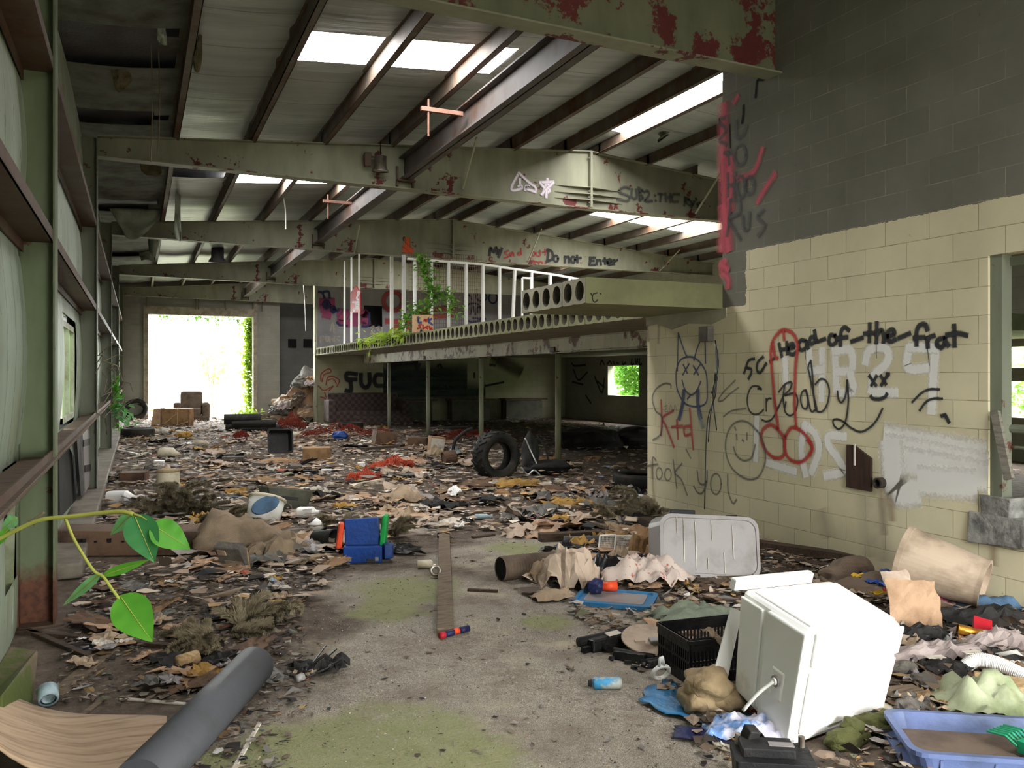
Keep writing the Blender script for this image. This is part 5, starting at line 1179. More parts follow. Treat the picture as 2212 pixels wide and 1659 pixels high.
sheet('blue_cloth', 'fabric_blue', .46, .2, .05, 26, place(2125, 1318, -.25), 'folded dull blue cloth right of the pink box', 'cloth', n=14, dome=.07, smooth=True)
pts = [gp(2085, 1440, .05), gp(2110, 1425, .09), gp(2150, 1432, .09), gp(2195, 1452, .07), gp(2240, 1475, .05)]; pts = catmull(pts, 22)
tag(MB().tube(pts, [.033+(.005 if i % 2 else 0) for i in range(len(pts))], 14).build('corrugated_hose', 'plastic_white'), 'white corrugated hose at the right edge above the timber block', 'hose')
pts = catmull([gp(1985, 1447, .03), gp(2020, 1436, .04), (gp(2075, 1440, .03))], 10)
tag(MB().tube(pts, [.014+(.003 if i % 2 else 0) for i in range(len(pts))], 8).build('thin_hose', 'fabric_blue'), 'thin blue-grey ribbed hose beside the mauve-grey sheet', 'hose')
def boxy(name, mat, px, py, d, rot, label, cat, z=0, mat2=None):
    t = thing(name, label, cat, place(px, py, rot[2], z) @ Euler((rot[0], rot[1], 0)).to_matrix().to_4x4())
    MB().box((0, 0, d[2]/2), d).build('carton', mat, t, bevel=.003)
    if mat2: MB().box((0, -d[1]/2-.0015, d[2]/2), (d[0]*.96, .003, d[2]*.8)).build('printed_side', mat2, t)
    return t
boxy('pink_box', 'pink_card', 2050, 1305, (.17, .14, .04), (.25, .1, -.3), 'small pink printed box in front of the beige bin', 'box', .02, 'paper_white')
boxy('red_packet', 'plastic_red', 2120, 1362, (.10, .14, .04), (.5, .2, -.4), 'red packet lying on dark cloth near the right edge', 'packet', .06)
o = MB().lathe([(.028, -.06), (.032, 0), (.026, .03), (.034, .07), (.03, .07), (0, .02)], 16, T(0, 0, .05) @ RY(pi/2+.2)).build('crushed_can', 'gold_foil', mtx=place(2092, 1382, -.3, .03), smooth=True); tag(o, 'crushed golden can above the white label scrap on the right', 'can')
boxy('blue_white_packet', 'can_blue', 1942, 1450, (.13, .05, .05), (0, 0, .15), 'blue and white packet beside the right flank of the cooler', 'packet', .01)
for i, (px, py, w_, h_, sd, mt, lab) in enumerate(((1975, 1362, .3, .34, 30, 'cardboard_light', 'pale cardboard panel propped up right of the cooler'), (1945, 1330, .2, .3, 31, 'paper_pinkish', 'pale board slanting behind the pale cardboard panel'))):
    o = sheet('cardboard_sheet', mt, w_, h_, .01, sd, place(px, py, -.15+.3*i, .0) @ RX(1.0), lab, 'cardboard', ragged=.15); o.location.z = .15
t = [('packet_blue', 1893, 1262), ('packet_blue', 1915, 1240), ('packet_blue', 1880, 1245), ('packet_yellow', 1900, 1285), ('packet_yellow', 1945, 1290), ('packet_blue', 1920, 1270), ('packet_yellow', 1862, 1250), ('plastic_red', 1925, 1285), ('paper_white', 1940, 1268), ('packet_yellow', 1990, 1282), ('packet_blue', 1905, 1252)]
for i, (mt, px, py) in enumerate(t):
    sheet('snack_packet', mt, .13, .09, .03, 40+i, place(px, py, i*1.1, .10) @ RX(.4*nz((i, 2), 1.1)), 'crumpled %s packet in the bright packet heap left of the beige bin' % {'packet_blue': 'blue', 'packet_yellow': 'yellow', 'plastic_red': 'red', 'paper_white': 'white'}[mt], 'packet', n=5, group='bright packets behind the cooler: '+mt.split('_')[1])
q = MB(); foamlump(q, (0, 0, .06), .2, 50, (1.1, .9, .7), 20); tag(q.build('rag_heap', 'fabric_brown', mtx=place(1835, 1262)), 'brown leafy heap behind the white cooler by the wall foot', 'heap')
q = MB(); foamlump(q, (0, 0, .04), .3, 51, (1.2, .8, .35), 20); tag(q.build('rag_heap', 'fabric_brown', mtx=place(1905, 1285)), 'low brown heap carrying the bright packets', 'heap')
sheet('bath_mat', 'mat_sage', .62, .36, .05, 52, place(1505, 1340, .1), 'sage green folded bath mat left of the cooler top', 'mat', n=14, dome=.06, smooth=True, ragged=.15)
for i, (px, py) in enumerate(((1955, 1462), (1960, 1545), (2000, 1490))):
    q = MB(); foamlump(q, (0, 0, .035), .07, 60+i, (1.2, .8, .7)); tag(q.build('stone', 'stone', mtx=place(px, py, i)), ['grey stone beside the blue and white packet', 'grey stone left of the blue-grey tray', 'grey stone among rags above the blue-grey tray'][i], 'stone')
t = thing('caulk_tube', 'dirty white tube with nozzle poking out behind the cooler toward the tray', 'tube', place(1905, 1545, .05))
MB().tube([(-.09, 0, .03), (.05, 0, .03)], .026, 14).build('barrel', 'plastic_cream', t, smooth=True); MB().tube([(.05, 0, .03), (.08, 0, .03), (.12, 0, .034)], [.012, .009, .004], 10).build('nozzle', 'plastic_white', t, smooth=True)
for i, (px, py, mt, lab) in enumerate(((2020, 1420, 'paper_white', 'white label on the mauve-grey sheet'), (2100, 1410, 'paper_white', 'white price tag above the corrugated hose'))):
    o = MB().box((0, 0, .003), (.10, .045, .003)).build('paper_label', mt, mtx=place(px, py, .1, .12)); tag(o, lab, 'label')
# ------------------------------------------------------------------ left foreground
a, b_ = gp(553, 1478), gp(300, 1760); a.z = b_.z = .105
t = thing('plastic_pipe', 'thick dark grey plastic pipe lying in the left foreground', 'pipe', (0, 0, 0))
d = (b_-a).normalized(); q = MB(); q.tube([a+d*.03, b_], .1, 40, caps=True); q.tube([a, a+d*.03], [.088, .1], 40, caps=True); q.build('pipe_wall', 'pipe_grey', t, smooth=False)
for p_ in t.children: p_.data.polygons.foreach_set('use_smooth', [len(f.vertices) == 4 for f in p_.data.polygons])
def vn(u, v):
    s = gp(-60+420*u, 1560+170*v); k = (1-u)
    return Vector((s.x, s.y, .035+.5*max(0, k-.35)**2+.03*v*k+.02*nz((u*3, v*3), 1, 4)))
tag(MB().grid(vn, 16, 10).build('veneer_sheet', 'veneer', solid=.008, smooth=True), 'curled pale veneer sheet peeling up in the bottom left corner', 'sheet')
a, b_ = gp(15, 1440, .1), gp(45, 1600, .05)
tag(MB().hexa([cp(*p) for p in ((-90, 1640, 3.55), (10, 1600, 3.55), (72, 1520, 4.05), (-10, 1520, 4.05), (-80, 1560, 3.55), (5, 1500, 3.6), (84, 1405, 4.3), (20, 1395, 4.3))]).build('mossy_beam', 'moss_wood', bevel=.012), 'moss-stained squared beam end at the far left foreground', 'beam')
o = MB().lathe([(.035, 0), (.045, .0), (.048, .07), (.042, .07), (.03, .01)], 18, RX(-1.1)).build('glass_jar', 'glass_clear', mtx=place(105, 1512, .6, .045), smooth=True); tag(o, 'small broken glass jar lying left of the grey pipe', 'jar')
sheet('blue_lattice', 'plastic_navy', .30, .16, .02, 70, place(247, 1393, .1), 'flat blue plastic scrap half buried behind the long lath', 'plastic scrap', ragged=.5)
# broken umbrella by the pipe
t = thing('broken_umbrella', 'broken black folding umbrella right of the grey pipe end', 'umbrella', place(655, 1470, .3))
for i in range(6): MB().tube([(-.02, -.05, .02), (random.uniform(-.05, .25), random.uniform(0, .35), random.uniform(.015, .07))], .005, 5).build('rib', 'plastic_black', t)
sheet('cover', 'fabric_dark', .26, .2, .06, 71, T(.1, .12, .0), parent=t, n=10, ragged=.5)
MB().tube([(-.04, -.05, .03), (.0, -.03, .03)], .02, 10).build('handle', 'plastic_grey', t, smooth=True)
# cardboard box and carpet at the left
t = thing('flat_cardboard_box', 'long brown cardboard box with black lettering against the left wall', 'box', place(295, 1200, .05))
MB().hexa([Vector(p) for p in ((-.75, 0, 0), (.7, -.02, 0), (.7, .4, 0), (-.75, .4, 0), (-.75, .03, .22), (.7, .03, .20), (.7, .4, .2), (-.75, .4, .22))]).build('carton', 'cardboard_dark', t, bevel=.006)
q = MB()
for i, x in enumerate((-.5, -.46, -.36, -.24, -.12, .0, .06)):
    q.box((x, .006, .135), (.03, .012, .035)) if i in (0, 1, 3, 5) else q.box((x, .006, .125), (.02, .012, .015))
q.build('black_print', 'plastic_black', t)
sheet('carpet_offcut', 'carpet_tan', .85, .75, .16, 75, place(520, 1185, .35), 'stiff tan carpet offcut folded over beside the long cardboard box', 'carpet', n=14, dome=.22, ragged=.15, f=2.5, smooth=True)
sheet('carpet_offcut', 'carpet_tan', .4, .6, .10, 76, place(585, 1205, -.3), 'tan carpet strip hanging down right of the folded carpet', 'carpet', n=10, dome=.1, ragged=.2)
sheet('paper_bag', 'paper_tan', .5, .3, .05, 77, place(640, 1215, .1), 'flat torn tan paper in front of the toy bench', 'paper bag', n=10, ragged=.5)
t = thing('wall_heater', 'dusty grey appliance casing tipped on the tan carpet', 'appliance', place(512, 1228, -.35) @ RX(.55))
MB().box((0, .02, .12), (.26, .08, .24)).build('casing', 'stone', t, bevel=.008)
q = MB()
for k in range(7): q.box((.02, -.022, .03+k*.012), (.18, .006, .005))
q.box((-.06, -.024, .19), (.08, .01, .05)); q.build('grille', 'paper_tan', t)
MB().tube([(.15, -.02, .02), (.19, .0, .23)], .006, 6).build('rod', 'plank_fresh', t)
# toy bench (blue, orange, green)
t = thing('toy_bench', 'blue toy workbench with an orange and a green side, left of the floor plank', 'toy', place(782, 1212, .12))
MB().box((0, .06, .23), (.30, .06, .26), Euler((-.12, -.05, 0))).build('back_panel', 'plastic_blue', t, bevel=.012)
MB().box((.01, -.02, .07), (.33, .14, .14)).build('box_base', 'plastic_blue', t, bevel=.012)
MB().box((-.19, .04, .22), (.05, .12, .22), Euler((0, .12, .1))).build('orange_side', 'plastic_orange', t, bevel=.015)
MB().box((.19, .05, .26), (.05, .14, .26), Euler((0, .10, -.1))).build('green_side', 'plastic_green', t, bevel=.015)
for x in (-.1, .13): MB().box((x, -.092, .035), (.03, .006, .03)).build('clip', 'plastic_grey', t)
MB().box((.21, .0, .09), (.08, .16, .12), Euler((0, 0, .3))).build('side_wing', 'plastic_blue', t, bevel=.01)
o = MB().lathe([(0, -.12), (.075, -.12), (.09, .11), (.095, .12), (.085, .12), (.07, -.1), (0, -.1)], 22, T(0, 0, .09) @ RY(pi/2-.1)).build('plant_pot', 'plastic_dull_black', mtx=place(702, 1185, -.5), smooth=True); tag(o, 'black plant pot lying on its side left of the toy bench', 'pot')
sheet('black_rags', 'plastic_black', .45, .25, .05, 78, place(845, 1195, .2), 'tangle of black plastic right of the toy bench', 'rag', n=12, dome=.05, ragged=.5)
o = boxy('black_tray', 'plastic_dull_black', 815, 1212, (.2, .14, .03), (0, .1, .3), 'flat black tray in front of the toy bench', 'tray', .0)
o = MB().lathe([(0, -.06), (.035, -.06), (.037, .05), (.02, .065), (0, .065)], 16, T(0, 0, .037) @ RY(pi/2)).build('tin_can', 'plastic_cream', mtx=place(918, 1228, .05), smooth=True); tag(o, 'pale tin lying just left of the floor plank', 'tin')
o = MB().lathe([(.02, 0), (.045, 0), (.05, .03), (.035, .04), (.02, .02)], 18, T(0, 0, .05) @ RX(1.2)).build('jar_lid', 'tin', mtx=place(940, 1247, .2), smooth=True); tag(o, 'round rusty lid leaning by the floor plank below the pale tin', 'lid')
# white bin with blue panel, olive tote
t = thing('toilet_training_seat', 'white rounded plastic bin with a blue panel, tipped in front of the olive tote', 'bin', place(565, 1132, .35) @ RX(-.35) @ RY(.25))
MB().lathe([(0, 0), (.13, 0), (.18, .08), (.19, .28), (.175, .28), (.165, .1), (0, .03)], 28).build('bowl', 'plastic_white', t, smooth=True)
q = MB(); q.poly([(.15*cos(a)*.82-.085*sin(a)*.57-.01, -.20, .17+.15*cos(a)*.57+.085*sin(a)*.82) for a in [i*2*pi/24 for i in range(24)]], .05, (0, 1, 0)); q.build('blue_panel', 'fabric_blue', t)
q = MB(); q.tube([(.19*cos(a), .19*sin(a), .28) for a in [i*2*pi/24 for i in range(25)]], .02, 8, caps=False); q.build('rim', 'plastic_cream', t, smooth=True)
t = thing('storage_tote', 'olive grey storage tote lying open on its side behind the white bin', 'bin', place(612, 1104, .55) @ RX(-.12) @ RY(.16))
q = MB(); tub(q, .56, .40, .27, .05, .012, .84, .02); q.build('shell', 'plastic_olive', t)
q = MB(); loft(q, [(.20, .02, .005, .13), (.20, .02, .005, .17)], mtx=T(0, -.188, 0)); q.build('handle_slot', 'plastic_dull_black', t)
t = thing('bleach_bottle', 'white plastic bottle lying right of the olive tote', 'bottle', place(664, 1118, .05))
q = MB(); loft(q, [(.10, .12, .03, -.11), (.115, .14, .04, -.09), (.115, .14, .04, .06), (.05, .05, .02, .1), (.045, .045, .02, .13)], mtx=T(0, 0, .06) @ RY(pi/2)); q.build('body', 'plastic_white', t, smooth=False)
MB().lathe([(0, .13), (.025, .13), (.025, .15), (0, .15)], 12, T(0, 0, .06) @ RY(pi/2)).build('cap', 'plastic_grey', t)
o = MB().lathe([(0, -.04), (.05, -.04), (.065, .06), (.06, .06), (.045, -.03), (0, -.03)], 18, T(0, 0, .06) @ RY(1.1)).build('white_cup', 'plastic_white', mtx=place(680, 1150, .8), smooth=True); tag(o, 'white plastic cup lying above the black plant pot', 'cup')
t = thing('milk_jug', 'white plastic jug lying at the left wall foot', 'jug', place(262, 1090, .1))
q = MB(); loft(q, [(.16, .16, .05, -.16), (.17, .17, .05, -.1), (.17, .17, .05, .06), (.06, .06, .025, .15), (.05, .05, .02, .18)], mtx=T(0, 0, .085) @ RY(pi/2)); q.build('body', 'plastic_white', t)
MB().tube([(.04, -.09, .12), (.10, -.11, .11), (.13, -.08, .09)], .014, 8).build('handle', 'plastic_white', t, smooth=True)
t = thing('white_pail', 'rust-rimmed white pail standing upside down in the left middle ground', 'pail', place(363, 1064))
MB().lathe([(.15, 0), (.155, .02), (.145, .29), (.135, .31), (0, .31)], 28).build('pail_wall', 'plastic_cream', t, smooth=True)
MB().lathe([(.146, .285), (.150, .29), (.138, .318), (0, .318)], 28).build('rusty_bottom', 'foam', t, smooth=True)
sheet('white_wad', 'paper_white', .14, .12, .05, 80, place(360, 1018, 0, 0) @ T(0, 0, .0), 'crumpled white wad behind the white pail', 'paper', n=8, dome=.1)
# ------------------------------------------------------------------ middle ground
def tyre(px, py, R, wd, label, mtx=None, lugs=0, flat=False):
    t = thing('tyre', label, 'tyre', mtx if mtx is not None else place(px, py))
    m_ = T(0, 0, wd/2+.005) if flat else T(0, 0, R) @ RX(pi/2)
    r0 = R*.58
    prof = [(r0, -wd*.34), (R*.8, -wd*.5), (R*.95, -wd*.46), (R*.985, -wd*.3), (R*.985, wd*.3), (R*.95, wd*.46), (R*.8, wd*.5), (r0, wd*.34), (r0*1.06, wd*.25), (R*.88, wd*.40), (R*.93, 0), (R*.88, -wd*.4), (r0*1.06, -wd*.25)]
    MB().lathe(prof, 48, m_, close=True).build('casing', 'rubber', t, smooth=True)
    MB().lathe([(r0*1.02, -wd*.37), (r0*1.08, -wd*.44), (r0*1.14, -wd*.40)], 48, m_, close=True).build('bead', 'rubber', t, smooth=True)
    if lugs:
        q = MB()
        for i in range(lugs):
            for s in (-1, 1):
                a = 2*pi*(i+.25*s)/lugs
                q.box((0, 0, 0), (R*.075, R*.11, wd*.52), m_ @ RZ(a) @ T(R*.985, 0, s*wd*.25) @ RX(.5*s))
        q.build('tread_lugs', 'rubber', t, bevel=.008)
    return t
tyre(1072, 1036, .37, .30, 'big lugged tractor tyre standing upright in the middle ground', place(1072, 1036, .62), 18)
t = thing('vehicle_seat', 'dark padded vehicle seat with chrome trim lying right of the tractor tyre', 'seat', place(1150, 1026, .1))
q = MB(); foamlump(q, (.27, 0, .13), .30, 90, (1.25, .8, .42), 22); q.build('seat_cushion', 'fabric_dark', t, smooth=True)
q = MB(); foamlump(q, (-.02, .12, .30), .24, 91, (.55, .8, 1.35), 22); q.build('backrest', 'fabric_dark', t, smooth=True)
MB().tube(catmull([(-.12, -.05, .60), (-.05, -.1, .42), (.05, -.12, .2), (.08, -.12, .1)]), .014, 6).build('chrome_trim', 'chrome_trim', t, smooth=True)
MB().tube(catmull([(-.2, -.15, .15), (-.1, -.2, .03), (0, -.2, .1), (.1, -.22, .02)]), .014, 6).build('bent_trim', 'chrome_trim', t, smooth=True)
MB().tube(catmull([(.1, .2, .62), (.22, .15, .45), (.28, .1, .22)]), .016, 6).build('frame_tube', 'fabric_dark', t, smooth=True)
tyre(755, 926, .42, .22, 'tyre lying flat on the red netting', place(755, 928, 0), 0, True)
tyre(640, 921, .40, .16, 'flat dark tyre behind the log-like rolls', place(640, 922), 0, True)
tyre(610, 884, .45, .18, 'dark tyre lying flat beside the right jamb of the bright doorway', place(600, 900), 0, True)
tyre(300, 915, .42, .24, 'dark tyre leaning in the far left corner', place(292, 908, .3) @ RX(-.5), 0)
tyre(298, 942, .42, .24, 'dark tyre lying flat in the left middle distance', place(298, 945), 0, True)
for i, (px, py, ln_, r, z) in enumerate(((520, 917, .9, .14, .30), (530, 931, 1.15, .13, .0), (560, 935, 1.0, .11, .0), (545, 925, 1.1, .11, .2))):
    tag(MB().tube([(-ln_/2, 0, r), (ln_/2, .3, r)], r, 16).build('black_roll', 'rubber', mtx=place(px, py, 0, z), bevel=.02), ['short black roll on top of the roll stack', 'long black roll at the bottom left of the roll stack', 'black roll lowest right in the roll stack', 'black roll in the middle of the roll stack'][i], 'roll', 'stack of black rolls')
t = thing('black_tub', 'broken black plastic tub standing on end in the middle distance', 'tub', place(602, 987, .35) @ T(0, .1, .02) @ RX(1.32) @ RY(.12))
q = MB(); tub(q, .46, .46, .22, .05, .012, .9, .02); q.build('shell', 'plastic_black', t); t.location.z += .25
boxy('cardboard_box', 'cardboard', 684, 996, (.5, .4, .26), (0, 0, .2), 'brown cardboard box right of the black tub', 'box')
boxy('cardboard_box', 'cardboard', 940, 978, (.30, .3, .34), (0, .12, .3), 'orange-brown upright carton with a white label near the tyre', 'box', .0, 'paper_white')
sheet('dark_red_bag', 'mural_red', .3, .3, .08, 93, place(968, 985, 0), 'dark red bag beside the orange-brown carton', 'bag', n=10, dome=.22) if False else None
q = MB(); foamlump(q, (0, 0, .12), .17, 94, (1.1, .9, .8)); tag(q.build('blue_ball', 'plastic_blue', mtx=place(735, 953, 0), smooth=True), 'flat dull blue ball in front of the red netting', 'ball')
for i, (px, py, w_, h_, am, mt, lab) in enumerate(((628, 932, .8, .6, .28, 'netting_red', 'red plastic netting bundled to the left of the plaid sofa'), (745, 946, 2.2, 1.2, .20, 'netting_red', 'red plastic netting spread in front of the plaid sofa'), (848, 1014, .72, .4, .12, 'netting_orange', 'orange-red netting folded left of the tractor tyre'), (785, 1040, .5, .3, .10, 'netting_orange', 'small orange netting scrap in the middle litter'), (520, 950, .35, .3, .12, 'netting_red', 'small red netting tangle below the roll stack'), (1010, 948, 1.6, .7, .14, 'netting_red', 'dim red netting in the shade under the mezzanine'))):
    o = MB().grid(crumple(w_, h_, am, 100+i, 0, 5, .3, am*.9), 26, 18).build('safety_netting', mt, mtx=place(px, py, .1*i), wire=.014); tag(o, lab, 'netting', None)
# armchair with box before the bright door
t = thing('armchair', 'brown recliner armchair silhouetted in front of the bright doorway', 'armchair', place(414, 910, .38))
for nm, c, d in (('seat', (0, .1, .32), (.62, .6, .3)), ('backrest', (0, .42, .62), (.74, .28, .86)), ('armrest', (.47, .1, .36), (.26, .75, .62)), ('armrest', (-.47, .1, .36), (.26, .75, .62)), ('skirt', (0, .1, .1), (1.1, .8, .2))):
    MB().box(c, d, Euler((-.15 if nm == 'backrest' else 0, 0, 0))).build(nm, 'fabric_brown', t, bevel=.09 if nm in ('backrest', 'armrest') else .04)
t = boxy('cardboard_box', 'cardboard', 384, 921, (.86, .4, .56), (0, 0, .0), 'cardboard box standing in front of the recliner armchair', 'box')
for a, b_ in (((-.3, -.27, .1), (.05, -.27, .4)), ((.1, -.27, .05), (.1, -.27, .56)), ((.0, -.27, .03), (.42, -.27, .16))): MB().bar(a, b_, .03, .03, (0, 1, 0)).build('stick', 'plank_fresh', t)
MB().hexa([Vector(p) for p in ((-.75, -.25, 0), (-.48, -.25, 0), (-.48, .2, 0), (-.75, .2, 0), (-.66, -.25, .56), (-.48, -.25, .58), (-.48, .2, .58), (-.66, .2, .56))]).build('side_flap', 'cardboard_light', t)
# plaid sofa
a = onY(690, 905, 27.3); t = thing('plaid_sofa', 'dark plaid sofa against the mezzanine wall behind the red netting', 'sofa', T(5.75, 27.2, 0))
for nm, c, d in (('seat', (1.2, .1, .25), (2.3, .8, .4)), ('backrest', (1.2, .62, .55), (2.4, .3, .95)), ('armrest', (2.45, .15, .45), (.25, .9, .75)), ('armrest', (0, .15, .45), (.25, .9, .75)), ('loose_cushion', (1.6, -.5, .15), (1.9, .5, .3))):
    MB().box(c, d).build(nm, 'plaid', t, bevel=.06)
# junk heap by the end wall
hp = gp(650, 892)
for i, (px, py, zc, r, sq, mt, lab) in enumerate(((655, 870, 29.5, .8, (1, .8, .7), 'fabric_brown', 'brown fabric lump low in the junk heap by the mezzanine wall'), (668, 835, 30.0, .75, (.7, .7, 1.1), 'fabric_grey', 'tall grey rag mound at the top of the junk heap'), (630, 880, 29.0, .55, (1.3, .8, .6), 'paper_tan', 'tan crumpled padding at the left of the junk heap'), (640, 855, 29.4, .6, (.8, .8, .8), 'fabric_mauve', 'pale rag bundle in the middle of the junk heap'))):
    p = cp(px, py, zc); p.z = max(.05, p.z-.25); q = MB(); foamlump(q, (0, 0, r*sq[2]*.6), r, 110+i, sq, 18); tag(q.build('rag_bundle', mt, mtx=T(p.x, p.y, max(0, p.z-.4))), lab, 'rags')
for i, (pa, pb, w_, mt, lab) in enumerate((((612, 890), (655, 830), .5, 'veneer', 'ribbed pale panel leaning on the junk heap'), ((640, 895), (682, 855), .4, 'cardboard_light', 'pale board leaning right in the junk heap'), ((655, 900), (680, 880), .5, 'paper_white', 'white sheet at the foot of the junk heap'))):
    a, b_ = cp(*pa, 28.6), cp(*pb, 29.0); tag(MB().bar(a, b_, w_, .05, (0, 1, 0)).build('junk_board', mt), lab, 'board')
t = thing('wrecked_chair', 'white-draped wrecked chair frame at the left of the junk heap', 'chair', place(600, 893, .2))
for x in (-.35, .35): MB().tube([(x, 0, 0), (x, 0, 1.0)], .035, 8).build('leg', 'wire_white', t)
sheet('draped_cover', 'paper_white', 1.0, .8, .12, 120, T(0, .2, .85), parent=t, n=10, dome=.15)
MB().box((0, .4, .5), (.7, .3, .8)).build('seat_block', 'fabric_brown', t, bevel=.08)
rj = random.Random(31)
for i in range(22):
    px, py = rj.uniform(600, 680), rj.uniform(800, 895); py = max(py, 905-(px-590)*1.25)
    p = cp(px, py, rj.uniform(28.3, 29.6)); mt = rj.choice(['paper_white', 'fabric_grey', 'cardboard_light', 'fabric_brown', 'paper_tan', 'cardboard', 'fabric_mauve', 'veneer'])
    nm = {'paper_white': 'white sheet', 'fabric_grey': 'grey rag', 'cardboard_light': 'pale cardboard', 'fabric_brown': 'brown rag', 'paper_tan': 'tan paper', 'cardboard': 'brown cardboard', 'fabric_mauve': 'mauve rag', 'veneer': 'pale panel'}[mt]
    sheet('heap_'+{'panel': 'board'}.get(nm.split()[1], nm.split()[1]), mt, rj.uniform(.4, .9), rj.uniform(.3, .6), .12, 300+i, T(p) @ RZ(VIEW+rj.uniform(-.6, .6)) @ RX(rj.uniform(.3, 1.2)), 'crumpled %s tossed on the junk heap by the mezzanine wall' % nm, nm.split()[1], n=8, dome=.12, group=nm+'s on the junk heap')
# twig pile
q = MB()
for i in range(90):
    a = random.uniform(0, pi); l_ = random.uniform(.2, .6); x, y = random.gauss(0, .55), random.gauss(0, .35)
    q.tube([(x-l_*cos(a), y-l_*sin(a)*.7, random.uniform(.02, .25)), (x+l_*cos(a), y+l_*sin(a)*.7, random.uniform(.02, .3))], .012, 4)
tag(q.build('twig_pile', 'twig', mtx=place(602, 911)), 'tangled pile of dry sticks before the junk heap', 'twigs', None, 'stuff')
# assorted middle-ground things
o = MB().lathe([(0, -.17), (.10, -.17), (.115, -.12), (.115, .1), (.05, .16), (.04, .2), (0, .2)], 20, T(0, 0, .11) @ RY(pi/2)).build('water_jug', 'plastic_cream', mtx=place(362, 992, -.05), smooth=True); tag(o, 'cloudy plastic jug lying on the floor beyond the white pail', 'jug')
boxy('white_carton', 'plastic_white', 344, 1007, (.16, .14, .10), (0, 0, .2), 'small white carton beyond the white pail', 'carton')
boxy('grey_block', 'stone', 505, 1000, (.38, .2, .12), (0, 0, .1), 'long grey block left of the black tub', 'block')
boxy('grey_block', 'stone', 560, 1012, (.22, .16, .1), (0, .1, .2), 'grey concrete lump below the black tub', 'block')
boxy('grey_block', 'stone', 636, 1018, (.2, .16, .12), (.2, .1, .5), 'grey broken block right of the black tub', 'block')
boxy('black_box', 'plastic_black', 671, 1032, (.22, .12, .12), (0, 0, -.1), 'small black plastic box right of the grey broken block', 'box')
boxy('white_carton', 'plastic_white', 705, 1024, (.16, .1, .08), (0, 0, .1), 'small white tub right of the small black box', 'carton')
boxy('white_carton', 'plastic_white', 780, 1010, (.12, .1, .09), (0, 0, .3), 'white plastic pot left of the orange-red netting', 'carton')
sheet('paper_plate', 'paper_white', .3, .18, .03, 121, place(690, 1062, .2) @ RX(.5), 'ribbed white plate tilted in the litter above the white bottle', 'plate', smooth=True, dome=.05)
plank('white_pipe', 'plastic_cream', (757, 1056), (828, 1042), .07, .06, 'cream plastic pipe lying above the tan rag', 0, 0, 'pipe')
sheet('tan_rag', 'paper_tan', .62, .34, .08, 122, place(870, 1085, .2), 'crumpled tan rag left of the far end of the floor plank', 'rag', n=14, dome=.13, f=4)
sheet('plastic_bag', 'plastic_white', .2, .18, .05, 123, place(982, 1072, 0), 'crumpled white plastic bag beside the far end of the floor plank', 'bag', n=8, dome=.10)
sheet('plastic_bag', 'glass_clear', .3, .25, .06, 124, place(982, 984, 0), 'clear plastic bag left of the tractor tyre', 'bag', n=8, dome=.14)
sheet('paper_bag', 'paper_tan', .5, .35, .10, 125, place(942, 990, .4), 'tan paper bag in front of the orange-brown carton', 'paper bag', n=10, dome=.14)
sheet('plastic_bag', 'plastic_grey', .26, .22, .06, 126, place(1105, 1125, 0), 'grey plastic wad behind the crossways plank', 'bag', n=10, dome=.10)
o = MB().lathe([(0, -.1), (.03, -.1), (.032, .03), (.012, .07), (.012, .1), (0, .1)], 14, T(0, 0, .032) @ RY(pi/2)).build('water_bottle', 'glass_clear', mtx=place(1045, 1122, .1), smooth=True); tag(o, 'clear bottle with a blue band right of the floor plank', 'bottle')
o = MB().box((0, 0, .02), (.45, .26, .04)).build('corrugated_sheet', 'plastic_grey', mtx=place(1310, 1078, 0)) if False else None
q = MB(); q.grid(lambda u, v: Vector((-.25+.5*u, -.12+.24*v, .03+.025*sin(u*40))), 60, 2); tag(q.build('corrugated_sheet', 'plastic_grey', mtx=place(1312, 1072, 0) @ RX(.2), solid=.004), 'small corrugated clear sheet left of the dark fir bundle', 'sheet')
boxy('white_tray', 'plastic_white', 1385, 1080, (.26, .18, .06), (0, .05, .1), 'white plastic tray at the corner of the block wall', 'tray', .03)
tyre(1375, 1045, .45, .2, 'dark tyre lying flat behind the block wall corner', place(1390, 1052), 0, True)
q = MB(); foamlump(q, (0, 0, .2), .55, 130, (1.3, .8, .5), 18); tag(q.build('dark_rag_mound', 'fabric_dark', mtx=place(1270, 970, 0)), 'dark rag mound in the shade right of the first prop', 'rags')
q = MB(); foamlump(q, (0, 0, .2), .45, 131, (1.2, .8, .6), 18); tag(q.build('dark_rag_mound', 'fabric_dark', mtx=place(1375, 968, 0)), 'dark rag mound in the shade at the block wall corner', 'rags')
sheet('clear_tray', 'glass_clear', .4, .25, .05, 132, place(1222, 968, 0), 'clear plastic tray behind the nearest prop', 'tray', n=6, dome=.08)
plank('white_board', 'plastic_grey', (930, 925), (1020, 922), .35, .03, 'pale board lying in the dark under the mezzanine', 0, 0, 'board')
plank('white_board', 'plank_dark', (1080, 945), (1185, 940), .15, .1, 'dark beam on the floor under the mezzanine', 0, 0, 'board')
plank('white_board', 'paper_white', (250, 968), (295, 978), .18, .02, 'white board lying by the left wall in the middle distance', 0, .02, 'board')
plank('white_board', 'plastic_white', (243, 973), (297, 985), .06, .05, 'bright white trim strip under the white board', 0, .02, 'board')
boxy('cardboard_box', 'cardboard_dark', 290, 1045, (.35, .3, .18), (0, 0, .2), 'dark cardboard carton left of the white pail', 'box')
plank('wood_strip', 'plank_fresh', (215, 1040), (280, 1028), .04, .03, 'thin pale stick left of the dark carton')
plank('wood_strip', 'plank_dark', (390, 1047), (545, 1038), .06, .05, 'dark pole lying right of the white pail')
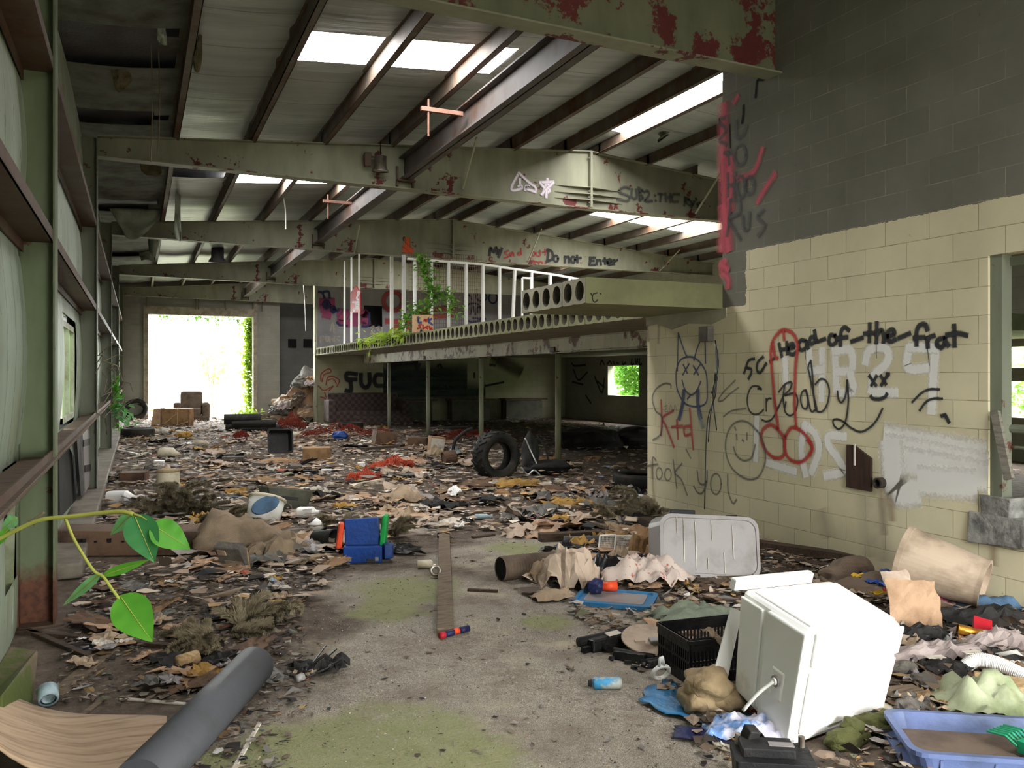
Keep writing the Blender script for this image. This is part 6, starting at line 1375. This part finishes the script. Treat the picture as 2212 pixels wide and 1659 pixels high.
for i, (px, py, lab) in enumerate(((640, 945, 'pale tube lying near the roll stack'), (435, 965, 'pale bottle lying in the bright middle floor'))):
    o = MB().lathe([(0, -.15), (.07, -.15), (.07, .1), (.03, .16), (0, .16)], 14, T(0, 0, .07) @ RY(pi/2)).build('plastic_bottle', 'plastic_cream', mtx=place(px, py, .2*i), smooth=True); tag(o, lab, 'bottle')
for i, (px, py, lab) in enumerate(((350, 940, 'white roll lying in front of the armchair box'), (397, 950, 'tan lump of foam in front of the armchair box'))):
    q = MB(); foamlump(q, (0, 0, .1), .16, 140+i, (1.3, .8, .7)); tag(q.build('foam_lump', ['paper_white', 'foam_yellow'][i], mtx=place(px, py)), lab, 'foam')
plank('loose_plank', 'plank_wood', (700, 962), (800, 958), .28, .03, 'pale plank lying behind the brown cardboard box')
plank('loose_plank', 'plank_dark', (745, 975), (870, 965), .30, .05, 'dark plank lying right of the brown cardboard box', 0, .12)
plank('loose_plank', 'plank_wood', (800, 982), (905, 978), .34, .03, 'broad grey board left of the orange-brown carton')
plank('loose_plank', 'plank_dark', (655, 1085), (720, 1078), .10, .04, 'dark slat in the litter above the white bottle')
plank('loose_plank', 'plank_dark', (865, 1108), (920, 1112), .12, .08, 'dark half-round slat left of the far plank end')
boxy('cardboard_box', 'cardboard_dark', 828, 962, (.5, .4, .32), (0, .15, .4), 'dark open cardboard box before the mezzanine props', 'box')
boxy('cardboard_box', 'cardboard_dark', 905, 966, (.45, .3, .22), (0, 0, -.2), 'dark flat carton left of the orange-brown carton', 'box')
sheet('cardboard_sheet', 'cardboard', .8, .4, .06, 401, place(600, 1003, .3), 'bent orange-brown cardboard sheet below the black tub', 'cardboard', n=6, dome=.08, ragged=.15)
sheet('cardboard_sheet', 'cardboard_light', .7, .45, .04, 402, place(905, 1100, -.2), 'pale flat cardboard below the tan rag', 'cardboard', n=6, dome=.03, ragged=.2)
sheet('cardboard_sheet', 'cardboard_light', .9, .5, .03, 403, place(800, 1075, .1), 'wide flat cardboard left of the tan rag', 'cardboard', n=6, dome=.02, ragged=.2)
sheet('foam_batt', 'foam_yellow', .8, .4, .08, 404, place(1110, 1052, .1), 'orange-yellow foam batt in front of the vehicle seat', 'foam', n=10, dome=.05, ragged=.5)
sheet('foam_batt', 'foam_yellow', .6, .35, .08, 405, place(1235, 1095, .1), 'orange-yellow foam batt behind the broad grey plank', 'foam', n=10, dome=.05, ragged=.5)
q = MB(); q.lathe([(.12, 0), (.13, .0), (.13, .22), (.12, .22), (.12, .01), (0, .01)], 18, T(0, 0, .13) @ RY(1.4)); tag(q.build('brown_can', 'cardboard_dark', mtx=place(958, 1008, .4)), 'brown open canister lying left of the tractor tyre', 'canister')
q = MB(); q.tube(catmull([(-.3, 0, .03), (-.25, .05, .3), (-.05, .1, .48), (.1, .1, .55)]), .035, 8); tag(q.build('bent_hose', 'rubber', mtx=place(1010, 985), smooth=True), 'dark bent hose sticking up left of the tractor tyre', 'hose')
# leaning panels at the left wall
def lean(pts, th, mat, name, label, cat, X): return tag(MB().poly([onX(a, b_, X) for a, b_ in pts], th, (1, 0, 0)).build(name, mat), label, cat)
t = thing('slotted_board', 'grey board with black square slots leaning under the sill', 'panel', (0, 0, 0))
MB().poly([onX(a, b_, -.60) for a, b_ in ((172, 935), (200, 915), (210, 1010), (178, 1065))], .03, (1, 0, 0)).build('board', 'plastic_grey', t)
for (a, b_) in ((180, 950), (198, 940), (183, 1005), (199, 975)):
    MB().poly([onX(a+x, b_+y, -.565) for x, y in ((0, 0), (13, -3), (13, 11), (0, 15))], .006, (1, 0, 0)).build('slot', 'plastic_black', t)
lean(((158, 945), (166, 940), (176, 1070), (168, 1072)), .03, 'plastic_dull_black', 'leaning_strip', 'dark punched metal strip leaning beside the slotted panel', 'strip', -.58)
lean(((122, 985), (140, 960), (165, 1000), (160, 1080), (124, 1120)), .02, 'fabric_dark', 'leaning_sheet', 'dark torn sheet leaning behind the nearest column', 'sheet', -.64)
for i, (px, py, lab) in enumerate(((20, 1000, 'splintered grey batten standing left of the nearest column foot'), )):
    tag(MB().hexa([cp(*p) for p in ((-5, 1360, 5.0), (28, 1350, 5.0), (28, 1350, 5.1), (-5, 1360, 5.1), (18, 1085, 5.0), (34, 1080, 5.0), (34, 1080, 5.1), (18, 1085, 5.1))]).build('batten', 'fabric_green_white'), lab, 'batten')
# lamps and hanging scraps
for i, (px, py, Y, mt, lab) in enumerate(((822, 350, 12.1, 'tin', 'dusty bell-shaped lamp hanging in front of the second rafter'), (470, 545, 24.3, 'fabric_dark', 'dark bell-shaped lamp hanging beyond the third rafter'))):
    p = onY(px, py, Y); t = thing('bell_lamp', lab, 'lamp', T(p))
    k = 1.0 if i == 0 else 1.9
    MB().lathe([(.11*k, -.14*k), (.125*k, -.145*k), (.12*k, -.12*k), (.09*k, -.08*k), (.085*k, .09*k), (.03*k, .10*k), (0, .10*k)], 24, RX(.12)).build('shade', mt, t, smooth=True)
    MB().tube([(0, 0, .09*k), (0, 0, zr(p.x)-p.z if i else .30)], .008, 6).build('hanger', 'plastic_black', t)
    if i == 0:
        MB().box((-.19, .02, .02), (.10, .08, .2)).build('ballast', 'girt_steel', t, bevel=.01); MB().bar((-.25, .05, .08), (.05, .05, .08), .02, .02).build('cross_arm', 'girt_steel', t)
for i, (px, y0, y1, Y, lab) in enumerate(((322, 0, 350, 9.5, 'thin hanging cord, left one near the torn roof lining'), (338, 0, 330, 9.6, 'thin hanging cord, right one near the torn roof lining'), (613, 410, 495, 17.0, 'pale string dangling below the far roof light'), (656, 640, 715, 30.5, 'pale hose dangling before the dark recess wall'))):
    a, b_ = onY(px-4, y0, Y), onY(px+4, y1, Y)
    a.z = max(a.z, zr(a.x)-.05)
    tag(MB().tube(catmull([a, (a+b_)/2+Vector((.03, 0, 0)), b_]), .006 if i < 2 else .012, 5).build('hanging_cord', 'wire_white' if i > 1 else 'twig'), lab, 'cord')
# torn roof lining
flaps = (((240, 145), (278, 150), (285, 165), (262, 192), (248, 180), 9.0, 'torn_wool', 'small torn tongue of roof lining by the dark gap'), ((235, 450), (350, 452), (335, 480), (288, 516), (262, 490), 16.8, 'torn_facing', 'big pointed flap of roof lining hanging past the second column'), ((340, 60), (357, 60), (362, 88), (350, 86), (340, 75), 9.1, 'torn_facing', 'pale strip of lining hanging across the dark gap'), ((380, 410), (390, 420), (388, 490), (391, 518), (376, 508), 15.5, 'torn_facing', 'long green-grey strip dangling under the second purlin'), ((420, 70), (436, 75), (438, 120), (426, 150), (418, 110), 8.3, 'torn_wool', 'torn shred dangling from the nearest big purlin'), ((300, 345), (345, 350), (350, 370), (330, 378), (305, 365), 12.0, 'torn_wool', 'dark clump of wool under the second rafter'), ((300, 545), (330, 540), (335, 565), (318, 560), (305, 562), 24.0, 'torn_facing', 'torn lining past the third column'), ((1425, 285), (1455, 275), (1478, 273), (1450, 290), (1430, 305), 11.3, 'torn_facing', 'torn pale lining tatter hanging beside the bright ridge gap'), ((318, 500), (335, 470), (345, 520), (330, 560), (322, 540), 17.5, 'torn_facing', 'shredded lining rag below the big pointed flap'))
for i, f in enumerate(flaps):
    r0, r1 = onroof(*f[0]), onroof(*f[1]); Y = (r0.y+r1.y)/2; P = [r0, r1]+[onY(a, b_, Y) for a, b_ in f[2:5]]
    q = MB()
    def fn(u, v, P=P):
        top_ = P[0]*(1-u)+P[1]*u; b0 = P[4]*(1-u)+P[2]*u; low = b0*(1-.0)+(P[3]-(P[4]+P[2])/2)*(1-(2*u-1)**2)
        r = top_*(1-v)+low*v; r.y += .10*nz((u*3, v*3, i), 1.0)+.12*v; return r
    tag(q.grid(fn, 8, 8).build('torn_lining', f[6], solid=.01, smooth=True), f[7], 'lining', 'torn roof lining')
# ------------------------------------------------------------------ artificial fir branches
def fir(px, py, length, label, seed, mat, yaw=0, rise=.15, dens=1.0, clumps=1, spread=.2, z=0.0):
    """bottle-brush twigs of a thrown-out artificial tree"""
    rnd = random.Random(seed); t = thing('fir_branch', label, 'fir branch', place(px, py, yaw, z)); nd = MB(); tw = MB()
    for c in range(clumps):
        ox, oy = rnd.gauss(0, spread), rnd.gauss(0, spread*.7); yw = rnd.uniform(0, 2*pi) if clumps > 4 else rnd.gauss(0, .5)
        hz = rise*rnd.random()*max(.1, 1-2*(ox*ox+oy*oy)**.5/(spread*2.5)) if clumps > 4 else 0
        for k in range(4):
            a = yw+(k-1.5)*.5+rnd.gauss(0, .2); L_ = length*rnd.uniform(.35, .6); up = rnd.uniform(-.5, .6)*rise if hz else rnd.uniform(.1, .9)*rise; bend = rnd.gauss(0, .35)
            pts = []
            for s in range(9):
                u = s/8; aa = a+bend*u; pts.append(Vector((ox+cos(aa)*L_*u, oy+sin(aa)*L_*u, max(.03, .035+hz+up*sin(pi*.62*u)*(.5 if hz else 1.0)+rnd.uniform(0, .006)))))
            tw.tube(pts, .005, 4)
            for n in range(int(1500*dens*L_/.3)):
                u = rnd.random()*7.99; i_ = int(u); p = pts[i_].lerp(pts[i_+1], u-i_); d = (pts[i_+1]-pts[i_]).normalized()
                r_ = Vector((rnd.gauss(0, 1), rnd.gauss(0, 1), rnd.gauss(0, 1))); r_ = (r_-d*r_.dot(d)).normalized()
                v_ = (r_+d*.75).normalized()*rnd.uniform(.026, .052)*(1-.3*(u/8)**4); w_ = v_.cross(Vector((rnd.gauss(0, 1), rnd.gauss(0, 1), rnd.gauss(0, 1)))).normalized()*.0036
                e = p+v_; e.z = max(e.z, .004); o = len(nd.v); nd.v += [tuple(p-w_), tuple(p+w_), tuple(e)]; nd.f.append((o, o+1, o+2))
    tw.build('twig', 'twig', t); nd.build('needles', mat, t)
fir(378, 1118, .55, 'tall dusty artificial fir bundle in front of the white pail', 1, 'fir_needles', .3, .58, .75, 24, .17)
fir(460, 1135, .5, 'dusty artificial fir sprig right of the tall fir bundle', 2, 'fir_needles', -.3, .12, 1, 3, .12)
fir(515, 1122, .35, 'dark fir sprig left of the white bin', 12, 'fir_needles', .5, .12, 1, 2, .08)
fir(450, 1392, .55, 'long grey-green artificial fir branch lying behind the grey pipe', 3, 'fir_needles_pale', .5, .07, 1.2, 5, .09)
fir(530, 1352, .5, 'upturned fir branch right of the long grey-green fir branch', 4, 'fir_needles_pale', .9, .16, 1.1, 3, .07)
fir(590, 1335, .35, 'small fir branch with orange scraps above the pipe end', 13, 'fir_needles_pale', -.4, .06, 1, 2, .06)
fir(725, 1142, .55, 'fir branch behind the toy workbench', 5, 'fir_needles_pale', 0, .10, 1, 4, .15)
fir(845, 1165, .42, 'fir branch curving up right of the toy workbench', 6, 'fir_needles', .2, .22, 1.1, 2, .05)
fir(1370, 1126, .55, 'dark fir bundle at the corner of the block wall', 7, 'fir_needles', .2, .5, .75, 16, .13)
o = MB().tube([(-.02, 0, .05), (.05, .09, .05)], .04, 14).build('branch_stump', 'plank_fresh', mtx=place(392, 1452, 0), smooth=True); tag(o, 'pale cut end of a fir trunk left of the grey pipe', 'stump')
q = MB(); foamlump(q, (0, 0, .03), .06, 150, (1.2, 1, .7)); tag(q.build('foam_lump', 'foam_yellow', mtx=place(597, 1318), smooth=True), 'orange foam crumb above the upturned fir branch', 'foam')

# ------------------------------------------------------------------ the leafy twig beside the camera
tw = thing('leafy_vine', 'green vine sprig reaching in from the left in front of the nearest column', 'vine', cp(-60, 1190, 1.3)); og = Vector(tw.location)
Zv = 1.3
def V(px, py, dz=0): return cp(px, py, Zv+dz)-og
MB().tube(catmull([onX(-700, 1300, XW+.02)-og if False else V(-420, 1260, .0), V(-60, 1190), V(0, 1163), V(80, 1125), V(150, 1116), V(250, 1105), V(288, 1110)]), [.0035]*31, 6).build('stem', 'stem_green', tw, smooth=True)
MB().tube(catmull([V(140, 1116), V(160, 1165), V(200, 1230), V(222, 1245), V(240, 1270), V(262, 1300)]), .0026, 6).build('stem', 'stem_green', tw, smooth=True)
MB().tube(catmull([V(-20, 1172), V(60, 1130), V(96, 1106)]), .0022, 6).build('stem', 'twig', tw, smooth=True)
MB().tube(catmull([V(288, 1110), V(310, 1118), V(328, 1132)]), .0018, 6).build('stem', 'stem_green', tw, smooth=True)
def vleaf(base, tip, w_, mat, fold=.3, tilt=0.0, dz=0.0, bend=.15):
    A, B = V(*base), V(*tip, dz); ax = B-A; Ln = ax.length; ax.normalize()
    vd = rd(300, 1200).normalized(); sd = ax.cross(vd).normalized(); nr = -vd
    wd = w_/FPX*Zv
    def fn(u, v):
        s = v*2-1; prof = max(0, sin(pi*u**.72))**.9*(1-.22*u) if 0 < u < 1 else 0
        p = A+ax*(Ln*u)+(sd*cos(tilt)+nr*sin(tilt))*(s*wd*.5*prof*1.15)
        return p+nr*(fold*abs(s)*wd*prof*.5-bend*Ln*(u-.3)**2+.02*Ln*sin(u*22)*abs(s))
    lf = MB().grid(fn, 16, 6).build('leaf', mat, tw, smooth=True)
    MB().tube([fn(.02+.94*i/10, .5)+nr*.0004 for i in range(11)], [.0009*(1-i/14) for i in range(11)], 5).build('midrib', 'stem_green', lf, smooth=True)
vleaf((287, 1108), (238, 1156), 30, 'leaf_pale', .35, .5)
vleaf((289, 1111), (334, 1216), 66, 'leaf_dark', .25, .15, -.02)
vleaf((326, 1132), (412, 1186), 62, 'leaf', .25, -.35, .015, .25)
vleaf((222, 1243), (326, 1208), 26, 'leaf', .5, .7)
vleaf((218, 1238), (134, 1310), 24, 'leaf_pale', .5, .6)
vleaf((258, 1286), (330, 1388), 78, 'leaf', .15, .1, -.02)
vleaf((38, 1118), (3, 1142), 28, 'leaf_pale', .3, .3)
vleaf((20, 1140), (-20, 1190), 20, 'leaf', .3, .2)

# ------------------------------------------------------------------ vines, shrubs and outside greenery
def leafcloud(q, pts, size, rnd, flat=.5):
    for p in pts:
        d = Vector((rnd.gauss(0, 1), rnd.gauss(0, 1), rnd.gauss(-.2, .6))).normalized(); sd = d.cross(Vector((rnd.gauss(0, .4), rnd.gauss(0, .4), 1))).normalized(); l_ = size*rnd.uniform(.6, 1.3); w_ = l_*.28
        up = sd.cross(d)*w_*.35; o = len(q.v); p = Vector(p)
        q.v += [tuple(p), tuple(p+d*l_*.45+sd*w_+up), tuple(p+d*l_), tuple(p+d*l_*.45-sd*w_+up)]; q.f.append((o, o+1, o+2, o+3))
def bush(name, label, c, r, n, size, mat, seed, cat='bush', stems=5, lift=0.0):
    rnd = random.Random(seed); t = thing(name, label, cat, T(c[0], c[1], c[2])); pts = []
    while len(pts) < n:
        d = Vector((rnd.uniform(-1, 1), rnd.uniform(-1, 1), rnd.uniform(-1, 1)))
        if d.length > 1 or d.length < .35: continue
        if nz(d, 2.2, seed) < -.12: continue
        pts.append((d.x*r[0], d.y*r[1], r[2]+d.z*r[2]+lift))
    q = MB(); leafcloud(q, pts, size, rnd); q.build('foliage', mat, t)
    q = MB()
    for k in range(stems): q.tube([(rnd.uniform(-.2, .2), rnd.uniform(-.2, .2), -.02), (rnd.uniform(-.6, .6)*r[0], rnd.uniform(-.6, .6)*r[1], r[2]*1.4+lift)], .03, 5)
    q.build('stem', 'twig', t)
bush('shrub', 'dense green shrubs seen through the window under the mezzanine', (17.6, 24.9, -.07), (1.3, 3.6, 1.9), 12000, .24, 'bush_leaf', 1)
bush('shrub', 'green saplings seen through the low window at the right edge', (18.0, 9.0, -.07), (1.4, 3.6, 1.5), 6000, .18, 'bush_leaf', 2)
bush('shrub', 'sunlit yellow-green branch outside the big bright doorway', (3.25, 41.0, -.07), (.75, .5, .95), 170, .28, 'bush_leaf_yellow', 3, 'sapling', 2, 1.25)
bush('tree', 'overexposed leafy tree beyond the big bright doorway', (4.4, 49.0, -.07), (1.5, 1.5, 1.7), 110, .32, 'bush_leaf_yellow', 4)
bush('shrub', 'low greenery outside the old left window', (-2.3, 10.6, -.07), (1.0, 2.6, 1.5), 4500, .2, 'bush_leaf', 5)
def vine(label, pts, n, size, mat, seed, spread, cat='vine', stuff=False):
    rnd = random.Random(seed); P = catmull(pts, 8); t = thing('climbing_vine', label, cat, T(P[0])); o_ = P[0]
    MB().tube([p-o_ for p in P], .012, 5).build('stem', 'twig', t)
    L_ = []
    for i in range(n):
        p = rnd.choice(P)-o_; p = p+Vector((rnd.gauss(0, spread), rnd.gauss(0, spread*.5), rnd.gauss(0, spread))); p.x = max(p.x, XL+.06-o_.x); L_.append(p)
    q = MB(); leafcloud(q, L_, size, rnd); q.build('foliage', mat, t)
vine('ivy hanging down the right jamb of the big bright doorway', [onY(541, 884, 33.85), onY(537, 800, 33.85), onY(541, 740, 33.85), onY(540, 690, 33.85)], 2600, .17, 'bush_leaf_yellow', 11, .13)
vine('ivy fringe hanging under the lintel of the big bright doorway', [onY(330, 684, 33.85), onY(400, 684, 33.85), onY(470, 690, 33.85), onY(535, 692, 33.85)], 380, .15, 'bush_leaf', 12, .10)
vine('vine climbing the white studs on the mezzanine', [onY(915, 690, 17.0), onY(935, 650, 17.0), onY(930, 610, 17.0), onY(915, 575, 17.1), onY(912, 562, 17.2)], 330, .13, 'bush_leaf', 13, .09)
vine('vine runners between the third and fifth white studs', [onY(985, 690, 17.0), onY(975, 650, 17.0), onY(960, 632, 17.0), onY(940, 640, 17.0)], 130, .12, 'bush_leaf', 14, .09)
vine('small vine by the mesh left of the plywood sign', [onY(872, 712, 17.6), onY(880, 690, 17.3), onY(895, 672, 17.1), onY(920, 668, 17.0)], 170, .12, 'bush_leaf', 15, .10)
vine('low weeds growing along the mezzanine edge', [onX(785, 741, 5.55), onX(820, 735, 5.55), onX(850, 729, 5.55), onX(880, 723, 5.55)], 420, .16, 'bush_leaf_yellow', 16, .09, 'weeds')
vine('leafy shoots growing by the third left column', [gp(256, 930, .1), cp(246, 885, 17.5), cp(242, 845, 17.2), cp(247, 822, 17.0)], 110, .14, 'leaf', 17, .07, 'vine')
vine('round-leaved shoots growing in the left middle distance', [gp(300, 915, .05), cp(270, 900, 18.0), cp(255, 885, 17.5), cp(240, 870, 17)], 80, .17, 'leaf_pale', 18, .10, 'vine')
vine('yellow-green weeds beside the left jamb of the bright doorway', [cp(322, 902, 31), cp(305, 885, 31), cp(290, 872, 31), cp(300, 865, 31)], 150, .2, 'bush_leaf_yellow', 19, .16, 'weeds')
vine('weeds growing at the foot of the right jamb of the bright doorway', [gp(500, 903, .05), gp(520, 901, .1), gp(540, 900, .15), gp(550, 900, .2)], 260, .18, 'bush_leaf_yellow', 20, .14, 'weeds')
q = MB(); rnd = random.Random(5)
for i in range(26):
    a = cp(rnd.uniform(150, 262), rnd.uniform(760, 900), rnd.uniform(9, 17)); a.x = max(a.x, XL+.03); b_ = a+Vector((rnd.uniform(0, .25), rnd.uniform(-.7, .7), rnd.uniform(-.4, .4))); q.tube([a, (a+b_)/2+Vector((.05, 0, .05)), b_], .006, 4)
tag(q.build('dry_twigs', 'twig'), 'thin dry twigs trailing along the left wall columns', 'twigs', None, 'stuff')

# ------------------------------------------------------------------ litter
BARE = [(600, 1700), (690, 1480), (640, 1330), (760, 1215), (880, 1150), (960, 1170), (1005, 1150), (1250, 1160), (1255, 1205), (1130, 1215), (1110, 1270), (1240, 1330), (1290, 1390), (1390, 1460), (1480, 1560), (1560, 1700)]
def inpoly(x, y, P):
    c = False; j = len(P)-1
    for i in range(len(P)):
        if (P[i][1] > y) != (P[j][1] > y) and x < (P[j][0]-P[i][0])*(y-P[i][1])/(P[j][1]-P[i][1])+P[i][0]: c = not c
        j = i
    return c
PAL = [((.36, .27, .20), 6), ((.46, .37, .29), 5.5), ((.24, .17, .125), 6), ((.12, .085, .065), 5), ((.045, .035, .03), 5), ((.55, .48, .41), 2.4), ((.72, .68, .64), .75), ((.42, .26, .12), 2.2), ((.30, .27, .25), 3), ((.02, .02, .022), 1.6), ((.16, .22, .30), .25), ((.42, .10, .06), .3), ((.20, .20, .12), .8)]
PC = [c for c, w_ in PAL]; PW = [w_ for c, w_ in PAL]
KEEP = [(1330, 1298, .34), (1412, 1397, .20), (1320, 1398, .2), (1372, 1418, .16), (1423, 1467, .1), (1537, 1448, .30), (2105, 1640, .3), (2180, 1640, .42), (1312, 1488, .12), (962, 1330, .10), (1533, 1235, .42), (1510, 1340, .25), (295, 1195, .5), (1672, 1700, .2), (1700, 1600, .25), (1040, 1580, .01), (2040, 1270, .3), (1326, 1200, .14), (782, 1205, .22), (1000, 1112, .01), (602, 985, .3), (684, 996, .3), (2150, 1500, .15), (1612, 1590, .15), (1497, 1530, .15)]
KEEPW = [(gp(a, b_), r_) for a, b_, r_ in KEEP]
def kept(x, y): return any((x-p.x)**2+(y-p.y)**2 < r_*r_ for p, r_ in KEEPW)
def litter(name, label, n, test, smin, smax, seed, ylo, yhi, xlo, xhi, tall=1.0, hmul=1.0, dark=1.0, cat='litter'):
    rnd = random.Random(seed); v = []; f = []; cols = []; k = 0; tries = 0
    while k < n and tries < n*12:
        tries += 1
        x, y = rnd.uniform(xlo, xhi), rnd.uniform(ylo, yhi); p = Vector((x, y, 0))
        if zcof(p) < 2.4: continue
        px, py = topx(p)
        if px < -120 or px > 2330 or py > 1740: continue
        if kept(x, y) or not test(px, py, x, y, rnd): continue
        k += 1
        s = smin*(smax/smin)**(rnd.random()**1.6); kind = rnd.random(); a = rnd.uniform(0, 2*pi); dx, dy = Vector((cos(a), sin(a), 0)), Vector((-sin(a), cos(a), 0))
        asp = rnd.uniform(.08, .2) if kind < .22 else rnd.uniform(.45, 1.0)
        if kind < .22: s *= 1.7
        hgt = s*rnd.uniform(0, .28)*tall; base = rnd.uniform(.002, .035)*hmul
        c = rnd.choices(PC, PW)[0]; g = rnd.uniform(.7, 1.15)*dark; c = tuple(min(1, q_*g) for q_ in c)
        o = len(v); m_ = 5 if kind > .6 else 4
        for i in range(m_):
            b_ = 2*pi*i/m_+rnd.uniform(-.4, .4); rr = s*.5*rnd.uniform(.65, 1.15)
            q_ = p+dx*(rr*cos(b_))+dy*(rr*sin(b_)*asp); v.append((q_.x, q_.y, base+(hgt*rnd.random())))
        v.append((p.x+rnd.uniform(-.1, .1)*s, p.y+rnd.uniform(-.1, .1)*s, base+hgt*rnd.uniform(.3, 1.1)))
        for i in range(m_): f.append((o+i, o+(i+1) % m_, o+m_)); cols.append(c)
    me = bpy.data.meshes.new(name); me.from_pydata(v, [], f); at = me.color_attributes.new('tint', 'BYTE_COLOR', 'CORNER')
    flat = []
    for c in cols:
        for _ in range(3): flat += [c[0], c[1], c[2], 1.0]
    at.data.foreach_set('color', flat); me.materials.append(MATS['litter'])
    o = bpy.data.objects.new(name, me); COL.objects.link(o); return tag(o, label, cat, None, 'stuff')
m, nt, b = base_mat('litter'); at = nn(nt, 'ShaderNodeVertexColor', layer_name='tint'); nt.links.new(at.outputs[0], b.inputs['Base Color']); b.inputs['Roughness'].default_value = .75; b.inputs['Specular IOR Level'].default_value = .25; MATS['litter'] = m
def shade(x, y): return x > 6.6 and y > 8.4
litter('floor_litter', 'trampled leaves, paper and splinters covering the middle of the hall', 34000, lambda px, py, x, y, r: not inpoly(px, py, BARE) and py < 1330 and not (x > XB-.03 and y < 8.5) and not (x > 4.8 and y > 28.2) and not (shade(x, y) and r.random() < .6),   .03, .22, 1, 5.5, 32.5, XL+.1, 13.5, hmul=2.2, dark=1.25)
litter('floor_litter', 'brown leaf litter and splinters on the left foreground floor', 5200, lambda px, py, x, y, r: px < 760 and py > 1180 and not inpoly(px, py, BARE) and not (px < 400 and py > 1520 and px < 400-(py-1520)*.5), .012, .09, 2, 2.2, 7.6, XL+.08, 2.4, hmul=.8, dark=.55)
litter('floor_litter', 'mixed rags and scraps around the cooler and under the block wall', 9000, lambda px, py, x, y, r: px > 1230 and py > 1150 and not inpoly(px, py, BARE) and x < XB-.05, .015, .12, 3, 2.0, 8.4, 1.5, XB-.05, hmul=1.4, tall=1.3, dark=.85)
litter('crumb_litter', 'crumbs and broken glass sprinkled on the bare concrete', 15000, lambda px, py, x, y, r: inpoly(px, py, BARE) and r.random() < .25+.75*(noise.noise(Vector((x*1.7, y*1.7, 3)))>-.1), .003, .011, 4, 2.2, 8.0, -.3, 4.4, hmul=.05, tall=2.5)
litter('leaf_litter', 'sparse brown leaf crumbs on the bare concrete', 700, lambda px, py, x, y, r: inpoly(px, py, BARE), .012, .05, 6, 2.2, 8.0, -.3, 4.4, hmul=.1, dark=.6)

# single scraps a hand could pick up
LAND = [((1072, 1036), 'the tractor tyre'), ((363, 1064), 'the white pail'), ((602, 987), 'the black tub'), ((740, 940), 'the red netting'), ((612, 1108), 'the olive tote'), ((782, 1212), 'the toy workbench'), ((958, 1160), 'the long floor plank'), ((1310, 1130), 'the crossways planks'), ((1533, 1235), 'the grey storage bin'), ((512, 1228), 'the tan carpet'), ((405, 915), 'the armchair'), ((250, 1260), 'the long cardboard box'), ((1900, 1300), 'the white cooler'), ((2080, 1400), 'the corrugated hose'), ((845, 1010), 'the orange-red netting'), ((530, 930), 'the roll stack'), ((500, 1400), 'the grey pipe'), ((1230, 1260), 'the paper bags'), ((1000, 955), 'the props'), ((700, 1060), 'the white plate')]
KINDS_ = [('cardboard_scrap', 'cardboard', 'brown cardboard scrap', 'cardboard', .34, .22, .02), ('cardboard_scrap', 'cardboard_light', 'pale cardboard scrap', 'cardboard', .36, .26, .03), ('cardboard_scrap', 'cardboard_dark', 'dark damp cardboard scrap', 'cardboard', .4, .26, .03), ('paper_scrap', 'paper_tan', 'tan paper scrap', 'paper', .24, .2, .05), ('paper_scrap', 'paper_white', 'white paper scrap', 'paper', .18, .14, .04), ('paper_scrap', 'paper_pinkish', 'pinkish paper scrap', 'paper', .28, .2, .05), ('rag_scrap', 'fabric_grey', 'grey rag', 'rag', .3, .22, .06), ('rag_scrap', 'fabric_dark', 'dark rag', 'rag', .32, .22, .06), ('foam_scrap', 'foam_yellow', 'orange-yellow foam scrap', 'foam', .26, .18, .05), ('plastic_scrap', 'plastic_black', 'black plastic scrap', 'plastic scrap', .2, .14, .04), ('plastic_scrap', 'plastic_white', 'white plastic scrap', 'plastic scrap', .13, .1, .03), ('plastic_scrap', 'plastic_grey', 'grey plastic scrap', 'plastic scrap', .22, .16, .04)]
KW = [5, 5, 3, 5, 3.2, 4, 3, 3, 3, 2.2, 2.2, 2]
protos = {}
rnd = random.Random(99)
def scrap(px, py, ki, sc):
    nm, mt, lab, cat, w_, h_, am = KINDS_[ki]
    var = rnd.randrange(3); key = (ki, var)
    mk = place(px, py, rnd.uniform(0, 6.28), .012+rnd.random()*.02) @ RX(rnd.gauss(0, .12)) @ RY(rnd.gauss(0, .12)) @ Matrix.Scale(sc, 4)
    near = min(LAND, key=lambda L_: (L_[0][0]-px)**2+((L_[0][1]-py)*2.2)**2)[1]
    if key not in protos:
        o = MB().grid(crumple(w_, h_, am, 200+ki*3+var, 0, 5, .6), 7, 6).build(nm, mt, solid=.004, mtx=mk); protos[key] = o
    else:
        o = protos[key].copy(); COL.objects.link(o); o.matrix_basis = mk
    tag(o, 'crumpled %s in the litter near %s' % (lab, near), cat, lab+'s near '+near)
cnt = 0
while cnt < 265:
    px = rnd.uniform(150, 1420); py = 925+(rnd.random()**1.3)*300
    if inpoly(px, py, BARE) or (px > 1000 and py < 990): continue
    p = gp(px, py)
    if kept(p.x, p.y): continue
    if p.x < XL+.15 or (p.x > XB-.1 and p.y < 8.5): continue
    scrap(px, py, rnd.choices(range(12), KW)[0], rnd.uniform(.8, 1.7)); cnt += 1
cnt = 0
while cnt < 70:
    px = rnd.uniform(1400, 2205); py = rnd.uniform(1250, 1560)
    p = gp(px, py)
    if kept(p.x, p.y): continue
    if p.x > XB-.15 or inpoly(px, py, BARE) or (1480 < px < 1960 and py > 1300): continue
    scrap(px, py, rnd.choices(range(12), KW)[0], rnd.uniform(.45, .9)); cnt += 1
cnt = 0
while cnt < 60:
    px = rnd.uniform(120, 720); py = rnd.uniform(1215, 1480)
    if inpoly(px, py, BARE) or gp(px, py).x < XL+.15: continue
    scrap(px, py, rnd.choices(range(12), [4, 2, 5, 4, .6, 1.5, 3, 2, .8, 1.5, .4, 1.2])[0], rnd.uniform(.35, .8)); cnt += 1
SC.render.film_transparent = False
